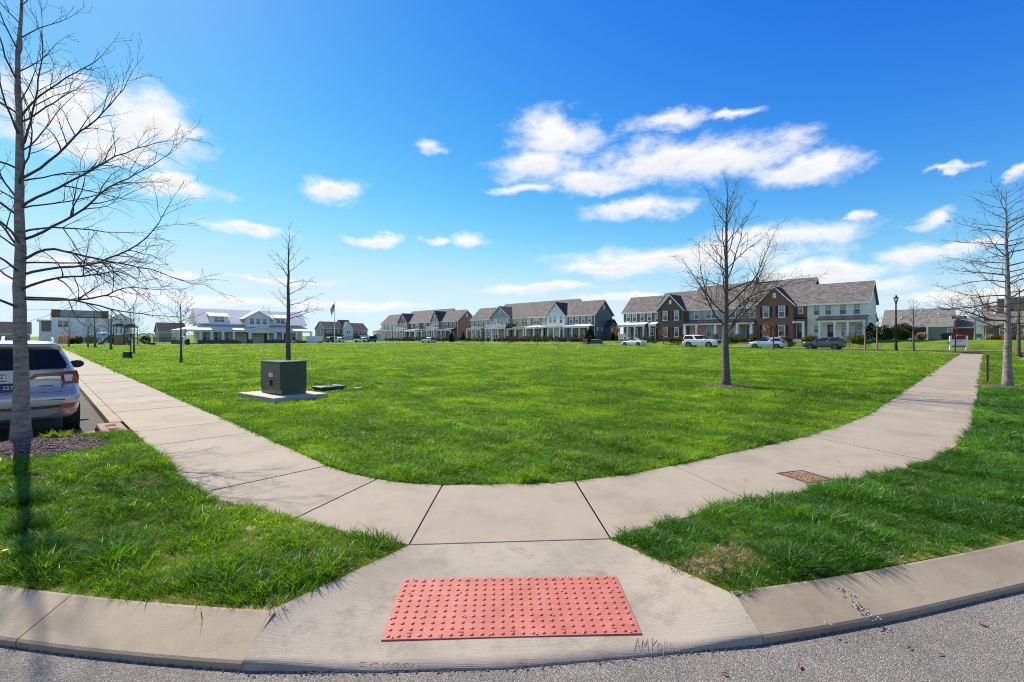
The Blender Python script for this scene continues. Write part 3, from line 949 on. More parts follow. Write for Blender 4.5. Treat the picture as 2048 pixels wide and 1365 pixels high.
# drop doubled points
def dedupe(pl):
    out = []
    for p in pl:
        if not out or math.hypot(p[0] - out[-1][0], p[1] - out[-1][1]) > 1e-3: out.append(p)
    if math.hypot(out[0][0] - out[-1][0], out[0][1] - out[-1][1]) < 1e-3: out.pop()
    return out
green_poly = dedupe(green_poly)
sheet('lawn_green', green_poly, h_lawn, 'lawn', 0.35, kind='structure')
outL = [JL[0][1]]
for i in range(len(JL) - 1):
    if JL[i + 1][1][1] > 8.6: break
    outL += EXTRA_OUT.get(('L', i), []); outL.append(JL[i + 1][1])
kl = [p for p in topL if (p[1] - p[0]) / R2 < 10.4]
verge_left = dedupe([(BACK[0].x, BACK[0].y)] + kl[1:] + [uv2(10.6, -2.5), uv2(10.6, 1.16)] + [p for p in outL[::-1] if (p[1] - p[0]) / R2 < 10.4])
verge_left = [p for p in verge_left]
sheet('verge_left', verge_left, h_lawn, 'soil', 0.3, kind='structure')
outR = [JR[0][1]]
for i in range(len(JR) - 1):
    outR += EXTRA_OUT.get(('R', i), []); outR.append(JR[i + 1][1])
outR = thin(outR)
kr = thin(topR[1:], 0.01)
verge_right = dedupe([(BACK[-1].x, BACK[-1].y)] + kr + outR[::-1])
sheet('verge_right', verge_right, h_lawn, 'soil', 0.3, kind='structure')
sheet('far_verge', [uv2(-14, 61.4), uv2(30, 61.4), uv2(30, 65.5), uv2(-14, 65.5)], h_lawn, 'lawn', 1.0, kind='structure')
sheet('cross_lawn', [uv2(-14, 55.0), uv2(-2.3, 55), uv2(-2.3, 59.7), uv2(-14, 59.7)], h_lawn, 'lawn', 1.0, kind='structure')
sheet('yard_strip', [uv2(-30, 74.55), uv2(190, 74.55), uv2(190, 75.55), uv2(-30, 75.55)], lambda x, y: gz(x, y) + 0.10, 'lawn', 1.0, kind='structure')
sheet('yards', [uv2(-70, 77.05), uv2(190, 77.05), uv2(190, 190), uv2(-70, 190)], lambda x, y: gz(x, y) + 0.10, 'lawn', 0.8, kind='structure')
sheet('club_lawn', [uv2(126.05, -8), uv2(230, -8), uv2(230, 65.5), uv2(118.05, 65.5)], lambda x, y: gz(x, y) + SW - 0.03, 'lawn', 2.0, kind='structure')
# ---------------------------------------------------------------- grass (stuff, scattered tufts)
def tuft_mesh(name, seed, n, rad, h, lean, wid, material, segs=2):
    r = random.Random(seed)
    m = MB()
    for _ in range(n):
        a = r.uniform(0, 2 * math.pi); d = rad * math.sqrt(r.random())
        bx, by = d * math.cos(a), d * math.sin(a)
        hh = h * r.uniform(0.45, 1.15); ang = a + r.uniform(-1.4, 1.4); ln = hh * lean * r.uniform(0.2, 1.5)
        w = wid * r.uniform(0.7, 1.3)
        ox, oy = math.cos(ang), math.sin(ang)
        tw = r.uniform(0, math.pi); px, py = math.cos(tw) * w, math.sin(tw) * w
        o = len(m.v)
        for k in range(segs):
            t = k / segs
            wx = 1 - 0.35 * t
            c = (bx + ox * ln * t * t, by + oy * ln * t * t, hh * t * (1 - 0.12 * lean * t))
            m.v += [(c[0] - px * wx, c[1] - py * wx, c[2]), (c[0] + px * wx, c[1] + py * wx, c[2])]
        m.v.append((bx + ox * ln, by + oy * ln, hh * (1 - 0.12 * lean)))
        for k in range(segs - 1):
            q = o + 2 * k
            m.f.append((q, q + 1, q + 3, q + 2)); m.k.append(0)
        q = o + 2 * (segs - 1)
        m.f.append((q, q + 1, q + 2)); m.k.append(0)
    return m.mesh(name, material)

def scatter(name, label, pts, meshes, kind_props, seed):
    """pts: list of (x, y, z, scale, index)"""
    col = bpy.data.collections.new(name + '_tufts')
    for i, me in enumerate(meshes):
        o = bpy.data.objects.new('%s_%02d' % (name, i), me)
        col.objects.link(o)
    me = bpy.data.meshes.new(name)
    arr = np.array(pts, dtype=np.float32)
    me.vertices.add(len(arr))
    me.vertices.foreach_set('co', arr[:, :3].ravel())
    rs = np.random.RandomState(seed)
    rot = np.zeros((len(arr), 3), np.float32); rot[:, 2] = rs.uniform(0, 6.283, len(arr)); rot[:, 0] = rs.normal(0, 0.14, len(arr)); rot[:, 1] = rs.normal(0, 0.14, len(arr))
    for an, tp, data, key in (('rot', 'FLOAT_VECTOR', rot.ravel(), 'vector'), ('scl', 'FLOAT', arr[:, 3], 'value'), ('idx', 'INT', arr[:, 4].astype(np.int32), 'value')):
        a = me.attributes.new(an, tp, 'POINT'); a.data.foreach_set(key, data)
    me.update()
    o = link(name, me, **kind_props)
    ng = bpy.data.node_groups.new(name, 'GeometryNodeTree')
    ng.interface.new_socket('Geometry', in_out='INPUT', socket_type='NodeSocketGeometry')
    ng.interface.new_socket('Geometry', in_out='OUTPUT', socket_type='NodeSocketGeometry')
    N, L = ng.nodes, ng.links
    gi = N.new('NodeGroupInput'); go = N.new('NodeGroupOutput')
    ip = N.new('GeometryNodeInstanceOnPoints')
    ci = N.new('GeometryNodeCollectionInfo'); ci.inputs['Collection'].default_value = col; ci.inputs['Separate Children'].default_value = True; ci.inputs['Reset Children'].default_value = True
    def attr(nm, tp):
        n = N.new('GeometryNodeInputNamedAttribute'); n.data_type = tp; n.inputs['Name'].default_value = nm
        return n.outputs['Attribute']
    L.new(gi.outputs[0], ip.inputs['Points']); L.new(ci.outputs[0], ip.inputs['Instance'])
    ip.inputs['Pick Instance'].default_value = True
    L.new(attr('idx', 'INT'), ip.inputs['Instance Index'])
    L.new(attr('rot', 'FLOAT_VECTOR'), ip.inputs['Rotation'])
    L.new(attr('scl', 'FLOAT'), ip.inputs['Scale'])
    L.new(ip.outputs[0], go.inputs[0])
    md = o.modifiers.new('scatter', 'NODES'); md.node_group = ng
    return o

def noise_np(x, y):
    return (np.sin(x * 2.3 + 1.7 * np.sin(y * 1.9)) + np.sin(y * 2.9 + 1.3 * np.sin(x * 3.1 + 0.5)) + 0.6 * np.sin(x * 6.1 + y * 5.3)) / 2.6

def sample(poly, rmin, rmax, dens, rs, bare=None):
    xs = [p[0] for p in poly]; ys = [p[1] for p in poly]
    x0, x1 = max(min(xs), -rmax), min(max(xs), rmax); y0, y1 = max(min(ys), -2), min(max(ys), rmax)
    if x1 <= x0 or y1 <= y0: return np.zeros((0, 2))
    n = int((x1 - x0) * (y1 - y0) * dens)
    p = np.column_stack([rs.uniform(x0, x1, n), rs.uniform(y0, y1, n)])
    d = np.hypot(p[:, 0], p[:, 1])
    ok = (d >= rmin) & (d < rmax) & (np.abs(p[:, 0]) < 1.45 * p[:, 1] + 3)
    p = p[ok]
    p = p[inside(poly, p)]
    if bare is not None and len(p):
        p = p[rs.random_sample(len(p)) > bare(p)]
    return p

HOLES = []                                         # (x, y, radius): no grass where something stands
def keep_out(p):
    ok = np.ones(len(p), bool)
    for x, y, r in HOLES:
        ok &= np.hypot(p[:, 0] - x, p[:, 1] - y) > r
    return p[ok]

def plant_grass():
    rs = np.random.RandomState(5)
    near = [tuft_mesh('tuft', 100 + i, 14, 0.045, 0.070 + 0.02 * (i % 3), 0.9, 0.0033, 'blade', 3) for i in range(6)]
    lush = [tuft_mesh('tuft', 200 + i, 17, 0.05, 0.095 + 0.02 * (i % 3), 1.0, 0.0036, 'blade_lush', 3) for i in range(6)]
    tall = [tuft_mesh('tuft', 300 + i, 46, 0.08, 0.20, 1.1, 0.0038, 'blade_lush', 4) for i in range(3)]
    mid = [tuft_mesh('tuft', 400 + i, 16, 0.10, 0.085, 0.8, 0.0050, 'blade', 2) for i in range(6)]
    far = [tuft_mesh('tuft', 500 + i, 16, 0.25, 0.095, 0.9, 0.013, 'blade_far', 2) for i in range(5)]
    vfar = [tuft_mesh('tuft', 600 + i, 14, 0.55, 0.10, 1.0, 0.030, 'blade_far', 2) for i in range(4)]
    dry = [tuft_mesh('tuft', 700 + i, 10, 0.05, 0.04, 1.6, 0.0024, 'straw', 2) for i in range(3)]
    meshes = near + lush + tall + mid + far + vfar + dry
    iN, iL, iT, iM, iF, iV, iD = 0, 6, 12, 15, 21, 26, 30
    pts = []
    def near_edge(p, line, d0):                      # shrink tufts beside a hard edge
        f = np.ones(len(p))
        for a, b in zip(line, line[1:]):
            a = np.array(a); b = np.array(b); d = b - a; l2 = (d * d).sum()
            if l2 < 1e-8: continue
            t = np.clip(((p - a) @ d) / l2, 0, 1)
            f = np.minimum(f, 0.45 + 0.55 * np.hypot(*(p - (a + t[:, None] * d)).T) / d0)
        return np.clip(f, 0.45, 1)
    hardL = [BACK[1].xy, BACK[0].xy] + [Vector(q) for q in topL if q[1] < 6]
    hardR = [BACK[3].xy, BACK[4].xy] + [Vector(q) for q in topR if q[1] < 9]
    def put(p, i0, n, s0, s1, lowz=0.0, sizef=None):
        p = keep_out(p)
        k = rs.randint(0, n, len(p)); s = rs.uniform(s0, s1, len(p))
        if sizef is not None: s = s * sizef(p)
        for (x, y), q, w in zip(p, k, s):
            if w > 0.15: pts.append((x, y, h_lawn(x, y) - 0.004 + lowz, w, i0 + q))
    def clump(p): return np.maximum(0.45, 0.72 + 0.50 * noise_np(p[:, 0] * 1.5, p[:, 1] * 1.5) + 0.18 * noise_np(p[:, 0] * 4.1 + 3, p[:, 1] * 4.1))
    def bareL(p): return np.clip(1.9 * (noise_np(p[:, 0] * 2.3 + 2, p[:, 1] * 2.3 + 1) - 0.32), 0, 0.85)
    def bareR(p):
        e = np.exp(-(((p[:, 0] - 1.52) / 0.42) ** 2 + ((p[:, 1] - 3.36) / 0.26) ** 2))
        return np.clip(1.2 * e + 1.2 * (noise_np(p[:, 0] * 2.1, p[:, 1] * 2.1 + 4) - 0.45), 0, 0.93)
    put(sample(verge_left, 0, 14, 1050, rs, bareL), iN, 6, 0.7, 1.2, 0, lambda p: clump(p) * near_edge(p, hardL, 0.16))
    put(sample(verge_left, 0, 14, 70, rs), iL, 6, 0.6, 1.2, 0, lambda p: clump(p) * near_edge(p, hardL, 0.2))
    put(sample(verge_left, 0, 14, 60, rs), iD, 3, 0.6, 1.3)
    put(sample(verge_right, 0, 9, 950, rs, bareR), iL, 6, 0.65, 1.15, 0, lambda p: clump(p) * near_edge(p, hardR, 0.18))
    put(sample(verge_right, 0, 9, 140, rs, bareR), iN, 6, 0.6, 1.1, 0, lambda p: clump(p) * near_edge(p, hardR, 0.18))
    put(sample(verge_right, 0, 9, 60, rs), iD, 3, 0.6, 1.3)
    dp = sample(verge_right, 0, 13, 700, rs); put(dp[rs.random_sample(len(dp)) < bareR(dp)], iD, 3, 0.7, 1.5)
    dp = sample(verge_left, 0, 9, 260, rs); put(dp[rs.random_sample(len(dp)) < bareL(dp)], iD, 3, 0.7, 1.4)
    put(sample(verge_right, 9, 22, 260, rs), iL, 6, 0.8, 1.2, 0, clump)
    put(sample(verge_right, 22, 70, 60, rs), iM, 6, 0.9, 1.4)
    # tall clumps of the left verge near the kerb
    for px, py, n, rr in ((70, 1105, 26, 0.17), (235, 1120, 18, 0.12), (30, 1010, 30, 0.28), (60, 1060, 16, 0.2)):
        c = P(px, py, SW)
        for _ in range(n):
            a = rs.uniform(0, 6.28); d = rr * math.sqrt(rs.rand())
            x, y = c.x + d * math.cos(a), c.y + d * math.sin(a) * 0.6
            if inside(verge_left, [(x, y)])[0]: pts.append((x, y, h_lawn(x, y) - 0.004, rs.uniform(0.5, 0.85), iT + rs.randint(0, 3)))
    # the green: fine near the walk, coarser tufts with distance
    put(sample(green_poly, 0, 8.5, 800, rs), iN, 6, 0.7, 1.2, 0, clump)
    put(sample(green_poly, 0, 9.0, 120, rs), iL, 6, 0.6, 1.0, 0, clump)
    put(sample(green_poly, 8.5, 14, 340, rs), iM, 6, 0.6, 1.05, 0, clump)
    put(sample(green_poly, 14, 26, 130, rs), iM, 6, 0.85, 1.35, 0, clump)
    put(sample(green_poly, 26, 55, 16, rs), iF, 5, 0.7, 1.1)
    put(sample(green_poly, 55, 115, 3.0, rs), iV, 4, 0.7, 1.1)
    # blades leaning over the edges of the walk
    for line in (innerL[-40:] + inner_mid + innerR[:30],):
        for a, b in zip(line, line[1:]):
            L_ = math.hypot(b[0] - a[0], b[1] - a[1])
            if L_ > 5 or L_ < 1e-4: continue
            for _ in range(int(L_ * 22)):
                t = rs.rand(); off = rs.normal(0.02, 0.03)
                nx, ny = -(b[1] - a[1]) / L_, (b[0] - a[0]) / L_
                x, y = lerp(a[0], b[0], t) + nx * off, lerp(a[1], b[1], t) + ny * off
                pts.append((x, y, gz0(x, y) + SW - 0.006, rs.uniform(0.35, 0.8), iL + rs.randint(0, 6)))
    scatter('grass', '', pts, meshes, dict(kind='stuff', label='short green grass with taller clumps on the green and verges', category='grass'), 9)
    print('grass tufts', len(pts))
mat_blade('straw', (0.42, 0.34, 0.18), (0.30, 0.23, 0.12), 0.25)
MATS['straw'].name = 'straw'

# ---------------------------------------------------------------- trees
def rot_about(v, axis, a):
    return Matrix.Rotation(a, 3, axis) @ v

def make_tree(label, loc, H, tr, seed, group=None, name='bare_tree', bark='bark_dark', first=0.28, prim=26, length=None, elev=None, lod=2, manual=None,
              lean=0.0, leaves=None, leaf_n=0, leaf_size=0.05, twig='twig', category='tree', rmin=0.0022, dirs=None, trunk_top=0.97, curve=1.0, slim=0.8, leaf_zone=(0, 1)):
    r = random.Random(seed)
    t = thing(name, label, category, loc, 0.0, group)
    trunk = MB(); crown = MB()
    pts = []; rad = []
    n = 26
    wx = wy = 0.0
    for i in range(n + 1):
        f = i / n
        z = H * trunk_top * f
        wx += r.uniform(-1, 1) * 0.012 * H / 6 * (0.4 + f); wy += r.uniform(-1, 1) * 0.012 * H / 6 * (0.4 + f)
        pts.append(Vector((wx + lean * z, wy, z)))
        flare = 1 + 0.5 * math.exp(-max(0, z) / 0.32)
        rad.append(max(0.006, tr * (1 - f) ** 0.85 * flare))
    pts[0].z = -0.12
    trunk.tube(pts, rad, 10)
    def at(z):
        f = min(0.9999, max(0, z / (H * trunk_top))) * n
        i = int(f); return pts[i].lerp(pts[i + 1], f - i), lerp(rad[i], rad[i + 1], f - i)
    tips = []
    def limb(p, d, ln, r0, depth, up, sides):
        ns = max(3, int(ln / (0.16 if depth == 0 else 0.11)))
        if depth >= 2: ns = 3
        path = [p.copy()]; rr = [r0]
        q = p.copy(); dd = d.copy()
        jit = 0.10 if depth == 0 else 0.16
        for i in range(ns):
            dd = dd + Vector((r.gauss(0, jit), r.gauss(0, jit), r.gauss(0, jit) + up * 0.55 / ns))
            dd.normalize()
            q = q + dd * (ln / ns)
            path.append(q.copy()); rr.append(max(rmin, r0 * (1 - (i + 1) / ns) ** 0.9))
        crown.tube(path, rr, sides, cap=False)
        tips.append((path, depth))
        if depth < lod:
            m_ = max(2, int(ln / (0.17 if depth == 0 else 0.14)))
            for k in range(m_):
                f = 0.22 + 0.76 * (k + r.random()) / m_
                i = min(ns - 1, int(f * ns)); b = path[i].lerp(path[i + 1], f * ns - i)
                axis_d = (path[i + 1] - path[i]).normalized()
                side = axis_d.cross(Vector((r.gauss(0, 1), r.gauss(0, 1), r.gauss(0, 1) + 0.3))).normalized()
                nd = (axis_d * r.uniform(0.7, 1.1) + side * r.uniform(0.45, 0.95)).normalized()
                l2 = ln * (1 - f * 0.75) * r.uniform(0.22, 0.55) if depth == 0 else ln * r.uniform(0.25, 0.5)
                if l2 < 0.05: continue
                limb(b, nd, l2, max(rmin, min(rr[i] * 0.62, r0 * 0.5)), depth + 1, up * 0.5, 4 if depth == 0 else 3)
    length = length or (lambda f: 0.42 * H * (1 - f) ** 0.75 + 0.12)
    elev = elev or (lambda f: lerp(18, 66, f))
    az = r.uniform(0, 6.28)
    plist = []
    for k in range(prim):
        f = first + (0.985 - first) * ((k + r.uniform(0, 0.8)) / prim)
        az += 2.39996 + r.uniform(-0.5, 0.5)
        fr = (f - first) / (1 - first)
        plist.append((f, az, elev(fr) + r.uniform(-9, 9), length(fr) * r.uniform(0.7, 1.12), 0.35 * curve))
    for f, a, e, ln, up in (manual or []): plist.append((f, a, e, ln, up))
    for f, a, e, ln, up in plist:
        b, br = at(f * H * trunk_top)
        e = math.radians(e)
        d = Vector((math.cos(a) * math.cos(e), math.sin(a) * math.cos(e), math.sin(e)))
        limb(b, d, ln, max(rmin * 1.3, min(br * 0.55, (0.011 * ln + 0.004) * slim)), 0, up, 5)
    trunk.build('trunk', bark, t, True)
    crown.build('crown', twig, t, True)
    if leaves:
        lm = MB()
        pool = [q for path, dpt in tips for q in path[1:] if leaf_zone[0] * H <= q.z <= leaf_zone[1] * H]
        for _ in range(leaf_n):
            q = r.choice(pool) + Vector((r.gauss(0, 0.05), r.gauss(0, 0.05), r.gauss(0, 0.05)))
            a = Vector((r.gauss(0, 1), r.gauss(0, 1), r.gauss(0, 1))).normalized(); b = a.cross(Vector((r.gauss(0, 1), r.gauss(0, 1), r.gauss(0, 1)))).normalized()
            s_ = leaf_size * r.uniform(0.6, 1.3)
            o = len(lm.v); lm.v += [tuple(q), tuple(q + a * s_ * 0.5 + b * s_ * 0.35), tuple(q + a * s_), tuple(q + a * s_ * 0.5 - b * s_ * 0.35)]
            lm.f.append((o, o + 1, o + 2, o + 3)); lm.k.append(0)
        lm.build('leaves', leaves, t)
    return t

def mulch(loc, r, seed, label, chips=500, cs=0.035):
    rg = random.Random(seed)
    t = thing('mulch_bed', label, 'mulch bed', loc)
    m = MB(); n = 36; rows = []
    wob = [1 + 0.10 * math.sin(3 * i * 2 * math.pi / n + seed) + rg.uniform(-0.06, 0.06) for i in range(n)]
    for k, (f, z) in enumerate(((0.0, 0.09), (0.35, 0.085), (0.7, 0.055), (0.92, 0.02), (1.0, -0.02))):
        rows.append([(r * f * wob[i % n] * math.cos(2 * math.pi * i / n), r * f * wob[i % n] * math.sin(2 * math.pi * i / n), z + rg.uniform(-0.012, 0.012)) for i in range(n + 1)])
    m.grid(rows).build('mound', 'mulch', t, True)
    c = MB()
    for _ in range(chips):
        a = rg.uniform(0, 6.283); f = math.sqrt(rg.random()) * 1.02
        w = wob[int(a / 6.2832 * n) % n]
        z = 0.09 - 0.09 * f ** 2.2
        x, y = r * f * w * math.cos(a), r * f * w * math.sin(a)
        l = cs * rg.uniform(0.5, 1.5); b = l * 0.3; th = rg.uniform(0, 3.14); ct, st = math.cos(th), math.sin(th); tl = rg.uniform(-0.35, 0.35)
        o = len(c.v)
        for sx, sy in ((-1, -1), (1, -1), (1, 1), (-1, 1)):
            c.v.append((x + sx * l * ct * 0.5 - sy * b * st * 0.5, y + sx * l * st * 0.5 + sy * b * ct * 0.5, z + 0.008 + sx * tl * l * 0.5))
        c.v.append((x, y, z + 0.018))
        c.f += [(o, o + 1, o + 4), (o + 1, o + 2, o + 4), (o + 2, o + 3, o + 4), (o + 3, o, o + 4)]; c.k += [0] * 4
    c.build('wood_chips', 'mulch_chip', t, kind='stuff')
    HOLES.append((loc[0], loc[1], r * 0.92))
    return t

def ground_at(px, py, h=SW):
    q = P(px, py, h); return (q.x, q.y, q.z)

# left street tree, close to the camera
p = ground_at(46, 886)
make_tree('tall bare grey-barked tree in mulch beside the silver car', (p[0] - 0.03, p[1], p[2]), 8.0, 0.100, 21, bark='bark_grey', first=0.26, prim=34, slim=0.62, lod=2, lean=0.0,
          length=lambda f: 2.1 * (1 - f) ** 0.6 + 0.35, elev=lambda f: lerp(12, 62, f), trunk_top=0.99,
          manual=[(0.285, 0.20, 6, 2.7, 0.05), (0.30, -0.1, 32, 2.9, -0.5), (0.33, 0.30, 20, 3.0, -0.2), (0.36, -0.15, 25, 3.1, 0.2), (0.40, 0.25, 28, 3.0, 0.1), (0.46, 0.0, 32, 2.9, 0.2),
                  (0.52, 0.3, 36, 2.8, 0.2), (0.38, 2.9, 30, 2.2, 0.2), (0.47, 2.5, 40, 2.0, 0.2), (0.58, -0.2, 44, 2.3, 0.3), (0.64, 0.2, 52, 2.1, 0.3)])
pm = ground_at(64, 899)
mulch((pm[0], pm[1], pm[2] + 0.01), 0.88, 1, 'dark mulch circle under the tree by the silver car', 3200, 0.045)
# tree behind the transformer
p = ground_at(576, 762)
make_tree('slim bare young tree behind the green transformer', (p[0], p[1], p[2]), 5.95, 0.105, 34, first=0.36, prim=22, lod=2,
          length=lambda f: 1.25 * (1 - f) ** 0.7 + 0.25, elev=lambda f: lerp(18, 52, f), lean=0.0, rmin=0.003,
          manual=[(0.42, 0.1, 30, 1.3, -0.3), (0.36, 3.0, 12, 1.0, 0.0)])
mulch((p[0], p[1], p[2] - 0.02), 0.75, 2, 'mulch ring partly hidden behind the green transformer', 500, 0.05)
# tree in the middle of the green
p = ground_at(1452, 774)
make_tree('bare spreading young tree in a mulch ring on the green', (p[0], p[1], p[2]), 7.0, 0.115, 47, first=0.235, prim=32, lod=2,
          length=lambda f: 3.0 * (1 - f) ** 0.8 + 0.4, elev=lambda f: lerp(30, 64, f), rmin=0.003, curve=1.4)
mulch((p[0], p[1], p[2] - 0.02), 0.82, 3, 'reddish mulch ring around the tree on the green', 1400, 0.05)
# right verge tree
p = ground_at(2015, 776)
make_tree('tall bare tree with level branches right of the walk', (p[0], p[1], p[2]), 6.6, 0.118, 58, bark='bark_grey', first=0.27, prim=60, lod=2,
          length=lambda f: 2.3 * (1 - f) ** 0.5 + 0.4, elev=lambda f: lerp(-2, 26, f), rmin=0.003, curve=0.8, trunk_top=0.98)
mulch((p[0] - 0.1, p[1], p[2] - 0.02), 0.8, 4, 'mulch patch under the tree right of the walk', 700, 0.05)
# smaller trees further off: px, base py, height m, trunk r, seed, label
SMALL = [(268, 709, 5.0, 0.085, 61, 'thin bare sapling beside the green waste post', 0.4, 0), (362, 727, 4.7, 0.075, 62, 'thin bare sapling left of the porch pavilion', 0.45, 0),
         (222, 701, 5.3, 0.14, 63, 'bare tree in front of the small gabled white wing', 0.3, 0), (190, 696, 5.6, 0.15, 64, 'bare tree in front of the white building, tallest there', 0.3, 0),
         (176, 695.5, 4.9, 0.11, 65, 'bare tree close to the left of the tallest bare one', 0.3, 0), (138, 694, 4.8, 0.10, 66, 'bare tree before the window of the white building', 0.35, 0),
         (1827, 706.5, 5.4, 0.105, 67, 'small bare tree beside the black street lamp', 0.3, 0), (2037, 712, 6.4, 0.15, 68, 'bare tree half behind the big right-hand tree', 0.3, 0),
         (1972, 694, 3.4, 0.10, 70, 'small pale bare tree before the brick house on the right', 0.35, 1),
         (1950, 697.5, 4.0, 0.12, 69, 'leaning pale bare tree behind the white and maroon sign', 0.35, 1),
         (1547, 702.2, 4.6, 0.10, 71, 'bare sapling in front of the pale blue hatchback', 0.35, 0),
         (1730, 703.5, 3.8, 0.09, 72, 'bare sapling right of the grey crossover', 0.4, 1), (1754, 699.5, 4.6, 0.10, 73, 'pale bare sapling at the end of the cream townhouse', 0.4, 1),
         (966, 691.5, 3.2, 0.06, 74, 'thin sapling before the pale grey townhouse', 0.4, 0), (1075, 693, 3.4, 0.06, 75, 'thin sapling before the taupe townhouse', 0.4, 0),
         (1699, 697, 2.2, 0.05, 76, 'slender little tree behind the grey crossover', 0.4, 1)]
for i, (px, py, H, tr, seed, lab, first, pale) in enumerate(SMALL):
    q = P(px, py, SW)
    z = gz(q.x, q.y) + 0.1
    if pale: z = gz(q.x, q.y) + 0.08
    make_tree(lab, (q.x, q.y, z), H, tr, seed, 'small bare trees around the green', first=first, prim=22, lod=1 if py < 705 else 2, bark='bark_grey' if pale else 'bark_dark',
              length=lambda f: 0.30 * H * (1 - f) ** 0.7 + 0.15, elev=lambda f: lerp(24, 60, f), rmin=0.006 if py > 705 else 0.010)
# ---------------------------------------------------------------- tactile plate on the ramp
def ramp_pt(px, py):
    # ray against the sloping middle of the ramp
    z = 0.05
    for _ in range(30):
        y = (CH - z) * F / (py - HY); x = (px - CX) / F * y
        z = ramp_h(x, y)
    return Vector((x, y, z))
A_, B_, C_, D_ = ramp_pt(762, 1283), ramp_pt(1283, 1270), ramp_pt(1233, 1155), ramp_pt(806, 1161)
def plate_pt(s, t, dz=0.0):
    p = A_.lerp(B_, s).lerp(D_.lerp(C_, s), t)
    return Vector((p.x, p.y, p.z + dz))
tp = thing('tactile_plate', 'salmon red tactile paving plate with raised domes on the ramp', 'tactile paving', plate_pt(0.5, 0.5))
O_ = plate_pt(0.5, 0.5)
m = MB()
n = 8
top = [[plate_pt(i / n, j / 4, 0.009) - O_ for i in range(n + 1)] for j in range(5)]
m.grid(top)
per = top[0] + [r[-1] for r in top[1:]] + top[-1][::-1][1:] + [r[0] for r in top[::-1][1:-1]]
for a, b in zip(per, per[1:] + per[:1]):
    m.add([a, b, (b[0], b[1], b[2] - 0.03), (a[0], a[1], a[2] - 0.03)], [(0, 3, 2, 1)])
m.build('plate', 'tactile', tp)
dome = MB().lathe([(0.0132, -0.002), (0.0128, 0.002), (0.0105, 0.0045), (0.0075, 0.006), (0.0001, 0.0062)], 10).mesh('dome', 'tactile', True)
NX, NY = 25, 11
for j in range(NY):
    for i in range(NX):
        q = plate_pt(0.022 + 0.956 * i / (NX - 1), 0.045 + 0.915 * j / (NY - 1), 0.009) - O_
        link('dome', dome, tp, q)
m = MB()
rg = random.Random(8)
sc = [(0.04 + 0.184 * i, 0.004 + 0.02) for i in range(6)] + [(0.05 + 0.18 * i, 0.985) for i in range(6)] + [(0.05 + 0.225 * i, 0.72) for i in range(5)] + [(0.13 + 0.18 * i, 0.30) for i in range(5)] + [(0.01, 0.3), (0.012, 0.62), (0.99, 0.34), (0.988, 0.6)]
screw = MB().lathe([(0.009, -0.002), (0.008, 0.003), (0.0001, 0.005)], 8).mesh('screw', 'steel', True)
for s, t in sc:
    q = plate_pt(s, t, 0.009) - O_
    link('screw', screw, tp, q)
# slots stamped beside the screws
m = MB()
for s, t in [(0.10 + 0.2 * i, 0.08) for i in range(5)] + [(0.10 + 0.2 * i, 0.93) for i in range(5)]:
    a, b, c, d = (plate_pt(s - 0.011, t - 0.008, 0.0105), plate_pt(s + 0.011, t - 0.008, 0.0105), plate_pt(s + 0.011, t + 0.008, 0.0105), plate_pt(s - 0.011, t + 0.008, 0.0105))
    m.add([a - O_, b - O_, c - O_, d - O_], [(0, 1, 2, 3)])
mat('slot_red', (0.28, 0.06, 0.05), 0.7)
m.build('stamped_marks', 'slot_red', tp)
# letters scratched into the wet concrete
def scratch(name, strokes, x0, y0, sx, sy, z_off, material, label, slant=0.0, w=0.004):
    o = thing(name, label, 'inscription', (0, 0, 0))
    m = MB()
    for st in strokes:
        pts = []
        for (a, b) in st:
            q = ramp_pt(x0 + (a + slant * b) * sx, y0 - b * sy); pts.append((q.x, q.y, q.z + z_off))
        for p_, q_ in zip(pts, pts[1:]):
            d = Vector((q_[0] - p_[0], q_[1] - p_[1])); 
            if d.length < 1e-6: continue
            d.normalize(); nx, ny = -d.y * w / 2, d.x * w / 2
            m.add([(p_[0] - nx, p_[1] - ny, p_[2]), (q_[0] - nx, q_[1] - ny, q_[2]), (q_[0] + nx, q_[1] + ny, q_[2]), (p_[0] + nx, p_[1] + ny, p_[2])], [(0, 1, 2, 3)])
    m.build('strokes', material, o)
mat('scratch', (0.20, 0.165, 0.13), 1.0)
circ = lambda cx, cy, r, a0, a1, k=9: [(cx + r * math.cos(math.radians(lerp(a0, a1, i / k))), cy + r * math.sin(math.radians(lerp(a0, a1, i / k)))) for i in range(k + 1)]
EGK = [[(0.7, 1), (0, 1), (0, 0), (0.7, 0)], [(0, 0.5), (0.55, 0.5)], circ(1.6, 0.5, 0.5, 50, 330) + [(1.95, 0.45), (1.6, 0.45)], [(2.5, 0), (2.5, 1)], [(3.2, 1), (2.5, 0.5), (3.2, 0)],
       circ(3.9, 0.5, 0.5, 80, 440), [(3.7, 0.9), (3.9, 0.2), (4.2, 0.9)], [(4.5, 0), (4.9, 1), (5.3, 0.3), (4.6, 0.5)], circ(5.0, 0.5, 0.45, 0, 300), [(5.5, 0.2), (5.8, 0.9), (6.2, 0.1), (6.5, 0.8), (6.8, 0.3)]]
scratch('scratched_letters', EGK, 718, 1341, 18.5, 15, 0.003, 'scratch', 'letters EGK scratched in concrete at front left of the ramp', 0.1)
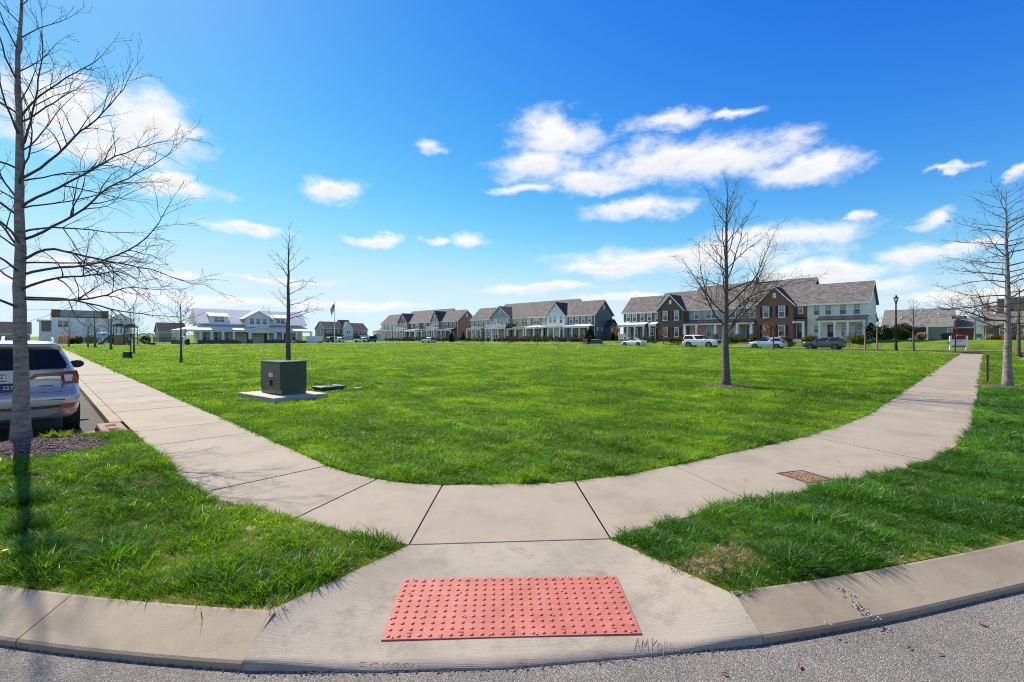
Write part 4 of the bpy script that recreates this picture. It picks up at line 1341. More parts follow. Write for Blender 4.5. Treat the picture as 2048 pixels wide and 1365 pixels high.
AMK = [[(0, 0), (0.4, 1.1), (0.8, 0)], [(0.15, 0.45), (0.65, 0.45)], [(1.0, 0), (1.1, 1), (1.45, 0.4), (1.8, 1), (1.9, 0)], [(2.4, -0.2), (2.5, 1.1)], [(3.1, 0.9), (2.45, 0.45), (3.1, -0.1)],
       circ(3.5, 0.4, 0.28, 0, 360), [(4.1, -0.2), (4.2, 0.8)], circ(4.35, 0.55, 0.25, -90, 110), [(4.9, 0), (5.0, 1)], circ(5.1, 0.75, 0.25, -90, 90), circ(5.1, 0.25, 0.28, -90, 90), [(5.8, 0), (5.9, 1.2)], [(6.2, 0), (6.3, 1.3)]]
scratch('scratched_letters', AMK, 1268, 1305, 14.5, 26, 0.003, 'scratch', 'longer scratched lettering in concrete right of the red plate', 0.05)

# ---------------------------------------------------------------- transformer, pad, ground box
padA, padB, padC = P(481, 784, 0.27), P(549, 797, 0.27), P(653, 786, 0.27)
e1 = Vector((padC.x - padB.x, padC.y - padB.y)); e2 = Vector((padA.x - padB.x, padA.y - padB.y))
# square the pad: use the mean direction of the two edges
ang = math.atan2(e1.y, e1.x) * 0.5 + (math.atan2(e2.y, e2.x) - math.pi / 2) * 0.5
PADW, PADD = 1.43, 2.1
pad = thing('transformer_pad', 'concrete pad under the green transformer', 'concrete pad', (padB.x, padB.y, padB.z - 0.27), ang)
MB().bbox(0, PADW, 0, PADD, -0.10, 0.27, 0.012).build('pad_block', 'pad', pad)
tf = thing('transformer', 'dark green metal transformer box with warning sticker on a pad', 'transformer', (padB.x, padB.y, padB.z + 0.001), ang)
BX0, BX1, BY0, BY1 = 0.40, 1.10, 0.50, 1.66
BH = 0.845
MB().box(BX0 + 0.02, BX1 - 0.012, BY0 + 0.004, BY1 - 0.004, 0, 0.16).build('base', 'transformer', tf)
MB().bbox(BX0, BX1, BY0, BY1, 0.13, BH, 0.012).build('cabinet', 'transformer', tf)
MB().bbox(BX0 - 0.012, BX1 + 0.012, BY0 - 0.012, BY1 + 0.012, BH, BH + 0.03, 0.01).build('lid', 'transformer', tf)
# the door is the face towards the left, with sticker and padlock
MB().box(BX0 - 0.008, BX0 - 0.0005, BY0 + 0.03, BY1 - 0.03, 0.15, BH - 0.02).build('door', 'transformer', tf)
d = MB(); d.box(BX0 - 0.012, BX0 - 0.0085, BY0 + 0.44, BY0 + 0.66, 0.46, 0.60); d.c = 1; d.box(BX0 - 0.0125, BX0 - 0.0082, BY0 + 0.438, BY0 + 0.662, 0.565, 0.602); d.c = 2
for k in range(4): d.box(BX0 - 0.013, BX0 - 0.0120, BY0 + 0.46, BY0 + 0.63 - 0.03 * (k % 2), 0.475 + 0.02 * k, 0.482 + 0.02 * k)
mat('warn_red', (0.6, 0.05, 0.03), 0.5)
d.build('warning_sticker', ['white_paint', 'warn_red', 'sign_text'], tf)
m = MB(); m.bbox(BX0 - 0.035, BX0 - 0.008, BY0 + 0.50, BY0 + 0.575, 0.22, 0.38, 0.004); m.c = 1
m.tube([(BX0 - 0.04, BY0 + 0.57, 0.30), (BX0 - 0.06, BY0 + 0.62, 0.28), (BX0 - 0.05, BY0 + 0.68, 0.26)], 0.012, 6)
m.build('latch', ['trim_black', 'steel'], tf)
m = MB()
for y, z in ((BY0 + 0.10, 0.80), (BY0 + 0.16, 0.77), (BY1 - 0.1, 0.80)): m.lathe([(0.014, 0), (0.012, 0.008), (0.0001, 0.01)], 8, (BX1, y, z), 'x')
for z in (0.05, 0.11): m.lathe([(0.012, 0), (0.01, -0.008), (0.0001, -0.01)], 8, (BX0 + 0.08, BY0, z), 'y')
for x in (BX0 + 0.25, BX0 + 0.33): m.lathe([(0.016, 0), (0.012, -0.008), (0.0001, -0.01)], 8, (x, BY0, BH - 0.045), 'y')
m.build('bolts', 'steel', tf)
c_, s_ = math.cos(ang), math.sin(ang)
for i in range(4):
    for j in range(6):
        lx, ly = PADW * (i + 0.5) / 4, PADD * (j + 0.5) / 6
        HOLES.append((padB.x + lx * c_ - ly * s_, padB.y + lx * s_ + ly * c_, 0.24))
gb = P(658, 778, 0.20)
vb = thing('utility_vault', 'low flat grey lidded utility box in grass beside the transformer', 'utility box', (gb.x, gb.y, gz0(gb.x, gb.y) + SW), ang)
m = MB(); m.box(-0.36, 0.36, -0.24, 0.24, -0.1, 0.10); m.build('body', 'box_side', vb)
MB().bbox(-0.40, 0.40, -0.28, 0.28, 0.10, 0.155, 0.012).build('lid', 'box_lid', vb)
m = MB()
for k in range(14):
    x = -0.38 + k * 0.058; m.box(x, x + 0.03, -0.30, -0.279, 0.085, 0.14)
for k in range(9):
    y = -0.26 + k * 0.06; m.box(-0.421, -0.399, y, y + 0.03, 0.085, 0.14)
m.build('rim_ribs', 'box_side', vb)
m = MB()
m.tube([(-0.2, -0.2, 0.157), (0, 0, 0.158), (0.22, 0.2, 0.157)], 0.012, 4); m.tube([(-0.2, 0.2, 0.157), (0, 0, 0.158), (0.22, -0.2, 0.157)], 0.012, 4)
m.build('lid_ribs', 'box_side', vb)
for dx in (-0.25, 0, 0.25): HOLES.append((gb.x + dx * c_, gb.y + dx * s_, 0.26))
q = P(716, 779, 0.16)
wp = thing('valve_cover', 'small white round cover in the grass near the utility box', 'cover', (q.x, q.y, gz0(q.x, q.y) + SW))
m = MB(); m.lathe([(0.13, -0.05), (0.13, 0.06), (0.11, 0.075), (0.0001, 0.08)], 16); m.build('cap', 'box_lid', wp)
HOLES.append((q.x, q.y, 0.2))

# ---------------------------------------------------------------- rusty access cover
ca, cb_, cc_, cd_ = P(1560, 949.5, SW + 0.004), P(1595, 938, SW + 0.004), P(1660, 957.5, SW + 0.004), P(1624, 968.5, SW + 0.004)
o0 = (ca + cb_ + cc_ + cd_) / 4
e1 = ((cc_ - cb_) + (cd_ - ca)) / 2; e2 = ((cb_ - ca) + (cc_ - cd_)) / 2
w_, h_ = e1.length / 2, e2.length / 2
an = math.atan2(e1.y, e1.x)
cv = thing('access_cover', 'rusty chequered iron access cover set in the right-hand walk', 'access cover', (o0.x, o0.y, gz0(o0.x, o0.y) + SW), an)
m = MB()
t_ = 0.018
m.box(-w_, w_, -h_, -h_ + t_, -0.05, 0.006); m.box(-w_, w_, h_ - t_, h_, -0.05, 0.006); m.box(-w_, -w_ + t_, -h_ + t_, h_ - t_, -0.05, 0.0062); m.box(w_ - t_, w_, -h_ + t_, h_ - t_, -0.05, 0.0062)
m.build('frame', 'rust', cv)
MB().box(-w_ + t_ + 0.004, w_ - t_ - 0.004, -h_ + t_ + 0.004, h_ - t_ - 0.004, -0.04, 0.003).build('lid', 'rust_pale', cv)
m = MB()
rg = random.Random(4)
nx, ny = 17, 9
for i in range(nx):
    for j in range(ny):
        x = lerp(-w_ + 0.035, w_ - 0.035, i / (nx - 1)); y = lerp(-h_ + 0.035, h_ - 0.035, j / (ny - 1))
        if rg.random() < 0.10: continue
        a = math.pi / 4 if (i + j) % 2 else -math.pi / 4
        c2, s2 = math.cos(a) * 0.018, math.sin(a) * 0.018; c3, s3 = -math.sin(a) * 0.006, math.cos(a) * 0.006
        m.add([(x - c2 - c3, y - s2 - s3, 0.0028), (x + c2 - c3, y + s2 - s3, 0.0028), (x + c2 + c3, y + s2 + s3, 0.0028), (x - c2 + c3, y - s2 + s3, 0.0028), (x, y, 0.008)], [(0, 1, 4), (1, 2, 4), (2, 3, 4), (3, 0, 4)])
m.build('tread_pattern', 'rust', cv)

# ---------------------------------------------------------------- storm inlet at the end of the parking bay
p = UV(10.75, 0.80)
si = thing('storm_inlet', 'reddish storm drain inlet at the end of the parking bay', 'storm drain', (p.x, p.y, gz0(p.x, p.y)), math.radians(135))
m = MB(); m.bbox(0, 1.28, -0.36, 0.0, 0.09, SW + 0.006, 0.012); m.build('top_slab', 'inlet_red', si)
m = MB(); m.box(0, 1.28, -0.34, -0.28, -0.10, 0.088); m.build('back_wall', 'joint_dark', si)
m = MB(); m.box(0.001, 0.06, -0.28, 0.02, -0.05, 0.089); m.box(1.22, 1.279, -0.28, 0.02, -0.05, 0.089); m.build('side_walls', 'inlet_red', si)
m = MB(); m.bbox(-0.05, 1.3, 0.02, 0.62, -0.02, 0.012, 0.008); m.build('apron', 'inlet_red', si)
for x in (0.36, 0.86):
    f_ = MB().bbox(x - 0.10, x + 0.10, -0.25, -0.10, SW, SW + 0.014, 0.004).build('grate', 'rust', si)
# bright little plant on the island
def leafy_plant(name, label, cat_, loc, n, h, w, material, seed, group=None):
    r = random.Random(seed)
    t = thing(name, label, cat_, loc, 0, group)
    m = MB()
    for _ in range(n):
        a = r.uniform(0, 6.283); e = r.uniform(0.25, 1.25); l = h * r.uniform(0.6, 1.15)
        d = Vector((math.cos(a) * math.cos(e), math.sin(a) * math.cos(e), math.sin(e))); s = d.cross(Vector((0, 0, 1))).normalized()
        b = Vector((math.cos(a), math.sin(a), 0)) * r.uniform(0, w)
        q1 = b + d * l * 0.55; q2 = b + d * l + Vector((0, 0, -0.15 * l))
        ww = l * 0.13
        m.add([b - s * ww * 0.4, b + s * ww * 0.4, q1 + s * ww, q2, q1 - s * ww], [(0, 1, 2, 4), (4, 2, 3)])
    m.build('leaves', material, t)
    return t
p = ground_at(112, 884, SW)
leafy_plant('young_plant', 'small bright yellow-green plant beside the silver car', 'plant', p, 130, 0.24, 0.12, 'leaf_bright', 3)
p = ground_at(4, 1140, SW)
dn = thing('dandelion', 'yellow dandelion flower in the grass at the left edge', 'flower', p)
MB().tube([(0, 0, 0), (0.01, 0, 0.08), (0.02, 0, 0.13)], 0.003, 5).build('stem', 'leaf_bright', dn)
mat('petal', (0.75, 0.42, 0.01), 0.7)
MB().lathe([(0.006, 0.12), (0.022, 0.132), (0.016, 0.14), (0.0001, 0.142)], 12, (0.02, 0, 0)).build('flower_head', 'petal', dn)
# ---------------------------------------------------------------- windows, doors and other house parts
WM = {}
def window(parent, x, z, w, h, y, double=False, rz=0.0, grid=True, name='window', axis='y'):
    """window standing 4 cm proud of a front wall (local -y is outside); panes are sub-parts"""
    key = (round(w, 2), round(h, 2), double, grid)
    if key not in WM:
        b = 0.11
        m = MB()
        m.box(-w / 2, w / 2, -0.05, 0.0, h / 2 - b, h / 2); m.box(-w / 2, w / 2, -0.05, 0.0, -h / 2, -h / 2 + b)
        m.box(-w / 2, -w / 2 + b, -0.049, 0.0, -h / 2 + b, h / 2 - b); m.box(w / 2 - b, w / 2, -0.049, 0.0, -h / 2 + b, h / 2 - b)
        m.box(-w / 2 + b, w / 2 - b, -0.04, -0.001, -0.035, 0.035)
        if double: m.box(-0.07, 0.07, -0.047, -0.002, -h / 2 + b, h / 2 - b)
        m.box(-w / 2 - 0.06, w / 2 + 0.06, -0.075, 0.0, -h / 2 - 0.05, -h / 2 - 0.001)
        if grid:
            for cx in ((-w / 4, w / 4) if double else (0,)):
                m.box(cx - 0.014, cx + 0.014, -0.032, -0.012, 0.036, h / 2 - b)
            m.box(-w / 2 + b, w / 2 - b, -0.0315, -0.0125, h / 4 - 0.02, h / 4 + 0.008)
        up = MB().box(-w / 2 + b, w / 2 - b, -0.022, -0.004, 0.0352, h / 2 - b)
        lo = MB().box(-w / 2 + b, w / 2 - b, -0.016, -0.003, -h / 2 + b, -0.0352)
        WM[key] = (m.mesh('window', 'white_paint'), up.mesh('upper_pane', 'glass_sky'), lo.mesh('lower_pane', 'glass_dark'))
    a, b_, c = WM[key]
    o = link(name, a, parent, (x, y, z), rz)
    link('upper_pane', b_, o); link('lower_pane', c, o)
    return o

def door(parent, x, y, h=2.1, w=0.95, material='door_dark', z0=0.12):
    m = MB(); m.box(x - w / 2 - 0.1, x - w / 2, y - 0.05, y, z0, z0 + h + 0.1); m.box(x + w / 2, x + w / 2 + 0.1, y - 0.05, y, z0, z0 + h + 0.1); m.box(x - w / 2, x + w / 2, y - 0.05, y, z0 + h, z0 + h + 0.1)
    d = MB().box(x - w / 2, x + w / 2, y - 0.03, y - 0.001, z0, z0 + h).build('door', material, parent)
    m.build('door_frame', 'white_paint', d)
    MB().box(x - w * 0.25, x + w * 0.25, y - 0.034, y - 0.0305, z0 + 1.05, z0 + h - 0.2).build('door_glass', 'glass_dark', d)
    return d

def porch(parent, x0, x1, y0, depth, roof_mat, posts, z_eave=2.75, z_top=3.45, tapered=False, ends=0.25, deck=0.14, stone='stone', hip=False):
    """roof sheds from z_top at the wall to z_eave at the outer edge"""
    MB().box(x0 + 0.05, x1 - 0.05, y0 - depth + 0.05, y0 - 0.003, -0.3, deck).build('porch_deck', 'pad', parent)
    m = MB()
    a, b = x0 - ends, x1 + ends
    ia, ib = (a + 0.9, b - 0.9) if hip else (a, b)
    m.slab((a, y0 - depth - 0.25, z_eave + 0.16), (b, y0 - depth - 0.25, z_eave + 0.16), (ib, y0 - 0.002, z_top), (ia, y0 - 0.002, z_top), 0.10)
    if hip:
        for (e, i) in ((a, ia), (b, ib)):
            m.add([(e, y0 - depth - 0.25, z_eave + 0.159), (i, y0 - 0.003, z_top - 0.001), (e, y0 - 0.003, z_eave + 0.159)], [(0, 1, 2)])
    ro = m.build('porch_roof', roof_mat, parent)
    if roof_mat.startswith('metal'):
        s = MB(); k = a + 0.2
        while k < b - 0.1:
            q = k if not hip else lerp(ia, ib, (k - a) / (b - a))
            s.slab((k - 0.02, y0 - depth - 0.25, z_eave + 0.20), (k + 0.02, y0 - depth - 0.25, z_eave + 0.20), (q + 0.02, y0 - 0.004, z_top + 0.04), (q - 0.02, y0 - 0.004, z_top + 0.04), 0.05)
            k += 0.42
        s.build('roof_seams', roof_mat, ro)
    MB().box(x0 - 0.05, x1 + 0.05, y0 - depth - 0.06, y0 - depth + 0.16, z_eave - 0.24, z_eave + 0.055).build('porch_beam', 'white_paint', parent)
    for px in posts:
        if tapered:
            m = MB(); w0, w1 = 0.22, 0.15; yy = y0 - depth + 0.06
            m.add([(px - w0, yy - w0, 0.95), (px + w0, yy - w0, 0.95), (px + w0, yy + w0, 0.95), (px - w0, yy + w0, 0.95), (px - w1, yy - w1, z_eave - 0.24), (px + w1, yy - w1, z_eave - 0.24), (px + w1, yy + w1, z_eave - 0.24), (px - w1, yy + w1, z_eave - 0.24)],
                  [(0, 1, 5, 4), (1, 2, 6, 5), (2, 3, 7, 6), (3, 0, 4, 7)])
            po = m.build('post', 'white_paint', parent)
            MB().box(px - 0.3, px + 0.3, yy - 0.3, yy + 0.3, -0.3, 0.95).build('post_base', stone, po)
        else:
            yy = y0 - depth + 0.06
            m = MB(); m.box(px - 0.12, px + 0.12, yy - 0.12, yy + 0.12, 0.10, z_eave - 0.245); m.box(px - 0.16, px + 0.16, yy - 0.16, yy + 0.16, 0.12, 0.34); m.box(px - 0.155, px + 0.155, yy - 0.155, yy + 0.155, z_eave - 0.42, z_eave - 0.25)
            m.build('post', 'white_paint', parent)

def steps(parent, x, w, y, z_top=0.14, n=4):
    for k in range(n):
        MB().bbox(x - w / 2, x + w / 2, y - 0.32 * (k + 1), y - 0.32 * k - 0.002, z_top - 0.17 * (k + 2), z_top - 0.17 * k - 0.02 - 0.10, 0.01).build('step', 'pad', parent)

def gable_house(parent, w, depth, eave, ridge, ridge_y, wall, roof, x0=0.0, over=0.35, over_l=None, over_r=None, end_wall=None, fascia=True, z0=-0.4):
    prof = [(0, z0), (depth, z0), (depth, eave), (ridge_y, ridge - 0.02), (0, eave)]
    MB().prism(prof, 'x', x0, x0 + w).build('wall', wall, parent)
    ol = over if over_l is None else over_l; orr = over if over_r is None else over_r
    m = MB()
    a, b = x0 - ol, x0 + w + orr
    k = (ridge - eave) / ridge_y
    kb = (ridge - eave) / (depth - ridge_y)
    ye, yb = -over, depth + over
    m.slab((a, ye, eave - k * over + 0.12), (b, ye, eave - k * over + 0.12), (b, ridge_y, ridge + 0.12), (a, ridge_y, ridge + 0.12), 0.14)
    m.slab((a, ridge_y, ridge + 0.119), (b, ridge_y, ridge + 0.119), (b, yb, eave - kb * over + 0.12), (a, yb, eave - kb * over + 0.12), 0.14)
    ro = m.build('roof', roof, parent)
    if fascia:
        f = MB()
        f.box(a + 0.01, b - 0.01, ye - 0.06, ye - 0.003, eave - k * over - 0.12, eave - k * over + 0.10)
        f.box(x0 + 0.002, x0 + w - 0.002, ye + 0.001, 0.0, eave - k * over - 0.16, eave - k * over - 0.06)
        f.build('gutter', 'white_paint', ro)
    # verge boards on both ends
    for xx, s in ((a, -1), (b, 1)):
        v = MB()
        for (ya, za, yb_, zb) in ((ye, eave - k * over, ridge_y, ridge), (yb, eave - kb * over, ridge_y, ridge)):
            v.add([(xx, ya, za - 0.10), (xx, yb_, zb - 0.10), (xx, yb_, zb + 0.10), (xx, ya, za + 0.10), (xx + s * 0.03, ya, za - 0.10), (xx + s * 0.03, yb_, zb - 0.10), (xx + s * 0.03, yb_, zb + 0.10), (xx + s * 0.03, ya, za + 0.10)],
                  [(0, 1, 2, 3), (4, 5, 6, 7), (0, 1, 5, 4), (3, 2, 6, 7), (0, 3, 7, 4), (1, 2, 6, 5)])
        v.build('verge_board', 'white_paint', ro)
    return ro

def front_gable(parent, x0, x1, proj, eave, wall, roof, peak=None, depth_back=3.0, over=0.3, vent=True, z0=-0.4, z_from=None):
    w = x1 - x0; cx = (x0 + x1) / 2
    peak = peak or eave + w * 0.5 * 0.95
    zz = z0 if z_from is None else z_from
    prof = [(x0, zz), (x1, zz), (x1, eave), (cx, peak), (x0, eave)]
    MB().prism(prof, 'y', -proj, depth_back * 0.5).build('gable_wall', wall, parent)
    k = (peak - eave) / (w / 2)
    yb = depth_back + 0.6
    m = MB()
    ze = eave - k * over + 0.12
    m.slab((x0 - over, -proj - 0.3, ze), (cx, -proj - 0.3, peak + 0.12), (cx, yb, peak + 0.12), (x0 - over, yb * 0.45, ze), 0.13)
    m.slab((cx, -proj - 0.3, peak + 0.119), (x1 + over, -proj - 0.3, ze), (x1 + over, yb * 0.45, ze), (cx, yb, peak + 0.119), 0.13)
    ro = m.build('gable_roof', roof, parent)
    v = MB(); y = -proj - 0.33
    for s in (-1, 1):
        xe = cx + s * (w / 2 + over)
        v.add([(xe, y, ze - 0.28), (cx, y, peak - 0.16), (cx, y, peak + 0.09), (xe, y, ze - 0.04), (xe, y + 0.028, ze - 0.28), (cx, y + 0.028, peak - 0.16), (cx, y + 0.028, peak + 0.09), (xe, y + 0.028, ze - 0.04)],
              [(0, 1, 2, 3), (7, 6, 5, 4), (0, 1, 5, 4), (3, 2, 6, 7), (0, 3, 7, 4)])
    v.build('verge_board', 'white_paint', ro)
    if vent:
        vm_ = MB(); vm_.box(cx - 0.22, cx + 0.22, -proj - 0.05, -proj, eave + (peak - eave) * 0.35, eave + (peak - eave) * 0.35 + 0.75)
        vm_.build('gable_vent', 'white_paint', parent)
    return ro

def shutters(parent, x, z, w, h, y, material):
    for s in (-1, 1):
        xx = x + s * (w / 2 + 0.22)
        m = MB(); m.box(xx - 0.19, xx + 0.19, y - 0.04, y, z - h / 2, z + h / 2)
        for k in range(2): m.box(xx - 0.14, xx + 0.14, y - 0.05, y - 0.041, z - h / 2 + 0.1 + k * h / 2, z - 0.08 + k * h / 2)
        m.build('shutter', material, parent)

def railing(parent, x0, x1, y, z, h=0.95):
    m = MB()
    m.box(x0, x1, y - 0.04, y + 0.04, z + h - 0.07, z + h); m.box(x0, x1, y - 0.03, y + 0.03, z + 0.08, z + 0.14)
    k = x0 + 0.12
    while k < x1 - 0.05:
        m.box(k - 0.018, k + 0.018, y - 0.018, y + 0.018, z + 0.1401, z + h - 0.0701); k += 0.125
    for q in (x0, x1): m.box(q - 0.07, q + 0.07, y - 0.072, y + 0.072, z, z + h + 0.12)
    return m.build('balcony_railing', 'rail_white', parent)

EAVE, RIDGE, UP = 5.55, 8.45, 4.55
mat('shutter_plum', (0.05, 0.022, 0.03), 0.6); mat('shutter_black', (0.018, 0.02, 0.024), 0.6); mat('door_lilac', (0.42, 0.30, 0.42), 0.5)
RZ = math.radians(-45)
FV = 82.0
def unit_root(label, u_left, group):
    p = UV(u_left, FV)
    return thing('townhouse', label, 'townhouse', (p.x, p.y, HB + 0.10), RZ, group)
G = 'townhouses along the far street'
def end_unit(label, u_l, w, wall, end, porch_mat='metal_white', px=None, hip=False, wins=None, side='r', group=G, low=True, dcol='door_dark', lean_wall=None):
    t = unit_root(label, u_l, group)
    gable_house(t, w, 6.5, EAVE, RIDGE, 3.25, wall, 'shingle', over_l=0.3 if side == 'l' else 0.0, over_r=0.3 if side == 'r' else 0.0)
    for f in (wins or (0.16, 0.36, 0.60, 0.82)): window(t, w * f, UP - 0.15, 0.95, 1.65, 0.0)
    a, b = px or (0.12, 0.85)
    posts = [w * a + 0.15, lerp(w * a, w * b, 0.36), lerp(w * a, w * b, 0.64), w * b - 0.15] if (b - a) > 0.5 else [w * a + 0.15, w * b - 0.15]
    porch(t, w * a, w * b, 0.0, 1.8, porch_mat, posts, hip=hip)
    for xa in (-0.002, w - 0.13): MB().box(xa, xa + 0.132, -0.035, 0.0, 0, EAVE - 0.15).build('corner_board', 'white_paint', t)
    return t

def mid_roof(t, w, ridge=9.25, depth=9.5, wall='siding_taupe', ol=0.0, orr=0.0):
    return gable_house(t, w, depth, EAVE, ridge, depth / 2, wall, 'shingle', over_l=ol, over_r=orr)

# --- block 1 (nearest row), from its left end to its right end
U1 = [u_of(x, FV) for x in (1247, 1311, 1379, 1456, 1517, 1615, 1737)]
W1 = [U1[i] - U1[i + 1] for i in range(6)]
t = end_unit('blue-grey sided end townhouse with white metal porch, left end of nearest row', U1[0], W1[0], SID['navy'], 'l', px=(0.0, 0.80), side='l')
w = W1[0]
for f in (0.16, 0.40): window(t, w * f, 1.35, 0.85, 1.9, 0.0)
door(t, w * 0.64, 0.0); window(t, w * 0.90, 1.55, 0.75, 1.4, 0.0); steps(t, w * 0.64, 1.4, -1.8)
t = unit_root('brown brick townhouse with gable and dark shutters in the nearest row', U1[1], G); w = W1[1]
mid_roof(t, w, 9.0, 8.5, 'brick_brown', 0.25, 0)
gx0, gx1 = w * 0.15, w * 0.90
front_gable(t, gx0, gx1, 1.0, EAVE, 'brick_brown', 'shingle_dark', peak=8.15)
for f in (0.30, 0.74):
    x = lerp(gx0, gx1, f)
    window(t, x, UP - 0.15, 0.95, 1.75, -1.0); shutters(t, x, UP - 0.15, 0.95, 1.7, -1.0, 'shutter_plum')
    window(t, x, 1.4, 0.95, 1.75, -1.0); shutters(t, x, 1.4, 0.95, 1.7, -1.0, 'shutter_plum')
window(t, w * 0.075, UP, 0.5, 1.2, 0.0); door(t, w * 0.07, 0.0, w=0.75)
porch(t, -0.55, w * 0.13, 0.0, 1.5, 'metal_white', [-0.4], ends=0.05)
t = unit_root('lavender grey sided townhouse right of the brown brick one', U1[2], G); w = W1[2]
mid_roof(t, w, 9.75, 9.5, SID['lavender'], 0.3, 0)
window(t, w * 0.20, UP - 0.1, 0.9, 1.7, 0.0); window(t, w * 0.58, UP - 0.1, 1.9, 1.7, 0.0, True)
window(t, w * 0.60, 1.4, 1.9, 1.9, 0.0, True); door(t, w * 0.20, 0.0, material='maroon')
porch(t, -0.2, w - 0.02, 0.0, 2.0, 'metal_dark', [0.05, w * 0.32, w * 0.80], tapered=True, ends=0.0, stone='brick_red'); steps(t, w * 0.2, 1.5, -2.0)
t = unit_root('olive grey sided townhouse left of the red brick one', U1[3], G); w = W1[3]
mid_roof(t, w, 9.75, 9.5, SID['olive'], 0, 0)
window(t, w * 0.26, UP - 0.1, 1.9, 1.7, 0.0, True); window(t, w * 0.80, UP - 0.1, 0.95, 1.7, 0.0)
window(t, w * 0.22, 1.4, 1.9, 1.9, 0.0, True); door(t, w * 0.72, 0.0)
porch(t, 0.02, w - 0.1, 0.0, 2.0, 'metal_dark', [w * 0.46, w - 0.45], tapered=True, ends=0.0); steps(t, w * 0.72, 1.5, -2.0)
t = unit_root('red brick townhouse with gable and black shutters in the nearest row', U1[4], G); w = W1[4]
mid_roof(t, w, 9.75, 9.5, 'brick_red', 0, 0.25)
gx0, gx1 = 0.02, w * 0.76
front_gable(t, gx0, gx1, 1.0, EAVE, 'brick_red', 'shingle_dark', peak=8.25)
for f in (0.27, 0.70):
    x = lerp(gx0, gx1, f)
    for z in (UP - 0.2, 1.4): window(t, x, z, 0.95, 1.8, -1.0); shutters(t, x, z, 0.95, 1.75, -1.0, 'shutter_black')
window(t, w * 0.87, UP + 0.1, 0.65, 1.3, 0.0); door(t, w * 0.87, 0.0)
porch(t, w * 0.77, w - 0.05, 0.0, 1.5, 'metal_dark', [w - 0.25], ends=0.0); steps(t, w * 0.87, 1.3, -1.5, n=5)
t = end_unit('cream white sided end townhouse with dark porch roof, right end of nearest row', U1[5], W1[5], SID['white'], 'r', porch_mat='metal_dark', px=(0.24, 0.985), side='r')
w = W1[5]
window(t, w * 0.155, 1.65, 0.75, 1.35, 0.0); door(t, w * 0.41, 0.0)
for f in (0.63, 0.84): window(t, w * f, 1.3, 1.0, 1.95, 0.0)
for f in (0.66, 0.82):                                           # white rocking chairs stand on the porch (see below)
    pass
m = MB(); m.prism([(0, -0.4), (5.5, -0.4), (5.5, 2.6), (0, 3.6)], 'y', 7.0, 12.0)
rw = MB(); rw.prism([(5.0, -0.4), (11.0, -0.4), (11.0, 3.0), (8.0, 4.4), (5.0, 3.0)], 'x', w - 5.5, w - 0.6); rw.build('rear_wing', SID['white'], t)
rr = MB(); rr.slab((w - 5.8, 4.8, 2.95), (w - 0.3, 4.8, 2.95), (w - 0.3, 8.0, 4.52), (w - 5.8, 8.0, 4.52), 0.12); rr.slab((w - 5.8, 8.0, 4.519), (w - 0.3, 8.0, 4.519), (w - 0.3, 11.3, 2.95), (w - 5.8, 11.3, 2.95), 0.12); rr.build('rear_roof', 'shingle', t)

# --- block 2
U2 = [u_of(x, FV) for x in (943, 984, 1024.5, 1061, 1098, 1134, 1190)]
W2 = [U2[i] - U2[i + 1] for i in range(6)]
G2 = 'townhouses along the far street'
t = end_unit('pale grey sided end townhouse with shingle porch, left end of middle row', U2[0], W2[0], SID['grey'], 'l', porch_mat='shingle', px=(0.0, 0.72), hip=True, side='l')
w = W2[0]
for f in (0.16, 0.38): window(t, w * f, 1.35, 0.85, 1.9, 0.0)
door(t, w * 0.60, 0.0); window(t, w * 0.86, 1.5, 0.7, 1.3, 0.0)
def balcony_unit(label, u_l, w, wall, group, upwins=(0.30, 0.62, 0.84)):
    t = unit_root(label, u_l, group)
    mid_roof(t, w, 9.25, 9.5, wall)
    front_gable(t, 0.03, w - 0.03, 0.8, EAVE + 0.1, wall, 'shingle_dark', peak=8.3)
    for f in upwins: window(t, w * f, UP - 0.1, 0.9, 1.7, -0.8)
    MB().box(-0.02, w + 0.02, -2.5, -0.82, 2.72, 3.0).build('balcony_deck', 'white_paint', t)
    railing(t, 0.05, w - 0.05, -2.42, 3.0)
    for f in (0.02, 0.34, 0.66, 0.98):
        m = MB(); m.box(w * f - 0.11, w * f + 0.11, -2.5, -2.28, 0.10, 2.719); m.build('post', 'white_paint', t)
    MB().box(0, w, -2.5, -0.81, -0.3, 0.14).build('porch_deck', 'pad', t)
    window(t, w * 0.30, 1.35, 1.6, 1.9, -0.8, True); door(t, w * 0.80, -0.8)
    return t
balcony_unit('blue-grey gabled townhouse with white balcony in the middle row', U2[1], W2[1], SID['blue'], G2)
def porch_unit(label, u_l, w, wall, roof_mat, first, group, dm='door_dark'):
    t = unit_root(label, u_l, group)
    mid_roof(t, w, 9.25, 9.5, wall)
    a, b = (0.25, 0.68) if first else (0.74, 0.32)
    window(t, w * a, UP - 0.1, 0.75, 1.4, 0.0); window(t, w * b, UP - 0.15, 1.9, 1.75, 0.0, True)
    porch(t, 0.1, w - 0.1, 0.0, 2.0, roof_mat, [0.35, w * 0.5, w - 0.35], tapered=True, ends=0.1)
    window(t, w * b, 1.4, 1.8, 1.9, 0.0, True); door(t, w * a, 0.0, material=dm)
    return t
t = porch_unit('cream yellow sided townhouse in the middle row', U2[2], W2[2], SID['cream'], 'shingle', True, G2)
pg = MB(); pg.prism([(-0.2, 3.02), (1.9, 3.02), (0.85, 3.95)], 'y', -2.35, -0.2); pg.build('porch_gable', 'shingle_dark', t)
porch_unit('taupe grey sided townhouse with white metal porch in the middle row', U2[3], W2[3], SID['taupe'], 'metal_white', False, G2)
balcony_unit('white board gabled townhouse with white balcony in the middle row', U2[4], W2[4], SID['board'], G2, (0.22, 0.46, 0.80))
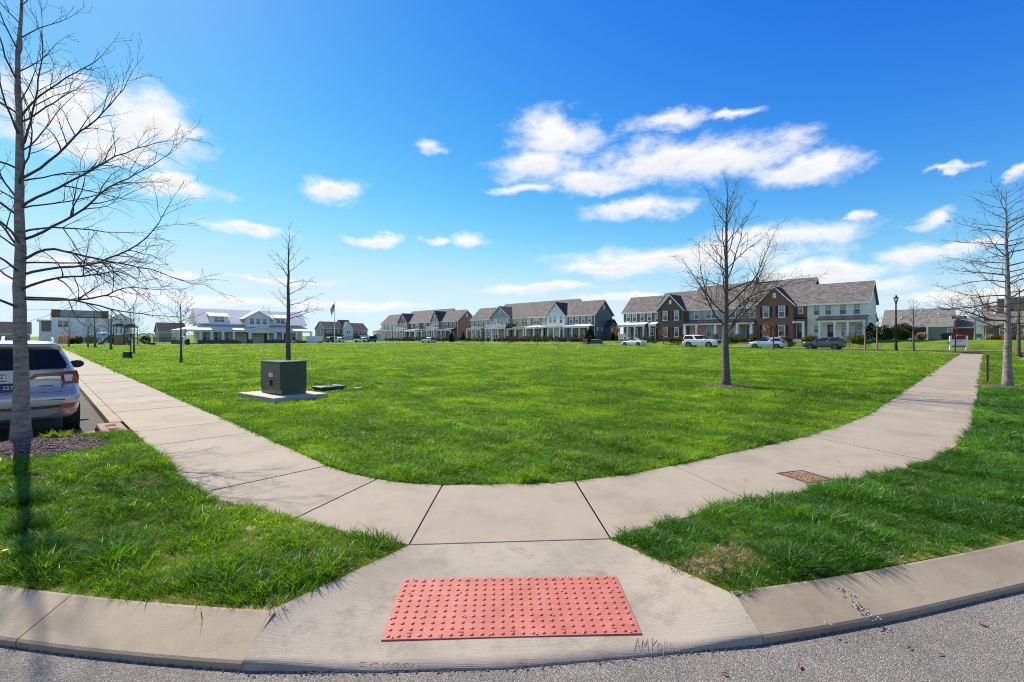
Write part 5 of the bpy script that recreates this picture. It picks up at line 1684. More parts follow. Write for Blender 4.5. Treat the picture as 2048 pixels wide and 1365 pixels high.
t = end_unit('dark slate blue end townhouse, right end of the middle row', U2[5], W2[5], SID['slate'], 'r', px=(0.05, 0.96), side='r', hip=True)
w = W2[5]
window(t, w * 0.14, 1.45, 0.7, 1.6, 0.0); door(t, w * 0.34, 0.0)
for f in (0.58, 0.80): window(t, w * f, 1.35, 1.0, 1.9, 0.0)
for y in (0.9, 2.6): window(t, w + 0.0, 2.3, 0.5, 0.7, 0.0 + y, rz=math.radians(90), grid=False)
window(t, w, 7.0, 0.5, 0.9, 3.25, rz=math.radians(90), grid=False)
m = MB(); m.prism([(3.8, -0.4), (6.3, -0.4), (6.3, 3.1), (5.05, 4.3), (3.8, 3.1)], 'x', w + 0.001, w + 1.2); m.build('side_bay', SID['slate'], t)
m = MB(); m.slab((w, 3.6, 2.99), (w + 1.5, 3.6, 2.99), (w + 1.5, 5.05, 4.42), (w, 5.05, 4.42), 0.1); m.slab((w, 5.05, 4.419), (w + 1.5, 5.05, 4.419), (w + 1.5, 6.5, 2.99), (w, 6.5, 2.99), 0.1); m.build('bay_roof', 'shingle_dark', t)
window(t, w + 1.2, 1.7, 1.6, 1.5, 5.05, True, rz=math.radians(90))
MB().box(w + 0.003, w + 0.06, 0.1, 3.79, -0.4, 0.75).build('brick_plinth', 'brick_base', t)

# --- block 3
U3 = [u_of(x, FV) for x in (763, 800, 819, 842, 866.5, 882, 915)]
W3 = [U3[i] - U3[i + 1] for i in range(6)]
t = end_unit('off-white sided end townhouse, left end of the farthest row', U3[0], W3[0], SID['white'], 'l', porch_mat='shingle', px=(-0.2, 0.80), hip=True, side='l')
door(t, W3[0] * 0.62, 0.0); window(t, W3[0] * 0.25, 1.4, 0.85, 1.9, 0.0); window(t, W3[0] * 0.9, 1.5, 0.7, 1.2, 0.0)
balcony_unit('dark taupe gabled townhouse with white balcony in the farthest row', U3[1], W3[1], SID['taupe'], G2)
porch_unit('brown brick townhouse with white metal porch in the farthest row', U3[2], W3[2], 'brick_base', 'metal_white', True, G2, 'door_lilac')
porch_unit('brown brick townhouse with dark shingle porch in the farthest row', U3[3], W3[3], 'brick_base', 'shingle_dark', False, G2)
balcony_unit('sage green gabled townhouse with white balcony in the farthest row', U3[4], W3[4], SID['sage'], G2)
t = end_unit('navy sided end townhouse with brown side wall, right end of farthest row', U3[5], W3[5], SID['slate'], 'r', porch_mat='shingle', px=(0.0, 0.9), side='r')
w = W3[5]
door(t, w * 0.36, 0.0); window(t, w * 0.13, 1.45, 0.7, 1.6, 0.0); window(t, w * 0.72, 1.35, 1.0, 1.9, 0.0)
MB().prism([(0.05, -0.4), (6.45, -0.4), (6.45, EAVE), (3.25, RIDGE - 0.1), (0.05, EAVE)], 'x', w + 0.002, w + 0.05).build('side_cladding', SID['brown'], t)
window(t, w + 0.05, 7.0, 0.6, 0.9, 3.25, rz=math.radians(90), grid=False)

# --- far row seen beyond the clubhouse (faces the camera along the other street direction)
RZ2 = math.radians(45)
def uvloc(u, v, z): x, y = uv2(u, v); return (x, y, z)
def far_house(label, u, v0, v1, wall, front, eave, ridge, depth, roof, wins, z=1.0, gable=None):
    t = thing('far_house', label, 'house', uvloc(u, v0, z), RZ2, 'houses beyond the clubhouse')
    w = v1 - v0
    gable_house(t, w, depth, eave, ridge, depth / 2, wall, roof)
    MB().box(0.02, w - 0.02, -0.04, -0.002, -0.3, eave - 0.2).build('front_cladding', front, t)
    for f, z_ in wins: window(t, w * f, z_, 1.1, 1.5, -0.04)
    return t
u0 = 228
va, vb, vc, vd = v_of(649, u0), v_of(684, u0), v_of(703, u0), v_of(735, u0)
t = far_house('grey-sided house with dark roof and white porch behind the flagpole', u0, va, vb, SID['mid'], 'brick_base', 6.6, 10.0, 11, 'shingle_dark', [(f, 5.0) for f in (0.15, 0.32, 0.55, 0.8)])
porch(t, 0.2, vb - va - 0.2, -0.04, 2.0, 'shingle_dark', [0.4, (vb - va) / 2, vb - va - 0.4])
window(t, 0, 5.2, 0.8, 1.6, 4.5, rz=math.radians(-90), grid=False); window(t, 0, 8.2, 0.7, 1.2, 5.5, rz=math.radians(-90), grid=False)
t = far_house('narrow white gabled house between the two dark-roofed houses', u0 - 1.2, vb + 0.01, vc, SID['white'], SID['board'], 6.4, 11.0, 10, 'shingle_dark', [])
front_gable(t, 0.02, vc - vb, 0.6, 6.6, SID['board'], 'shingle_tan', peak=10.0, vent=False)
for f in (0.4, 0.62): window(t, (vc - vb) * f, 5.0, 0.9, 1.6, -0.6)
t = far_house('brown-fronted house with dark roof right of the white gable', u0, vc + 0.01, vd, SID['mid'], 'brick_base', 6.2, 9.6, 11, 'shingle_dark', [(f, 4.8) for f in (0.2, 0.42, 0.66, 0.86)])
porch(t, (vd - vc) * 0.4, vd - vc, -0.04, 2.2, 'metal_white', [(vd - vc) * 0.45, (vd - vc) * 0.7, vd - vc - 0.3])
p = uv2(150, 84)
t = thing('far_house', 'blue-grey house with low tan roof left of the farthest townhouse row', 'house', uvloc(u_of(752, 120), 120, HB + 0.1), RZ, 'houses beyond the clubhouse')
gable_house(t, 14, 9, 3.6, 7.2, 4.5, SID['blue'], 'shingle')
window(t, 6, 1.7, 1.2, 1.5, 0.0)

# --- single-storey houses on the right
def ranch(label, u_l, u_r, v_, wall, eave=3.05, ridge=6.6, d=11.0):
    p = UV(u_l, v_)
    t = thing('ranch_house', label, 'house', (p.x, p.y, HB + 0.1), RZ, 'single-storey houses on the right')
    w = u_l - u_r
    gable_house(t, w, d, eave, ridge, d / 2, wall, 'shingle_tan', over=0.4)
    return t, w
VR = 130.0
t, w = ranch('long low grey brick house with tan roof behind the street lamp', u_of(1766, VR), u_of(1902, VR), VR, 'brick_grey')
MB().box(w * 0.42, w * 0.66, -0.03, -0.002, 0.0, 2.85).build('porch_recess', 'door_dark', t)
for f in (0.41, 0.67): MB().box(w * f - 0.16, w * f + 0.16, -0.5, -0.18, -0.2, 2.9).build('post', 'white_paint', t)
MB().box(w * 0.41, w * 0.67, -0.52, -0.16, 2.72, 2.98).build('porch_beam', 'white_paint', t)
railing(t, w * 0.43, w * 0.65, -0.3, 0.0, 0.9)
window(t, w * 0.14, 1.7, 1.7, 1.5, 0.0, True); window(t, w * 0.985, 1.6, 0.8, 1.7, 0.0)
for (f, yy) in ((0.27, 2.6), (0.24, 1.9), (0.55, 4.8), (0.81, 3.4)):
    z = 3.05 + (6.6 - 3.05) * yy / 5.5
    MB().lathe([(0.12, z - 0.1), (0.12, z + 0.45), (0.16, z + 0.5), (0.0001, z + 0.52)], 10, (w * f, yy, 0)).build('roof_vent', 'white_paint', t)
t, w = ranch('low dark brick house with tan roof at the right edge', u_of(1968, VR - 8), u_of(2100, VR - 8), VR - 8, 'brick_base', 3.0, 6.2)
for f in (0.34, 0.62): window(t, w * f, 1.6, 1.6, 1.5, 0.0, True)
MB().box(w * 0.22, w * 0.95, 3.5, 9.5, 5.0, 7.6).build('upper_roof', 'shingle_tan', t)
for (f, yy) in ((0.18, 3.0), (0.5, 3.6)):
    z = 3.0 + 3.2 * yy / 5.5
    MB().lathe([(0.12, z - 0.1), (0.12, z + 0.45), (0.0001, z + 0.5)], 10, (w * f, yy, 0)).build('roof_vent', 'white_paint', t)
m = MB(); m.prism([(-1.3, -0.3), (0.0, -0.3), (0.0, 4.6), (-1.3, 4.0)], 'y', 0.4, 3.2); m.build('stone_chimney', 'offwhite', t)
t, w = ranch('red brick garage wing between the two low houses', u_of(1905, VR + 4), u_of(1958, VR + 4), VR + 4, 'brick_red', 2.7, 4.5, 9)

# --- clubhouse with wrap-round porch
CU = 131.0
vl, vr = 27.2, 50.8
cz = gz0(*uv2(128, 35)) + 0.16
ch_ = thing('clubhouse', 'white clubhouse with metal roof, dormers and wrap-round columned porch', 'clubhouse', uvloc(CU, vl, cz), RZ2)
w = vr - vl
ro = gable_house(ch_, w, 7.2, 5.45, 8.35, 3.6, SID['club'], 'metal_white', over=0.9)
s = MB(); k = -0.7
while k < w + 0.8:
    s.slab((k - 0.025, -0.9, 4.78 + 0.10), (k + 0.025, -0.9, 4.78 + 0.10), (k + 0.025, 3.6, 8.35 + 0.16), (k - 0.025, 3.6, 8.35 + 0.16), 0.05); k += 0.6
s.build('roof_seams', 'metal_white', ro)
# porch roof around front and left end
m = MB()
m.slab((-4.4, -3.4, 3.25), (w + 1.5, -3.4, 3.25), (w + 0.3, -0.003, 4.4), (-0.003, -0.003, 4.4), 0.10)
m.slab((-4.4, 8.5, 3.25), (-4.4, -3.4, 3.249), (-0.003, -0.004, 4.399), (-0.003, 7.2, 4.399), 0.10)
pr_ = m.build('porch_roof', 'metal_white', ch_)
m = MB(); m.box(-4.2, w + 1.3, -3.25, -3.0, 2.80, 3.10); m.box(-4.2, -3.95, -2.99, 8.3, 2.80, 3.10); m.build('porch_beam', 'white_paint', ch_)
MB().box(-4.3, w + 1.4, -3.3, -0.002, -0.4, 0.12).build('porch_floor', 'pad', ch_)
cols_ = [(-4.07, y) for y in (-3.1, -1.2, 0.8, 2.9, 5.0, 7.2)] + [(x, -3.1) for x in (-0.6, 1.6, 3.9, 6.2, 13.9, 17.4, 20.8, w + 1.1)]
for i, (x, y) in enumerate(cols_):
    m = MB(); m.box(x - 0.22, x + 0.22, y - 0.22, y + 0.22, 0.9, 2.795); m.box(x - 0.27, x + 0.27, y - 0.27, y + 0.27, 2.5, 2.7)
    c = m.build('column', 'white_paint', ch_)
    MB().box(x - 0.4, x + 0.4, y - 0.4, y + 0.4, -0.3, 0.9).build('column_base', 'brick_base', c)
m = MB(); m.box(-0.5, 7.2, -3.22, -3.0, 0.1, 0.8); m.box(13.0, w + 1.0, -3.22, -3.0, 0.1, 0.7); m.build('porch_wall', 'brick_base', ch_)
for x in (1.2, 3.6, 6.0): window(ch_, x, 1.55, 1.5, 2.4, 0.0, True)
for x in (14.6, 18.6): door(ch_, x, 0.0, 2.4, 1.2)
for x in (16.6, 21.5): window(ch_, x, 1.7, 1.3, 1.8, 0.0)
# central gable over the entrance
gx0, gx1 = 36.6 - vl, 42.0 - vl
front_gable(ch_, gx0, gx1, 1.6, 6.5, SID['pale'], 'metal_white', peak=8.1, depth_back=3.2, over=0.9, vent=False, z_from=4.0)
for k in range(3): window(ch_, lerp(gx0, gx1, 0.23 + 0.27 * k), 5.55, 1.15, 1.6, -1.6, grid=False)
front_gable(ch_, gx0 - 0.3, gx1 + 0.9, 4.2, 3.1, SID['pale'], 'metal_white', peak=4.1, depth_back=1.0, over=0.6, vent=False, z_from=2.55)
for x in (gx0 + 0.1, gx1 + 0.5):
    m = MB(); m.box(x - 0.3, x + 0.3, -4.15, -3.55, 1.0, 2.56); c = m.build('entrance_column', 'white_paint', ch_)
    MB().box(x - 0.55, x + 0.55, -4.4, -3.3, -0.3, 1.0).build('column_base', 'brick_base', c)
door(ch_, gx0 + 1.1, -0.0, 2.4, 1.0)
# shed dormers
for (x0, x1, wx) in ((2.0, 5.6, 3.8), (16.0, 19.6, 17.8)):
    m = MB(); m.prism([(-0.4, 5.0), (2.8, 5.0), (2.8, 7.2), (-0.4, 6.5)], 'x', x0, x1); d_ = m.build('dormer', SID['pale'], ch_)
    MB().slab((x0 - 0.4, -1.0, 6.55), (x1 + 0.4, -1.0, 6.55), (x1 + 0.4, 2.9, 7.62), (x0 - 0.4, 2.9, 7.62), 0.12).build('dormer_roof', 'metal_white', d_)
    window(ch_, wx, 5.78, 2.2, 1.25, -0.4, True, grid=False)
window(ch_, 0.0, 5.6, 1.4, 1.6, 3.6, rz=math.radians(-90), grid=False)

# --- white modern building on the left
WU = 167.0
t = thing('modern_building', 'white flat-roofed two-storey building behind the playground fence', 'building', uvloc(WU, v_of(103, WU), 1.0), RZ2)
b0, b1 = 0.0, v_of(217, WU) - v_of(103, WU)
zt = 1.76 - 1.0
MB().box(0, b1, 0, 14, -0.3, zt + 5.85).build('wall', 'white_paint', t)
mm = MB(); mm.box(-0.05, b1 + 0.05, -0.05, 14, zt + 5.851, zt + 6.05); mm.build('cornice', 'trim_black', t)
MB().box(0.05, b1 - 0.05, 0.05, 13, zt + 6.051, zt + 7.8).build('parapet', 'grey_panel', t)
for x0, x1 in ((-0.02, 1.6), (b1 - 1.5, b1 + 0.02)): MB().box(x0, x1, -0.02, 1.8, zt + 6.052, zt + 7.85).build('brick_panel', 'wood_red', t)
window(t, v_of(126, WU) - v_of(103, WU), zt + 4.2, 2.1, 1.9, 0.0, True, grid=False)
window(t, v_of(128, WU) - v_of(103, WU), 1.0, 2.2, 2.0, 0.0, True, grid=False)
m = MB(); lw = v_of(103, WU) - v_of(78, WU); m.box(-lw, -0.002, 1.0, 10, -0.3, zt + 2.2); m.box(-lw, -0.002, 3.0, 10, zt + 2.201, zt + 4.9); m.box(-lw, -lw + 0.4, 1.0, 2.99, zt + 2.201, zt + 4.9); m.build('balcony_wing', 'white_paint', t)
MB().box(-lw - 0.4, 0.0, 0.5, 10.2, zt + 4.901, zt + 5.2).build('wing_roof', 'white_paint', t)
MB().box(-lw + 0.6, -0.1, 2.9, 2.98, zt + 2.3, zt + 4.6).build('balcony_opening', 'glass_dark', t)
rwid = v_of(263, WU) - v_of(217, WU)
t2 = thing('gabled_wing', 'white wing with hipped gable roof and three slit windows', 'building', uvloc(WU - 1, v_of(218, WU), 1.0), RZ2)
front_gable(t2, 0, rwid, 0.0, zt + 5.6, 'white_paint', 'shingle_tan', peak=zt + 7.2, depth_back=10, vent=False)
for k in range(3): window(t2, rwid * (0.30 + 0.2 * k), zt + 3.2, 0.55, 2.9, 0.0, grid=False)
for k in range(3): MB().box(rwid * (0.30 + 0.2 * k) - 0.2, rwid * (0.30 + 0.2 * k) + 0.2, -0.05, -0.002, zt + 5.5, zt + 5.75).build('vent_slot', 'trim_black', t2)
MB().box(rwid * 0.55, rwid * 0.8, -0.05, -0.002, 0.2, 2.4).build('door', 'door_dark', t2)
# a dark-roofed house group left and right of them, far off
for lab, px0, px1, uu, e, r_ in (('low grey roofed house far behind the silver car', -40, 60, 210, 3.0, 6.5), ('far dark grey house with low roof left of the clubhouse', 318, 372, 240, 4.5, 8.2)):
    v0, v1 = v_of(px0, uu), v_of(px1, uu)
    q = thing('far_house', lab, 'house', uvloc(uu, v0, 0.9), RZ2, 'houses beyond the clubhouse')
    gable_house(q, v1 - v0, 10, e, r_, 5, SID['mid'], 'shingle_dark')
    window(q, (v1 - v0) * 0.7, e - 1.4, 1.2, 1.4, 0.0)
# ---------------------------------------------------------------- cars: stacked plan outlines
def outline(z, w, y0, y1, rr, rf, ns=10):
    """half plan outline from the rear centre round the right side to the front centre"""
    pts = []
    for k in range(3): pts.append((lerp(0, w - rr, k / 3), y0))
    for k in range(5):
        a = math.radians(-90 + 90 * k / 4); pts.append((w - rr + rr * math.cos(a), y0 + rr * 0.8 + rr * 0.8 * math.sin(a)))
    for k in range(1, ns): pts.append((w + 0.012 * math.sin(math.pi * k / ns), lerp(y0 + rr * 0.8, y1 - rf, k / ns)))
    for k in range(5):
        a = math.radians(90 * k / 4); pts.append((w - rf * 0.7 + rf * 0.7 * math.cos(a), y1 - rf + rf * math.sin(a)))
    for k in range(1, 4): pts.append((lerp(w - rf * 0.7, 0, k / 3), y1))
    return [(x, y, z) for x, y in pts]

def wheel(parent, x, y, r, wid, side, rim='rim_grey', spokes=5):
    w_ = link('wheel', None, parent, (x, y, r))
    s = side
    prof = [(r * 0.62, -wid / 2), (r * 0.94, -wid / 2), (r, -wid / 2 + 0.03), (r, wid / 2 - 0.03), (r * 0.94, wid / 2), (r * 0.66, wid / 2), (r * 0.62, wid / 2 - 0.06)]
    MB().lathe(prof, 28, (0, 0, 0), 'x').build('tyre', 'tyre', w_, True)
    m = MB()
    m.lathe([(r * 0.67, s * (wid / 2 - 0.03)), (r * 0.67, s * (wid / 2 + 0.006)), (r * 0.60, s * (wid / 2 + 0.006)), (r * 0.58, s * (wid / 2 - 0.05))], 24, (0, 0, 0), 'x')
    m.lathe([(r * 0.17, s * (wid / 2 - 0.03)), (r * 0.15, s * (wid / 2 + 0.008)), (0.001, s * (wid / 2 + 0.010))], 12, (0, 0, 0), 'x')
    for k in range(spokes):
        a = 2 * math.pi * k / spokes + 0.3
        ca, sa = math.cos(a), math.sin(a)
        h0, h1 = r * 0.10, r * 0.07
        xx0, xx1 = s * (wid / 2 - 0.03), s * (wid / 2 + 0.004)
        q = []
        for X in (xx0, xx1):
            for (R_, h) in ((r * 0.12, h0), (r * 0.62, h1)):
                for sg in (-1, 1): q.append((X, R_ * ca - sg * h * sa, R_ * sa + sg * h * ca))
        m.add(q, [(4, 5, 7, 6), (0, 2, 3, 1), (0, 4, 6, 2), (1, 3, 7, 5), (2, 6, 7, 3)])
    m.build('rim', rim, w_)
    return w_

def car(name, label, loc, rz, paint, slices, belt, top, wheels, wr, wb, group=None, pillars=(3, 4, 9, 10), rim='rim_grey', rear_glass=True, cladding=None, category='car'):
    t = thing(name, label, category, loc, rz, group)
    half = [outline(*s) for s in slices]
    n = len(half[0])
    full = []
    for h in half:
        full.append(h + [(-x, y, z) for x, y, z in h[-2:0:-1]])
    N_ = len(full[0])
    body = MB(); glass = MB(); clad = MB()
    for tgt in (body, glass, clad):
        tgt.v = [p for r in full for p in r]
    for i in range(len(full) - 1):
        z0, z1 = slices[i][0], slices[i + 1][0]
        for j in range(N_):
            k = (j + 1) % N_
            f = (i * N_ + j, i * N_ + k, (i + 1) * N_ + k, (i + 1) * N_ + j)
            jj = j if j < n - 1 else N_ - 1 - j           # segment index on the half outline
            is_glass = belt <= z0 + 1e-6 and z1 <= top + 1e-6
            if is_glass:
                if jj in (2, 3, 4, 5, 6): is_glass = rear_glass and jj == 2
                elif jj in pillars or jj >= n - 8 and jj < n - 5: is_glass = jj >= n - 4 or jj not in pillars
            if is_glass: glass.f.append(f); glass.k.append(0)
            elif cladding and z1 <= cladding + 1e-6: clad.f.append(f); clad.k.append(0)
            else: body.f.append(f); body.k.append(0)
    body.f.append(tuple(range(N_ - 1, -1, -1))); body.k.append(0)
    o = (len(full) - 1) * N_
    body.f.append(tuple(o + j for j in range(N_))); body.k.append(0)
    for mb, nm, mt in ((body, 'body', paint), (glass, 'windows', 'car_glass'), (clad, 'lower_cladding', 'trim_black')):
        if not mb.f: continue
        me = mb.mesh(nm, mt, True)
        bm = bmesh.new(); bm.from_mesh(me)
        bmesh.ops.delete(bm, geom=[v for v in bm.verts if not v.link_faces], context='VERTS')
        bmesh.ops.recalc_face_normals(bm, faces=bm.faces[:]); bm.to_mesh(me); bm.free()
        link(nm, me, t)
    W = max(s[1] for s in slices)
    for yy in wheels:
        for s in (-1, 1):
            m = MB(); m.lathe([(wr * 1.2, W * s * 0.80), (wr * 1.2, s * (W + 0.018)), (wr * 0.9, s * (W + 0.006)), (wr * 0.9, W * s * 0.80)], 24, (0, yy, wr), 'x')
            m.build('wheel_arch', 'trim_black', t)
            wheel(t, s * (W - 0.09), yy, wr, 0.23, s, rim)
    return t, W

def mirrors(t, x, y, z, material):
    for s in (-1, 1):
        m = MB(); m.lathe([(0.02, -0.06), (0.10, -0.05), (0.11, 0.0), (0.08, 0.07), (0.001, 0.09)], 12, (0, 0, 0), 'y')
        m.v = [(a * 1.25 + s * x, b + y, c * 0.85 + z) for a, b, c in m.v]
        m.tube([(s * (x - 0.2), y + 0.02, z - 0.06), (s * x, y, z - 0.03)], 0.025, 6)
        m.build('mirror', material, t)

def flat(m, pts, thick, y_dir=-1):
    """panel given by outline (x, y, z), thickened along y"""
    n = len(pts)
    vv = list(pts) + [(x, y + y_dir * thick, z) for x, y, z in pts]
    m.add(vv, [tuple(range(n)), tuple(range(2 * n - 1, n - 1, -1))] + [(i, (i + 1) % n, (i + 1) % n + n, i + n) for i in range(n)])
    return m

# --- silver sport utility parked in the bay, seen from behind
SUV = [(0.33, 0.86, 0.16, 4.80, 0.25, 0.45), (0.42, 0.95, 0.05, 4.88, 0.28, 0.5), (0.56, 0.985, 0.01, 4.93, 0.26, 0.5), (0.70, 1.0, 0.0, 4.94, 0.24, 0.5), (0.78, 1.0, 0.015, 4.94, 0.24, 0.5),
       (0.82, 0.995, 0.075, 4.94, 0.24, 0.5), (0.95, 0.985, 0.115, 4.92, 0.24, 0.5), (1.08, 0.965, 0.135, 4.80, 0.24, 0.55), (1.13, 0.95, 0.145, 3.80, 0.24, 0.3), (1.22, 0.92, 0.16, 3.66, 0.22, 0.3),
       (1.42, 0.84, 0.27, 3.22, 0.18, 0.3), (1.58, 0.765, 0.36, 2.86, 0.16, 0.3), (1.625, 0.745, 0.25, 2.75, 0.15, 0.3), (1.66, 0.72, 0.24, 2.62, 0.15, 0.3), (1.715, 0.62, 0.40, 2.45, 0.15, 0.3), (1.735, 0.40, 0.62, 2.2, 0.12, 0.25)]
cp = UV(11.75, -0.43)
c, W = car('parked_car', 'silver sport utility vehicle parked behind the left tree', (cp.x, cp.y, gz0(cp.x, cp.y)), math.radians(45), 'car_silver', SUV, 1.22, 1.58, (1.08, 3.9), 0.375, 2.8, pillars=(11, 15), rear_glass=False)
# rear glass with its frame
rg_ = MB(); flat(rg_, [(-0.80, 0.150, 1.235), (0.80, 0.150, 1.235), (0.82, 0.19, 1.30), (0.70, 0.325, 1.575), (-0.70, 0.325, 1.575), (-0.82, 0.19, 1.30)], 0.03)
rg_.build('rear_window', 'car_glass', c)
for s in (-1, 1):
    m = MB(); flat(m, [(s * 0.70, 0.13, 1.17), (s * 0.955, 0.245, 1.19), (s * 0.985, 0.26, 1.08), (s * 0.975, 0.25, 0.95), (s * 0.77, 0.105, 0.955), (s * 0.74, 0.12, 1.10), (s * 0.42, 0.12, 1.10), (s * 0.36, 0.128, 1.06), (s * 0.33, 0.128, 1.065), (s * 0.40, 0.125, 1.15)], 0.05)
    tl = m.build('tail_light', 'lamp_red', c)
    m = MB(); flat(m, [(s * 0.775, 0.078, 1.12), (s * 0.90, 0.155, 1.12), (s * 0.885, 0.145, 1.00), (s * 0.79, 0.078, 1.00)], 0.012); m.build('reverse_lamp', 'lamp_clear', tl)
    m = MB(); flat(m, [(s * 0.44, 0.118, 1.098), (s * 0.735, 0.112, 1.10), (s * 0.735, 0.112, 1.045), (s * 0.38, 0.118, 1.055)], 0.035); m.build('chrome_bar', 'chrome', tl)
    m = MB(); flat(m, [(s * 0.73, -0.02, 0.60), (s * 0.94, 0.09, 0.605), (s * 0.90, 0.08, 0.52), (s * 0.73, -0.01, 0.52)], 0.03); m.build('reflector', 'lamp_red', c)
    m = MB(); m.tube([(s * 0.64, 0.7, 1.72), (s * 0.64, 1.0, 1.775), (s * 0.65, 2.2, 1.775), (s * 0.66, 2.5, 1.70)], 0.022, 8); m.tube([(s * 0.64, 0.66, 1.69), (s * 0.64, 0.75, 1.76)], 0.03, 8); m.build('roof_rail', 'car_silver', c)
m = MB(); flat(m, [(-0.97, 0.125, 0.69), (-0.74, -0.012, 0.69), (0.74, -0.012, 0.69), (0.97, 0.125, 0.69), (0.955, 0.12, 0.60), (0.72, -0.012, 0.575), (-0.72, -0.012, 0.575), (-0.955, 0.12, 0.60)], 0.012); m.build('bumper_trim', 'trim_black', c)
m = MB(); flat(m, [(-0.62, 0.0, 0.535), (0.62, 0.0, 0.535), (0.70, 0.01, 0.47), (0.56, 0.02, 0.40), (-0.56, 0.02, 0.40), (-0.70, 0.01, 0.47)], 0.03); m.build('skid_plate', 'car_silver', c)
m = MB(); flat(m, [(-0.72, -0.004, 0.574), (0.72, -0.004, 0.574), (0.70, 0.0, 0.545), (-0.70, 0.0, 0.545)], 0.03); m.build('chrome_strip', 'chrome', c)
m = MB(); m.box(-0.62, 0.62, 0.3, 4.6, 0.2, 0.335); m.build('underbody', 'trim_black', c)
m = MB(); m.box(-0.76, 0.76, 0.066, 0.074, 0.805, 0.82)
for s in (-1, 1): m.box(s * 0.755 - 0.006, s * 0.755 + 0.006, 0.095, 0.105, 0.82, 0.95)
m.build('tailgate_seam', 'trim_black', c)
m = MB(); m.bbox(-0.24, 0.24, 0.085, 0.115, 0.83, 1.0, 0.005); m.build('plate_recess', 'trim_black', c)
pl = MB().box(-0.16, 0.16, 0.070, 0.084, 0.855, 0.985).build('licence_plate', 'plate_blue', c)
def text(name, body, parent, loc, size, rot, material, align='CENTER', ext=0.001):
    cu = bpy.data.curves.new(name, 'FONT'); cu.body = body; cu.size = size; cu.align_x = align; cu.align_y = 'CENTER'; cu.extrude = ext; cu.resolution_u = 2
    o = bpy.data.objects.new('tmp_text', cu); COL.objects.link(o)
    dg = bpy.context.evaluated_depsgraph_get(); me = bpy.data.meshes.new_from_object(o.evaluated_get(dg)); bpy.data.objects.remove(o)
    me.materials.clear(); me.materials.append(MATS[material])
    q = link(name, me, parent, loc); q.rotation_euler = rot
    return q
text('plate_number', 'BC  227', pl, (0, 0.068, 0.925), 0.085, (math.radians(90), 0, 0), 'white_paint')
# badge: a plain rounded frame with the letter-like bars of the emblem
m = MB()
pts_ = [(-0.075, 1.155), (0.075, 1.155), (0.062, 1.045), (-0.062, 1.045)]
for (a, b) in zip(pts_, pts_[1:] + pts_[:1]): m.tube([(a[0], 0.105, a[1]), (b[0], 0.105, b[1])], 0.008, 6)
m.tube([(-0.042, 0.10, 1.145), (-0.034, 0.10, 1.06)], 0.009, 6); m.tube([(0.042, 0.10, 1.145), (0.034, 0.10, 1.06)], 0.009, 6); m.tube([(-0.036, 0.10, 1.10), (0.036, 0.10, 1.10)], 0.009, 6)
m.build('emblem', 'chrome', c)
m = MB(); m.tube([(0.45, 0.088, 0.935), (0.64, 0.084, 0.94)], 0.007, 5); m.build('model_badge', 'chrome', c)
m = MB(); m.prism([(0.62, 1.735), (0.86, 1.735), (0.80, 1.82)], 'x', -0.02, 0.02); m.build('roof_antenna', 'trim_black', c)
mirrors(c, 1.08, 3.25, 1.20, 'trim_black')
m = MB(); m.box(-0.66, 0.66, 0.5, 3.2, 0.95, 1.10)
for s in (-0.42, 0.42): m.bbox(s - 0.24, s + 0.24, 1.0, 1.15, 1.10, 1.42, 0.05); m.bbox(s - 0.13, s + 0.13, 1.02, 1.12, 1.421, 1.56, 0.04)
m.build('seats', 'trim_black', c)

# --- cars along the far street; heading +y of the car is its front
def far_spot(px, v): u_ = u_of(px, v); x, y = uv2(u_, v); return (x, y, gz0(x, y))
LEFTW = math.radians(45); RIGHTW = math.radians(45 + 180)     # facing up the street (left in view) or down it
CG = 'cars parked along the far street'
def lamps(t, W, L_, zr, zf, rear_h=0.16, inset=0.16):
    for s in (-1, 1):
        m = MB(); m.bbox(s * (W - 0.14) - 0.13, s * (W - 0.14) + 0.13, 0.02, 0.34, zr - rear_h / 2, zr + rear_h / 2, 0.02); m.v = [(x, y, z) for x, y, z in m.v]; m.build('tail_light', 'lamp_red', t)
        m = MB(); m.bbox(s * (W - 0.20) - 0.17, s * (W - 0.20) + 0.17, L_ - 0.42, L_ - 0.10, zf - 0.07, zf + 0.07, 0.02); m.build('headlight', 'lamp_clear', t)
BIG = [(0.30, 0.90, 0.10, 5.15, 0.2, 0.3), (0.45, 0.99, 0.02, 5.28, 0.22, 0.35), (0.80, 1.015, 0.0, 5.30, 0.22, 0.35), (1.10, 1.0, 0.05, 5.25, 0.22, 0.4), (1.18, 0.985, 0.06, 5.1, 0.22, 0.45), (1.22, 0.97, 0.07, 3.95, 0.2, 0.3), (1.27, 0.95, 0.09, 3.85, 0.2, 0.3),
       (1.55, 0.86, 0.20, 3.35, 0.16, 0.3), (1.80, 0.78, 0.30, 2.95, 0.14, 0.3), (1.87, 0.72, 0.25, 2.7, 0.14, 0.3), (1.92, 0.55, 0.5, 2.4, 0.14, 0.3)]
def centre(pos, rz, L_):
    d = Vector((-math.sin(rz), math.cos(rz))) * (L_ / 2); return (pos[0] - d.x, pos[1] - d.y, pos[2])
t, W = car('parked_car', 'large white sport utility vehicle parked before the brick and lavender townhouses', centre(far_spot(1403, 71.6), RIGHTW, 5.3), RIGHTW, 'car_white', BIG, 1.27, 1.80, (1.05, 4.15), 0.41, 3, CG, pillars=(12,))
lamps(t, W, 5.3, 1.15, 0.98, 0.3); mirrors(t, 1.1, 3.5, 1.33, 'car_white')
m = MB(); m.bbox(-0.55, 0.55, 5.20, 5.33, 0.62, 1.02, 0.03); m.build('grille', 'trim_black', t)
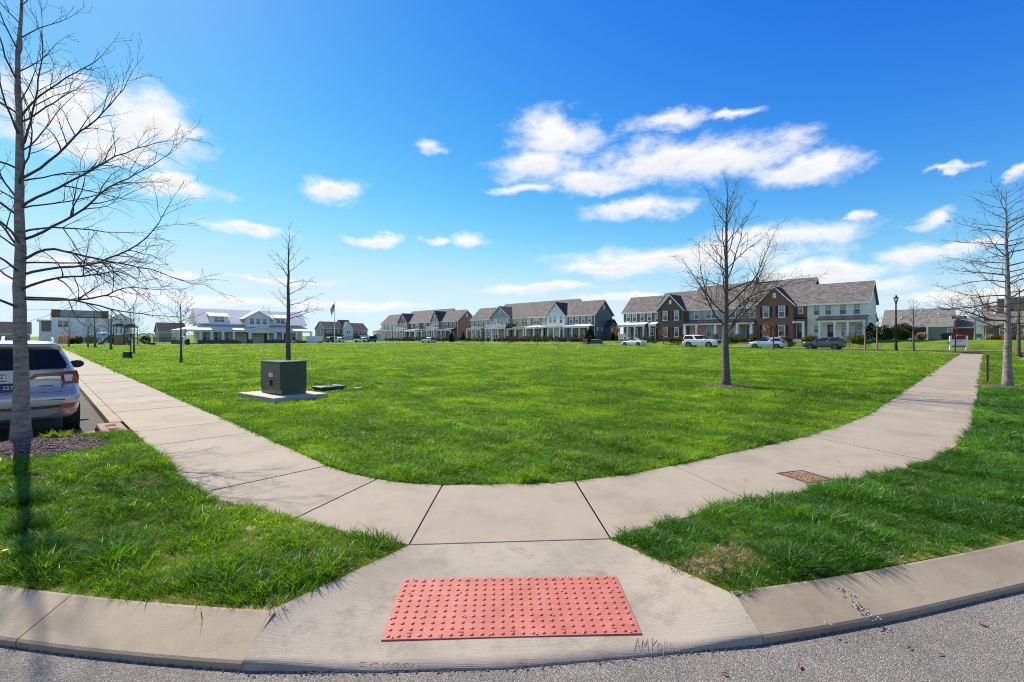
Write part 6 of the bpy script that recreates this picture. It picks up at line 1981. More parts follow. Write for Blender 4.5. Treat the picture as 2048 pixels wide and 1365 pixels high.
CROSS = [(0.28, 0.85, 0.12, 4.45, 0.2, 0.35), (0.42, 0.92, 0.03, 4.56, 0.22, 0.4), (0.70, 0.93, 0.0, 4.60, 0.22, 0.4), (0.95, 0.92, 0.05, 4.58, 0.22, 0.45), (1.03, 0.90, 0.10, 4.4, 0.22, 0.5), (1.06, 0.885, 0.12, 3.45, 0.2, 0.3), (1.10, 0.865, 0.15, 3.35, 0.2, 0.3),
         (1.32, 0.77, 0.35, 2.85, 0.16, 0.3), (1.52, 0.68, 0.60, 2.40, 0.14, 0.3), (1.58, 0.62, 0.55, 2.2, 0.14, 0.3), (1.62, 0.48, 0.8, 2.0, 0.14, 0.3), (1.63, 0.3, 1.0, 1.8, 0.1, 0.2)]
t, W = car('parked_car', 'dark grey crossover parked before the cream townhouse', centre(far_spot(1648, 71.6), LEFTW, 4.6), LEFTW, 'car_grey', CROSS, 1.10, 1.52, (0.95, 3.65), 0.36, 3, CG, pillars=(12,), cladding=0.42)
lamps(t, W, 4.6, 1.02, 0.86); mirrors(t, 1.0, 3.0, 1.12, 'car_grey')
m = MB(); m.bbox(-0.45, 0.45, 4.50, 4.62, 0.45, 0.85, 0.03); m.build('grille', 'trim_black', t)
WAGON = [(0.24, 0.82, 0.12, 4.50, 0.2, 0.35), (0.38, 0.88, 0.02, 4.58, 0.22, 0.45), (0.65, 0.89, 0.0, 4.62, 0.22, 0.5), (0.85, 0.885, 0.03, 4.55, 0.22, 0.6), (0.93, 0.87, 0.06, 4.25, 0.22, 0.6), (0.98, 0.855, 0.08, 3.95, 0.2, 0.4), (1.02, 0.84, 0.10, 3.75, 0.2, 0.4),
         (1.25, 0.73, 0.30, 3.15, 0.16, 0.35), (1.44, 0.64, 0.55, 2.55, 0.14, 0.3), (1.50, 0.56, 0.52, 2.3, 0.14, 0.3), (1.545, 0.40, 0.9, 2.0, 0.12, 0.25)]
t, W = car('parked_car', 'pale blue hatchback wagon parked before the red brick townhouse', centre(far_spot(1535, 71.6), LEFTW, 4.6), LEFTW, 'car_ice', WAGON, 1.02, 1.44, (0.90, 3.68), 0.32, 3, CG, pillars=(12,))
lamps(t, W, 4.6, 0.95, 0.75, 0.26); mirrors(t, 0.97, 3.3, 1.02, 'car_ice')
COUPE = [(0.20, 0.85, 0.12, 4.15, 0.25, 0.4), (0.34, 0.91, 0.02, 4.24, 0.28, 0.5), (0.58, 0.93, 0.0, 4.26, 0.28, 0.55), (0.78, 0.91, 0.04, 4.05, 0.28, 0.7), (0.86, 0.88, 0.12, 3.5, 0.26, 0.5), (0.92, 0.84, 0.35, 2.85, 0.24, 0.4), (0.96, 0.80, 0.55, 2.72, 0.22, 0.35),
         (1.12, 0.70, 0.95, 2.30, 0.2, 0.3), (1.24, 0.60, 1.25, 1.98, 0.15, 0.25), (1.29, 0.45, 1.4, 1.85, 0.12, 0.2)]
t, W = car('parked_car', 'low white sports coupe with rear wing parked before the blue-grey townhouse', centre(far_spot(1268, 71.6), LEFTW, 4.26), LEFTW, 'car_white', COUPE, 0.96, 1.24, (0.85, 3.40), 0.335, 3, CG, pillars=(9,))
lamps(t, W, 4.2, 0.72, 0.66, 0.14)
m = MB(); m.box(-0.75, 0.75, -0.05, 0.25, 1.02, 1.06); m.box(-0.55, -0.5, 0.05, 0.2, 0.8, 1.02); m.box(0.5, 0.55, 0.05, 0.2, 0.8, 1.02); m.build('rear_wing', 'car_white', t)
t, W = car('parked_car', 'silver grey crossover parked before the farthest townhouse row', centre(far_spot(857, 71.6), LEFTW, 4.6), LEFTW, 'car_silver', CROSS, 1.10, 1.52, (0.95, 3.65), 0.36, 3, CG, pillars=(12,))
lamps(t, W, 4.6, 1.02, 0.86)
for px, Y, paint, sl, b_, t_, L_, rz, lab in ((655, 150, 'car_grey', CROSS, 1.10, 1.52, 4.6, 60, 'dark car parked just right of the white fence panel'), (676, 150, 'car_white', WAGON, 1.02, 1.44, 4.6, 70, 'white car parked below the flagpole'),
                                         (724, 140, 'car_white', CROSS, 1.10, 1.52, 4.6, 75, 'white crossover parked in front of the brown-fronted far house'), (744, 140, 'car_navy', BIG, 1.27, 1.80, 5.3, 20, 'dark navy sport utility parked left of the farthest townhouses')):
    x = (px - CX) / F * Y
    rz = math.radians(rz); q = centre((x, Y, gz0(x, Y) + 0.13), rz, L_)
    t, W = car('parked_car', lab, q, rz, paint, sl, b_, t_, (0.95, 3.65), 0.36, 3, 'cars parked near the clubhouse', pillars=(12,))
    lamps(t, W, L_, 1.0, 0.85)
# ---------------------------------------------------------------- street furniture
def gp(px, py, h=SW): q = P(px, py, h); return (q.x, q.y, gz(q.x, q.y) + h)
p = gp(1792, 705)
t = thing('street_lamp', 'black post street lamp with lantern head beyond the green', 'street lamp', p)
MB().lathe([(0.22, -0.1), (0.22, 0.12), (0.17, 0.2), (0.13, 0.75), (0.10, 0.95), (0.10, 1.0)], 16).build('base', 'black_metal', t, True)
MB().lathe([(0.085, 1.0), (0.075, 3.0), (0.06, 4.85), (0.10, 4.9), (0.06, 4.98)], 14).build('pole', 'black_metal', t, True)
h = MB().lathe([(0.07, 4.98), (0.13, 5.05), (0.14, 5.10)], 12).build('lantern', 'black_metal', t)
mat('lamp_glass', (0.62, 0.62, 0.60), 0.25)
MB().lathe([(0.13, 5.101), (0.20, 5.42), (0.20, 5.44)], 8).build('lantern_glass', 'lamp_glass', h)
m = MB()
for k in range(8):
    a = 2 * math.pi * k / 8; m.tube([(0.135 * math.cos(a), 0.135 * math.sin(a), 5.10), (0.205 * math.cos(a), 0.205 * math.sin(a), 5.44)], 0.012, 4)
m.build('lantern_frame', 'black_metal', h)
MB().lathe([(0.24, 5.441), (0.20, 5.50), (0.08, 5.62), (0.05, 5.72), (0.015, 5.78), (0.001, 5.84)], 12).build('lantern_cap', 'black_metal', h, True)
# street name sign
p = gp(1910, 707)
t = thing('street_sign', 'street name sign blade reading SERENITY on a leaning dark post', 'street sign', p)
MB().tube([(0, 0, -0.1), (0.10, 0, 3.25)], 0.045, 10).build('pole', 'black_metal', t)
b = MB().box(-0.28, 1.12, -0.015, 0.015, 3.27, 3.52); q = b.build('sign_blade', 'sign_green', t)
text('street_name', 'SERENITY', q, (0.40, -0.018, 3.39), 0.21, (math.radians(90), 0, 0), 'white_paint')
m = MB(); m.box(0.02, 0.2, -0.05, 0.05, 3.12, 3.268); m.build('bracket', 'steel', t)
m = MB(); m.tube([(0.07, 0.0, 2.2), (0.085, 0, 2.85)], 0.085, 8); m.build('post_sleeve', 'maroon', t)
# white and maroon estate sign
x, y = uv2(u_of(1917, 76.0), 76.0)
t = thing('notice_sign', 'white and maroon notice board on two white posts behind the street sign', 'sign', (x, y, gz(x, y) + 0.05), math.radians(-30))
for sx in (-0.72, 0.72): MB().bbox(sx - 0.09, sx + 0.09, -0.09, 0.09, -0.2, 1.75 if sx > 0 else 1.72, 0.02).build('post', 'white_paint', t)
bd = MB().box(-0.62, 0.62, -0.03, 0.03, 0.45, 1.30).build('board', 'white_paint', t)
MB().prism([(-0.615, 1.301), (0.615, 1.301), (0.615, 1.95), (0.35, 2.12), (-0.615, 2.12)], 'y', -0.035, 0.035).build('header_panel', 'maroon', t)
MB().box(-0.61, 0.61, -0.04, -0.0305, 0.45, 0.60).build('footer_band', 'maroon', bd)
m = MB()
for i, (w_, z) in enumerate(((0.42, 1.18), (0.46, 1.04), (0.22, 0.90), (0.44, 0.76))): m.box(-w_, w_, -0.036, -0.0305, z - 0.02, z + 0.02)
m.build('text_lines', 'sign_text', bd)
m = MB(); cur = [(-0.38, 1.56), (-0.28, 1.52), (-0.16, 1.72), (-0.12, 1.98), (-0.20, 1.86), (-0.14, 1.72), (-0.04, 1.72), (0.0, 1.84), (0.05, 1.72), (0.12, 1.84), (0.17, 1.73), (0.24, 1.83), (0.30, 1.74), (0.42, 1.82)]
m.tube([(a, -0.045, b_) for a, b_ in cur], 0.022, 5); m.build('script_emblem', 'white_paint', t)
MB().box(-1.02, -0.74, -0.04, -0.005, 0.72, 1.12).build('small_plate', 'grey_panel', t)
# brown stake by the walk
p = gp(1975, 769)
t = thing('marker_post', 'thin brown metal marker post beside the right-hand walk', 'post', p)
m = MB(); m.add([(-0.035, -0.005, -0.1), (0.035, -0.005, -0.1), (0.035, 0.018, -0.1), (-0.035, 0.018, -0.1), (-0.035, -0.005, 0.98), (0.035, -0.005, 0.98), (0.035, 0.018, 0.98), (-0.035, 0.018, 0.98)], [(0, 1, 5, 4), (1, 2, 6, 5), (2, 3, 7, 6), (3, 0, 4, 7), (4, 5, 6, 7)])
m.build('stake', 'brown_metal', t)
MB().box(-0.05, 0.05, -0.012, 0.025, 0.95, 1.0).build('stake_cap', 'brown_metal', t)
leafy_plant('weed', 'low leafy weed at the foot of the marker post', 'weed', gp(1973, 770), 60, 0.16, 0.08, 'leaf_bright', 9)
# pet waste station
p = gp(258, 718)
t = thing('pet_waste_station', 'dark green pet waste post with bag box and bin', 'waste station', p)
MB().box(0.11, 0.16, -0.03, 0.03, -0.1, 1.95).build('post', 'bin_green', t)
MB().bbox(-0.32, 0.10, -0.2, 0.2, 0.02, 0.52, 0.03).build('bin', 'bin_green', t)
MB().lathe([(0.19, 0.52), (0.18, 0.56), (0.0001, 0.58)], 14, (-0.11, 0, 0)).build('bin_lid', 'box_lid', t)
MB().bbox(-0.05, 0.20, -0.09, -0.031, 1.05, 1.45, 0.02).build('bag_dispenser', 'bin_green', t)
# little white box on a post and dark litter bin at the pavilion end
def at_depth(px, Y, h=SW): x = (px - CX) / F * Y; return (x, Y, gz(x, Y) + h)
t = thing('parcel_box', 'small white box on a white post left of the clubhouse', 'post box', at_depth(367, 80))
MB().box(-0.09, 0.09, -0.09, 0.09, -0.1, 1.05).build('post', 'white_paint', t); MB().bbox(-0.32, 0.32, -0.25, 0.25, 1.05, 1.75, 0.06).build('box', 'white_paint', t); MB().box(-0.12, 0.12, -0.256, -0.251, 1.25, 1.5).build('opening', 'trim_black', t)
t = thing('litter_bin', 'dark round litter bin at the left end of the clubhouse', 'bin', at_depth(375, 92))
MB().lathe([(0.36, -0.05), (0.40, 1.0), (0.44, 1.05), (0.30, 1.12)], 16).build('drum', 'black_metal', t); MB().lathe([(0.31, 1.121), (0.31, 1.3), (0.001, 1.36)], 16).build('dome_lid', 'black_metal', t)
# splash mushroom
t = thing('splash_mushroom', 'blue and white mushroom water feature before the white building', 'water feature', at_depth(206, 105))
MB().lathe([(0.26, -0.1), (0.24, 2.0)], 14).build('stem', 'white_paint', t, True); MB().lathe([(1.25, 2.0), (1.30, 2.12), (1.0, 2.38), (0.5, 2.55), (0.001, 2.6)], 24).build('cap', 'pool_blue', t, True)
MB().lathe([(1.0, 2.385), (0.6, 2.535), (0.001, 2.615)], 24).build('cap_top', 'offwhite', t, True)
# playground
t = thing('play_tower', 'brown playground tower with roof canopy, slide and arched climbers', 'playground', at_depth(262, 96), math.radians(20))
for sx in (-0.8, 0.8):
    for sy in (-0.8, 0.8): MB().tube([(sx, sy, -0.1), (sx, sy, 3.5)], 0.06, 8).build('post', 'play_brown', t)
MB().box(-0.85, 0.85, -0.85, 0.85, 1.3, 1.42).build('platform', 'play_brown', t)
m = MB(); m.add([(-1.05, -1.05, 3.5), (1.05, -1.05, 3.5), (1.05, 1.05, 3.5), (-1.05, 1.05, 3.5), (-0.4, -0.4, 4.25), (0.4, -0.4, 4.25), (0.4, 0.4, 4.25), (-0.4, 0.4, 4.25)], [(3, 2, 1, 0), (0, 1, 5, 4), (1, 2, 6, 5), (2, 3, 7, 6), (3, 0, 4, 7), (4, 5, 6, 7)]); m.build('canopy', 'play_brown', t)
MB().box(-0.75, 0.75, -0.87, -0.82, 1.5, 2.2).build('panel', 'play_tan', t)
MB().box(-2.6, -0.9, -0.6, 0.6, 0.0, 2.0).build('play_panel', 'play_tan', t)
for sx in (-2.65, -0.95): MB().tube([(sx, -0.6, -0.1), (sx, -0.6, 4.1)], 0.06, 8).build('post', 'play_brown', t)
m = MB(); m.add([(-2.9, -0.8, 3.7), (-0.9, -0.8, 3.7), (-0.9, 0.8, 3.7), (-2.9, 0.8, 3.7), (-2.3, -0.3, 4.3), (-1.4, -0.3, 4.3), (-1.4, 0.3, 4.3), (-2.3, 0.3, 4.3)], [(3, 2, 1, 0), (0, 1, 5, 4), (1, 2, 6, 5), (2, 3, 7, 6), (3, 0, 4, 7), (4, 5, 6, 7)]); m.build('canopy', 'play_brown', t)
sl_ = MB(); pr2 = [(-2.7, 1.9), (-3.4, 1.7), (-4.2, 0.9), (-4.8, 0.2), (-5.2, 0.15)]
for (a, b_) in zip(pr2, pr2[1:]): sl_.slab((a[0], -0.35, a[1]), (b_[0], -0.35, b_[1]), (b_[0], 0.35, b_[1]), (a[0], 0.35, a[1]), 0.08); sl_.slab((a[0], -0.42, a[1] + 0.25), (b_[0], -0.42, b_[1] + 0.25), (b_[0], -0.36, b_[1] + 0.25), (a[0], -0.36, a[1] + 0.25), 0.35)
sl_.build('slide', 'play_brown', t)
for k, x0 in enumerate((1.4, 2.3)):
    m = MB(); m.tube([(x0, -0.2 + 0.3 * k, -0.1), (x0, -0.2 + 0.3 * k, 1.6)] + [(x0 + 0.75 - 0.75 * math.cos(a), -0.2 + 0.3 * k, 1.6 + 0.75 * math.sin(a)) for a in np.linspace(0.2, math.pi, 10)] + [(x0 + 1.5, -0.2 + 0.3 * k, -0.1)], 0.06, 8); m.build('climbing_arch', 'black_metal', t)
m = MB(); m.tube([(2.0, -1.2, 1.0), (2.8, -1.3, 0.6), (3.8, -1.4, 0.25), (4.6, -1.4, 0.25)], 0.24, 8); m.build('crawl_tube', 'play_brown', t)
# black metal fence behind the playground
def fence(label, px0, px1, Y, h=1.5, step=2.4):
    a = at_depth(px0, Y); b_ = at_depth(px1, Y)
    t = thing('metal_fence', label, 'fence', a)
    L_ = b_[0] - a[0]; dz = b_[2] - a[2]
    n = max(1, int(L_ / step))
    for i in range(n + 1):
        x = L_ * i / n; MB().box(x - 0.04, x + 0.04, -0.04, 0.04, -0.15 + dz * i / n, h + 0.08 + dz * i / n).build('post', 'black_metal', t)
    for i in range(n):
        x0, x1 = L_ * i / n + 0.041, L_ * (i + 1) / n - 0.041; z = dz * (i + 0.5) / n
        m = MB()
        for zz in (h - 0.03, h - 0.22, 0.12): m.box(x0, x1, -0.02, 0.02, z + zz, z + zz + 0.04)
        k = x0 + 0.06
        while k < x1: m.box(k - 0.009, k + 0.009, -0.009, 0.009, z + 0.05, z + h - 0.031); k += 0.13
        m.build('fence_panel', 'black_metal', t)
fence('long black metal fence behind the playground', 118, 372, 112)
fence('black metal fence between the flagpole and white houses', 676, 712, 175)
t = thing('vinyl_fence', 'solid white vinyl fence panel right of the clubhouse', 'fence', at_depth(614, 125), 0)
w_ = 30 * 125 / F
for k in range(9): MB().box(k * w_ / 9 + 0.008, (k + 1) * w_ / 9 - 0.008, -0.03, 0.03, 0, 1.7).build('board', 'rail_white', t)
m = MB(); m.box(-0.05, w_ + 0.05, -0.05, 0.05, 1.701, 1.8); m.build('top_rail', 'rail_white', t)
for x in (-0.07, w_ + 0.07): MB().box(x - 0.07, x + 0.07, -0.07, 0.07, -0.1, 1.9).build('post', 'rail_white', t)
# flagpole and flag
p = at_depth(669, 128)
t = thing('flagpole', 'tall white flagpole with a hanging striped flag', 'flagpole', p)
MB().lathe([(0.14, -0.1), (0.13, 0.4), (0.10, 3.0), (0.06, 10.9), (0.11, 10.95), (0.11, 11.05), (0.001, 11.12)], 12).build('pole', 'white_paint', t, True)
fm, nt, N, L, b = nodes_of('flag_cloth')
b.inputs['Roughness'].default_value = 0.8
at_ = N.new('ShaderNodeUVMap'); sp_ = N.new('ShaderNodeSeparateXYZ'); L.new(at_.outputs[0], sp_.inputs[0])
mu = N.new('ShaderNodeMath'); mu.operation = 'MULTIPLY'; mu.inputs[1].default_value = 6.5; L.new(sp_.outputs[1], mu.inputs[0])
fr = N.new('ShaderNodeMath'); fr.operation = 'FRACT'; L.new(mu.outputs[0], fr.inputs[0])
gt = N.new('ShaderNodeMath'); gt.operation = 'GREATER_THAN'; gt.inputs[1].default_value = 0.5; L.new(fr.outputs[0], gt.inputs[0])
mx = N.new('ShaderNodeMix'); mx.data_type = 'RGBA'; mx.inputs['A'].default_value = (0.45, 0.015, 0.03, 1); mx.inputs['B'].default_value = (0.8, 0.8, 0.8, 1); L.new(gt.outputs[0], mx.inputs['Factor'])
g1 = N.new('ShaderNodeMath'); g1.operation = 'LESS_THAN'; g1.inputs[1].default_value = 0.4; L.new(sp_.outputs[0], g1.inputs[0])
g2 = N.new('ShaderNodeMath'); g2.operation = 'GREATER_THAN'; g2.inputs[1].default_value = 0.46; L.new(sp_.outputs[1], g2.inputs[0])
g3 = N.new('ShaderNodeMath'); g3.operation = 'MULTIPLY'; L.new(g1.outputs[0], g3.inputs[0]); L.new(g2.outputs[0], g3.inputs[1])
m2 = N.new('ShaderNodeMix'); m2.data_type = 'RGBA'; L.new(g3.outputs[0], m2.inputs['Factor']); L.new(mx.outputs['Result'], m2.inputs['A']); m2.inputs['B'].default_value = (0.015, 0.02, 0.10, 1); L.new(m2.outputs['Result'], b.inputs['Base Color'])
MATS['flag_cloth'] = fm
m = MB(); rows = []
nu, nv = 14, 10
for j in range(nv + 1):
    r = []
    for i in range(nu + 1):
        s_, q = i / nu, j / nv
        r.append((-0.08 - 1.35 * s_ * (0.55 + 0.2 * q), 0.22 * math.sin(s_ * 9 + q * 1.5) * s_, 10.7 - 1.9 * (1 - q) - 1.6 * s_ ** 1.2 - 0.1 * math.sin(s_ * 7)))
    rows.append(r)
m.grid(rows); me = m.mesh('flag', 'flag_cloth', True)
uvl = me.uv_layers.new(name='UVMap')
for pl_ in me.polygons:
    for li in pl_.loop_indices:
        vi = me.loops[li].vertex_index; uvl.data[li].uv = ((vi % (nu + 1)) / nu, (vi // (nu + 1)) / nv)
link('flag', me, t)

# ---------------------------------------------------------------- shrubs
def shrub(name, label, loc, rx, rz_, material, seed, n=420, group=None, shape='ball', leaf=0.06, category='shrub', stem=True):
    r = random.Random(seed)
    t = thing(name, label, category, loc, r.uniform(0, 6), group)
    m = MB()
    for _ in range(n):
        while True:
            x, y, z = r.uniform(-1, 1), r.uniform(-1, 1), r.uniform(-1, 1)
            d = math.sqrt(x * x + y * y + z * z)
            if 0.35 < d <= 1: break
        if shape == 'cone':
            h = r.random() ** 0.8; a = r.uniform(0, 6.283); rad = (1 - h) ** 0.75 * (0.45 + 0.55 * math.sqrt(r.random())) * (1 + 0.15 * math.sin(a * 5 + h * 20))
            q = Vector((rx * rad * math.cos(a), rx * rad * math.sin(a), h * rz_ * 2))
        else:
            bump = 1 + 0.12 * math.sin(x * 5 + seed) * math.sin(y * 6 + seed * 2)
            q = Vector((x * rx * bump, y * rx * bump, (z * 0.5 + 0.5) * rz_ * 2 * bump))
        a = Vector((r.gauss(0, 1), r.gauss(0, 1), r.gauss(0, 1))).normalized(); b2 = a.cross(Vector((r.gauss(0, 1), r.gauss(0, 1), r.gauss(0, 1)))).normalized()
        s_ = leaf * r.uniform(0.6, 1.5)
        o = len(m.v); m.v += [tuple(q - a * s_), tuple(q + b2 * s_ * 0.6), tuple(q + a * s_), tuple(q - b2 * s_ * 0.6)]; m.f.append((o, o + 1, o + 2, o + 3)); m.k.append(0)
    m.build('foliage', material, t)
    if stem:
        st = MB()
        for k in range(4):
            a = k * 1.6 + seed; st.tube([(0, 0, -0.1), (0.3 * rx * math.cos(a), 0.3 * rx * math.sin(a), rz_ * 0.7), (0.6 * rx * math.cos(a), 0.6 * rx * math.sin(a), rz_ * 1.2)], [0.03, 0.02, 0.006], 5)
        st.build('stems', 'twig', t, kind='stuff')
    return t
def on_yard(px, v_): x, y = uv2(u_of(px, v_), v_); return (x, y, gz(x, y) + 0.10)
HG = 'clipped shrubs along the townhouse fronts'
rg = random.Random(77)
k = 0
for (xa, xb, nn, lab) in ((1335, 1374, 4, 'small clipped shrub before the brown brick gable'), (1452, 1495, 5, 'clipped shrub before the olive grey townhouse'), (1504, 1512, 2, 'clipped shrub left of the pale blue hatchback'), (1566, 1582, 2, 'clipped shrub right of the pale blue hatchback'),
                          (1606, 1634, 3, 'yellowish clipped shrub before the cream townhouse steps'), (1700, 1728, 3, 'low shrub under the cream townhouse porch'), (1282, 1306, 4, 'clipped shrub right of the white coupe'),
                          (930, 980, 7, 'clipped shrub before the pale grey end townhouse'), (985, 1060, 10, 'clipped shrub before the blue-grey or cream townhouse'), (1064, 1130, 9, 'clipped shrub before the taupe or white townhouse'), (1138, 1178, 6, 'clipped shrub before the dark slate townhouse'),
                          (770, 830, 9, 'clipped shrub before the left half of the farthest row'), (835, 905, 9, 'clipped shrub before the right half of the farthest row')):
    for i in range(nn):
        px = lerp(xa, xb, (i + 0.5) / nn) + rg.uniform(-1, 1)
        s_ = rg.uniform(0.42, 0.68)
        ordn = ['first', 'second', 'third', 'fourth', 'fifth', 'sixth', 'seventh', 'eighth', 'ninth', 'tenth'][i]
        shrub('clipped_shrub', ordn + ' ' + lab.replace(' before', ' from left, before').replace(' under', ' from left, under') if nn > 2 else ['left ', 'right '][i] + lab, on_yard(px, 79.4 + rg.uniform(-0.2, 0.2)), s_, s_ * 0.8, 'leaf_hedge', 300 + k, 260, HG, leaf=0.10, stem=False); k += 1
for px, v_, rx, hz, lab in ((1180, 78.8, 1.5, 2.9, 'dark conical evergreen at the corner of the slate end townhouse'), (1229, 84.0, 0.9, 2.4, 'narrow evergreen left of the blue-grey end townhouse'), (1742, 81.0, 1.2, 2.3, 'dark conical evergreen at the right end of the cream townhouse'),
                        (903, 79.0, 0.85, 2.6, 'slim evergreen before the navy end townhouse'), (925, 81.5, 0.9, 2.3, 'bushy evergreen at the corner of the farthest row'), (750, 92, 0.9, 2.4, 'slim evergreen left of the farthest townhouse row')):
    shrub('evergreen', lab, on_yard(px, v_), rx, hz / 2, 'leaf_ever', int(px), 2200, 'evergreens beside the townhouses', 'cone', 0.11, 'evergreen', False)
shrub('round_shrub', 'large dark broadleaf shrub behind the street lamp', on_yard(1806, 120), 2.0, 1.6, 'leaf_ever', 5, 2600, leaf=0.14)
shrub('ornamental_grass', 'tan dry ornamental grass before the grey brick house', on_yard(1843, 122), 0.9, 0.75, 'leaf_dry', 6, 900, leaf=0.12)
shrub('small_shrub', 'little light green shrub left of the big dark shrub', on_yard(1779, 121), 0.7, 0.7, 'leaf_hedge', 7, 600, leaf=0.12)
shrub('tall_hedge', 'dark brown hedge beside the cream townhouse rear wing', on_yard(1766, 100), 1.6, 1.2, 'leaf_ever', 8, 1400, leaf=0.14)
for i, px in enumerate((1978, 1993, 2008, 2025, 2042)):
    shrub('low_shrub', ['first', 'second', 'third', 'fourth', 'fifth'][i] + ' low shrub from left before the dark brick house', on_yard(px, 108), 0.75, 0.45, 'leaf_hedge' if i % 2 else 'leaf_dry', 40 + i, 380, 'low shrubs before the dark brick house', leaf=0.11, stem=False)
for i, (px, Y, rx, hz, mt) in enumerate(((134, 108, 2.0, 1.5, 'leaf_dry'), (157, 109, 0.9, 1.1, 'leaf_hedge'), (181, 109, 1.3, 1.2, 'leaf_hedge'), (225, 110, 0.9, 1.2, 'leaf_hedge'), (145, 108, 0.7, 0.8, 'leaf_ever'), (291, 110, 1.1, 1.2, 'leaf_ever'))):
    lab = ['tan shrub at the left end of the playground fence', 'small olive shrub second from the left along the fence', 'round olive shrub behind the bare trees', 'olive shrub right of the splash mushroom', 'small dark shrub right of the tan one', 'dark shrub under the climbing arches'][i]
    shrub('fence_shrub', lab, at_depth(px, Y), rx, hz * 0.8, mt, 60 + i, 700, 'shrubs along the playground fence', leaf=0.13, stem=False)
for i, px in enumerate((430, 470, 480, 588, 600, 640)):
    shrub('low_shrub', ['first', 'second', 'third', 'fourth', 'fifth', 'sixth'][i] + ' low shrub from left along the clubhouse front', at_depth(px, 112 if px < 600 else 120), 0.6, 0.35, 'leaf_dry' if i % 2 else 'leaf_hedge', 80 + i, 260, 'low shrubs at the clubhouse', leaf=0.10, stem=False)
# rust-leaved and pink-budded young trees on the yards
for px, v_, H, lm, nlf, sz, seed, lab in ((1232, 79.0, 3.6, 'leaf_rust', 1100, 0.15, 91, 'small tree with rusty leaves between the first two rows'), (1327, 78.4, 3.6, 'leaf_rust', 650, 0.12, 92, 'small tree with sparse rusty leaves before brown brick'),
                                         (1537, 78.4, 4.2, 'leaf_rust', 1300, 0.15, 93, 'small tree with golden rust leaves before red brick'), (1400, 78.4, 3.4, 'leaf_pink', 320, 0.11, 94, 'small pink-budded tree behind the large white vehicle'),
                                         (1162, 77.6, 3.2, 'leaf_pink', 420, 0.12, 95, 'small pink-budded tree before the slate townhouse'), (1008, 78.4, 3.2, 'leaf_pink', 380, 0.12, 96, 'small pink-budded tree before the blue-grey townhouse'),
                                         (878, 78.4, 3.2, 'leaf_pink', 380, 0.13, 97, 'small pink-budded tree before the navy end townhouse'), (922, 78.6, 3.2, 'leaf_rust', 300, 0.12, 98, 'small rusty tree at the gap between farther rows')):
    make_tree(lab, on_yard(px, v_), H, 0.07, seed, 'young trees in the townhouse yards', name='young_tree', first=0.3, prim=18, lod=1, leaves=lm, leaf_n=nlf, leaf_size=sz, rmin=0.012,
              length=lambda f: 0.32 * H * (1 - f) ** 0.6 + 0.2, elev=lambda f: lerp(35, 65, f), leaf_zone=(0.25, 0.8))
# porch furniture and yard odds and ends
def rocking_chair(label, loc, rz):
    t = thing('rocking_chair', label, 'chair', loc, rz, 'white rocking chairs on the cream porch')
    MB().box(-0.3, 0.3, -0.28, 0.28, 0.42, 0.47).build('seat', 'white_paint', t)
    b_ = MB(); b_.box(-0.3, -0.25, 0.25, 0.3, 0.47, 1.2); b_.box(0.25, 0.3, 0.25, 0.3, 0.47, 1.2); b_.box(-0.249, 0.249, 0.25, 0.3, 1.1, 1.2)
    for k in range(5): b_.box(-0.2 + k * 0.09, -0.16 + k * 0.09, 0.26, 0.29, 0.471, 1.099)
    b_.build('backrest', 'white_paint', t)
    for sx in (-0.27, 0.27):
        MB().tube([(sx, -0.45, 0.10), (sx, -0.2, 0.03), (sx, 0.2, 0.03), (sx, 0.5, 0.12)], 0.022, 6).build('rocker', 'white_paint', t)
        MB().box(sx - 0.03, sx + 0.03, -0.30, 0.249, 0.66, 0.70).build('armrest', 'white_paint', t)
        for sy in (-0.24, 0.24): MB().box(sx - 0.022, sx + 0.022, sy - 0.022, sy + 0.022, 0.03, 0.659 if sy < 0 else 0.419).build('leg', 'white_paint', t)
def local_pt(u_l, lx, ly, z): x, y = uv2(u_l - lx, FV + ly); return (x, y, z)
rocking_chair('white rocking chair on the cream townhouse porch, left of two', local_pt(U1[5], W1[5] * 0.68, -0.9, HB + 0.24), RZ)
rocking_chair('white rocking chair on the cream townhouse porch, right of two', local_pt(U1[5], W1[5] * 0.88, -0.9, HB + 0.24), RZ)
rocking_chair('white chair on the porch of the blue-grey end townhouse', local_pt(U1[0], W1[0] * 0.08, -0.9, HB + 0.24), RZ)
x, y, z = on_yard(1894, 127)
t = thing('grill', 'black covered barbecue grill against the grey brick house', 'grill', (x, y, z), RZ)
MB().prism([(-0.75, 0), (0.75, 0), (0.8, 0.75), (-0.8, 0.75)], 'y', -0.35, 0.35).build('cover_base', 'black_metal', t); MB().prism([(-1.1, 0.751), (1.1, 0.751), (0.95, 1.1), (0.5, 1.35), (-0.5, 1.35), (-0.95, 1.1)], 'y', -0.4, 0.4).build('cover_top', 'black_metal', t)
x, y, z = on_yard(1946, 118)
t = thing('playset', 'green plastic play bench before the red brick garage', 'play bench', (x, y, z), RZ)
mat('play_green', (0.02, 0.22, 0.13), 0.5)
MB().box(-1.2, 1.2, -0.35, 0.35, 0.4, 0.5).build('seat', 'play_green', t); MB().box(0.1, 1.15, -0.34, 0.34, 0.501, 1.1).build('box', 'play_green', t)
for sx in (-1.1, 1.1): MB().box(sx - 0.08, sx + 0.08, -0.3, 0.3, -0.05, 0.399).build('leg', 'play_green', t)
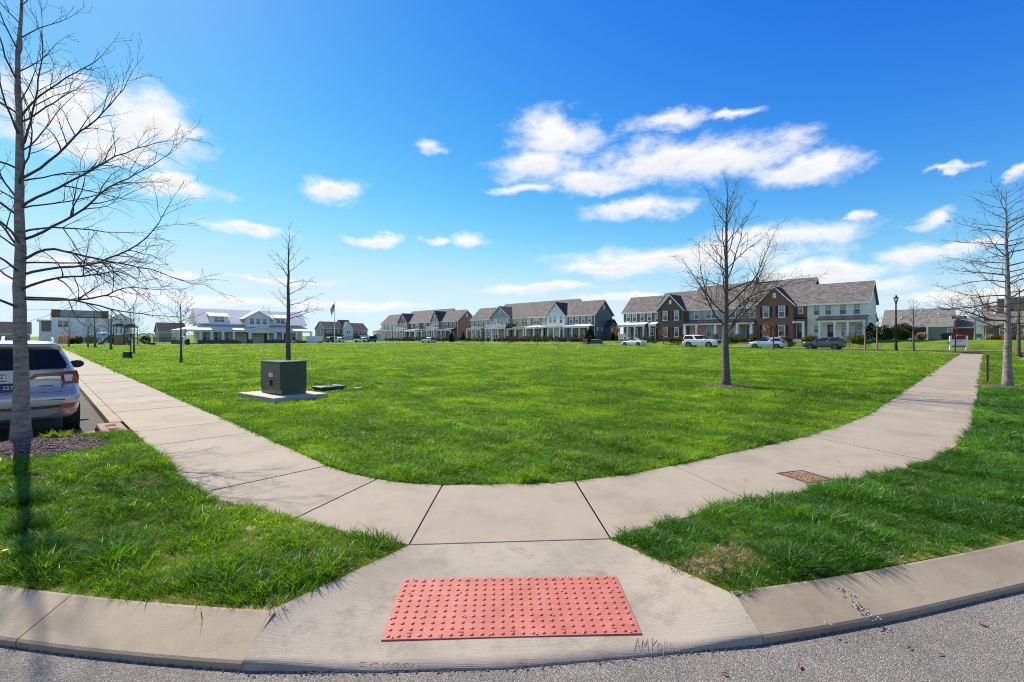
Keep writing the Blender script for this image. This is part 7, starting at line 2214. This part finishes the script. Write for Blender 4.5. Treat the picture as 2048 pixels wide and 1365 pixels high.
for px, w_, h_, mt, lab in ((1191, 1.6, 0.85, 'sign_green', 'green utility cabinet right of the conical evergreen'), (1201, 0.5, 0.8, 'bin_green', 'narrow green utility pedestal beside the utility cabinet'), (1172, 0.9, 0.9, 'grey_panel', 'grey air conditioner beside the conical evergreen')):
    x, y, z = on_yard(px, 78.0)
    t = thing('utility_cabinet', lab, 'utility box', (x, y, z), RZ)
    MB().bbox(-w_ / 2, w_ / 2, -0.35, 0.35, -0.1, h_, 0.04).build('cabinet', mt, t); MB().box(-w_ / 2 - 0.1, w_ / 2 + 0.1, -0.45, 0.45, -0.15, 0.05).build('pad', 'pad', t)
x, y, z = on_yard(1081, 79.9)
t = thing('garden_flag', 'red banner hanging from the taupe townhouse porch', 'banner', (x, y, z + 2.05), RZ)
mat('banner_red', (0.5, 0.02, 0.05), 0.7)
m = MB(); m.grid([[(-0.55 + 1.1 * i / 6, 0.08 * math.sin(i * 1.3), 0.3 + 0.55 * j / 3 + 0.08 * math.sin(i)) for i in range(7)] for j in range(4)]); m.build('cloth', 'banner_red', t); MB().tube([(-0.7, 0.5, 0.6), (0.7, -0.1, 1.0)], 0.03, 6).build('rod', 'steel', t)

# crumbs of broken concrete on the right kerb and dry leaves on street and verge
rg = random.Random(15)
def lumps(name, label, pts, size, material, flat_=0.6):
    m = MB()
    for (x, y, z) in pts:
        s_ = size * rg.uniform(0.5, 1.5); n = 6; o = len(m.v)
        for k in range(n):
            a = 2 * math.pi * k / n; q = s_ * rg.uniform(0.6, 1.1); m.v.append((x + q * math.cos(a), y + q * math.sin(a), z))
        m.v.append((x, y, z + s_ * flat_)); m.f += [(o + k, o + (k + 1) % n, o + n) for k in range(n)]; m.k += [0] * n
    return m.build(name, material, kind='stuff', label=label, category='debris')
mat('crumb', (0.27, 0.25, 0.21), 0.9)
pts = []
for k in range(60):
    t = rg.random(); q = Vector((lerp(1672, 1752, t), lerp(1172, 1236, t))) + Vector((rg.gauss(0, 5), rg.gauss(0, 3)))
    h = lerp(0.125, 0.055, t); w_ = P(q.x, q.y, h); pts.append((w_.x, w_.y, w_.z - 0.002))
for k in range(10): w_ = P(rg.uniform(1640, 1665), rg.uniform(1240, 1250), 0.07); pts.append((w_.x, w_.y, w_.z))
lumps('concrete_crumbs', 'pale broken concrete crumbs on the right kerb', pts, 0.007, 'crumb')
pts = []
for k in range(420):
    t = rg.random()
    if t < 0.55: px = rg.uniform(480, 1530); py = (lerp(1345, 1338, (px - 480) / 520) if px < 1000 else lerp(1338, 1290, (px - 1000) / 530)) + abs(rg.gauss(2, 3))
    elif t < 0.8: px = rg.uniform(0, 480); py = lerp(1292, 1343, px / 480) + abs(rg.gauss(1, 2))
    else: px = rg.uniform(1530, 2040); py = lerp(1290, 1184, (px - 1530) / 510) + abs(rg.gauss(1, 2))
    w_ = P(px, py, 0.0); pts.append((w_.x, w_.y, 0.0))
mat('grit', (0.10, 0.09, 0.075), 1.0)
lumps('gutter_grit', 'dark grit lying along the foot of the kerb and ramp', pts, 0.006, 'grit', 0.5)
m = MB()
mat('dead_leaf', (0.20, 0.10, 0.05), 0.9, var=0.4, scale=9)
for px, py, h in [(1600, 1335, 0), (1820, 1298, 0), (1965, 1250, 0), (1880, 1310, 0), (1450, 1350, 0)] + [(rg.uniform(1400, 1560), rg.uniform(1110, 1150), SW + 0.03) for _ in range(9)] + [(rg.uniform(300, 560), rg.uniform(1030, 1130), SW + 0.03) for _ in range(9)] + [(rg.uniform(1400, 1900), rg.uniform(880, 1000), SW + 0.01) for _ in range(5)]:
    w_ = P(px, py, h); a = rg.uniform(0, 6.28); l = rg.uniform(0.018, 0.035); ca, sa = math.cos(a) * l, math.sin(a) * l
    m.add([(w_.x - ca, w_.y - sa, w_.z + 0.004), (w_.x + sa * 0.4, w_.y - ca * 0.4, w_.z + 0.009), (w_.x + ca, w_.y + sa, w_.z + 0.005), (w_.x - sa * 0.4, w_.y + ca * 0.4, w_.z + 0.012)], [(0, 1, 2, 3)])
m.build('dead_leaves', 'dead_leaf', kind='stuff', label='scattered brown dry leaves on road and verges', category='leaves')
plant_grass()
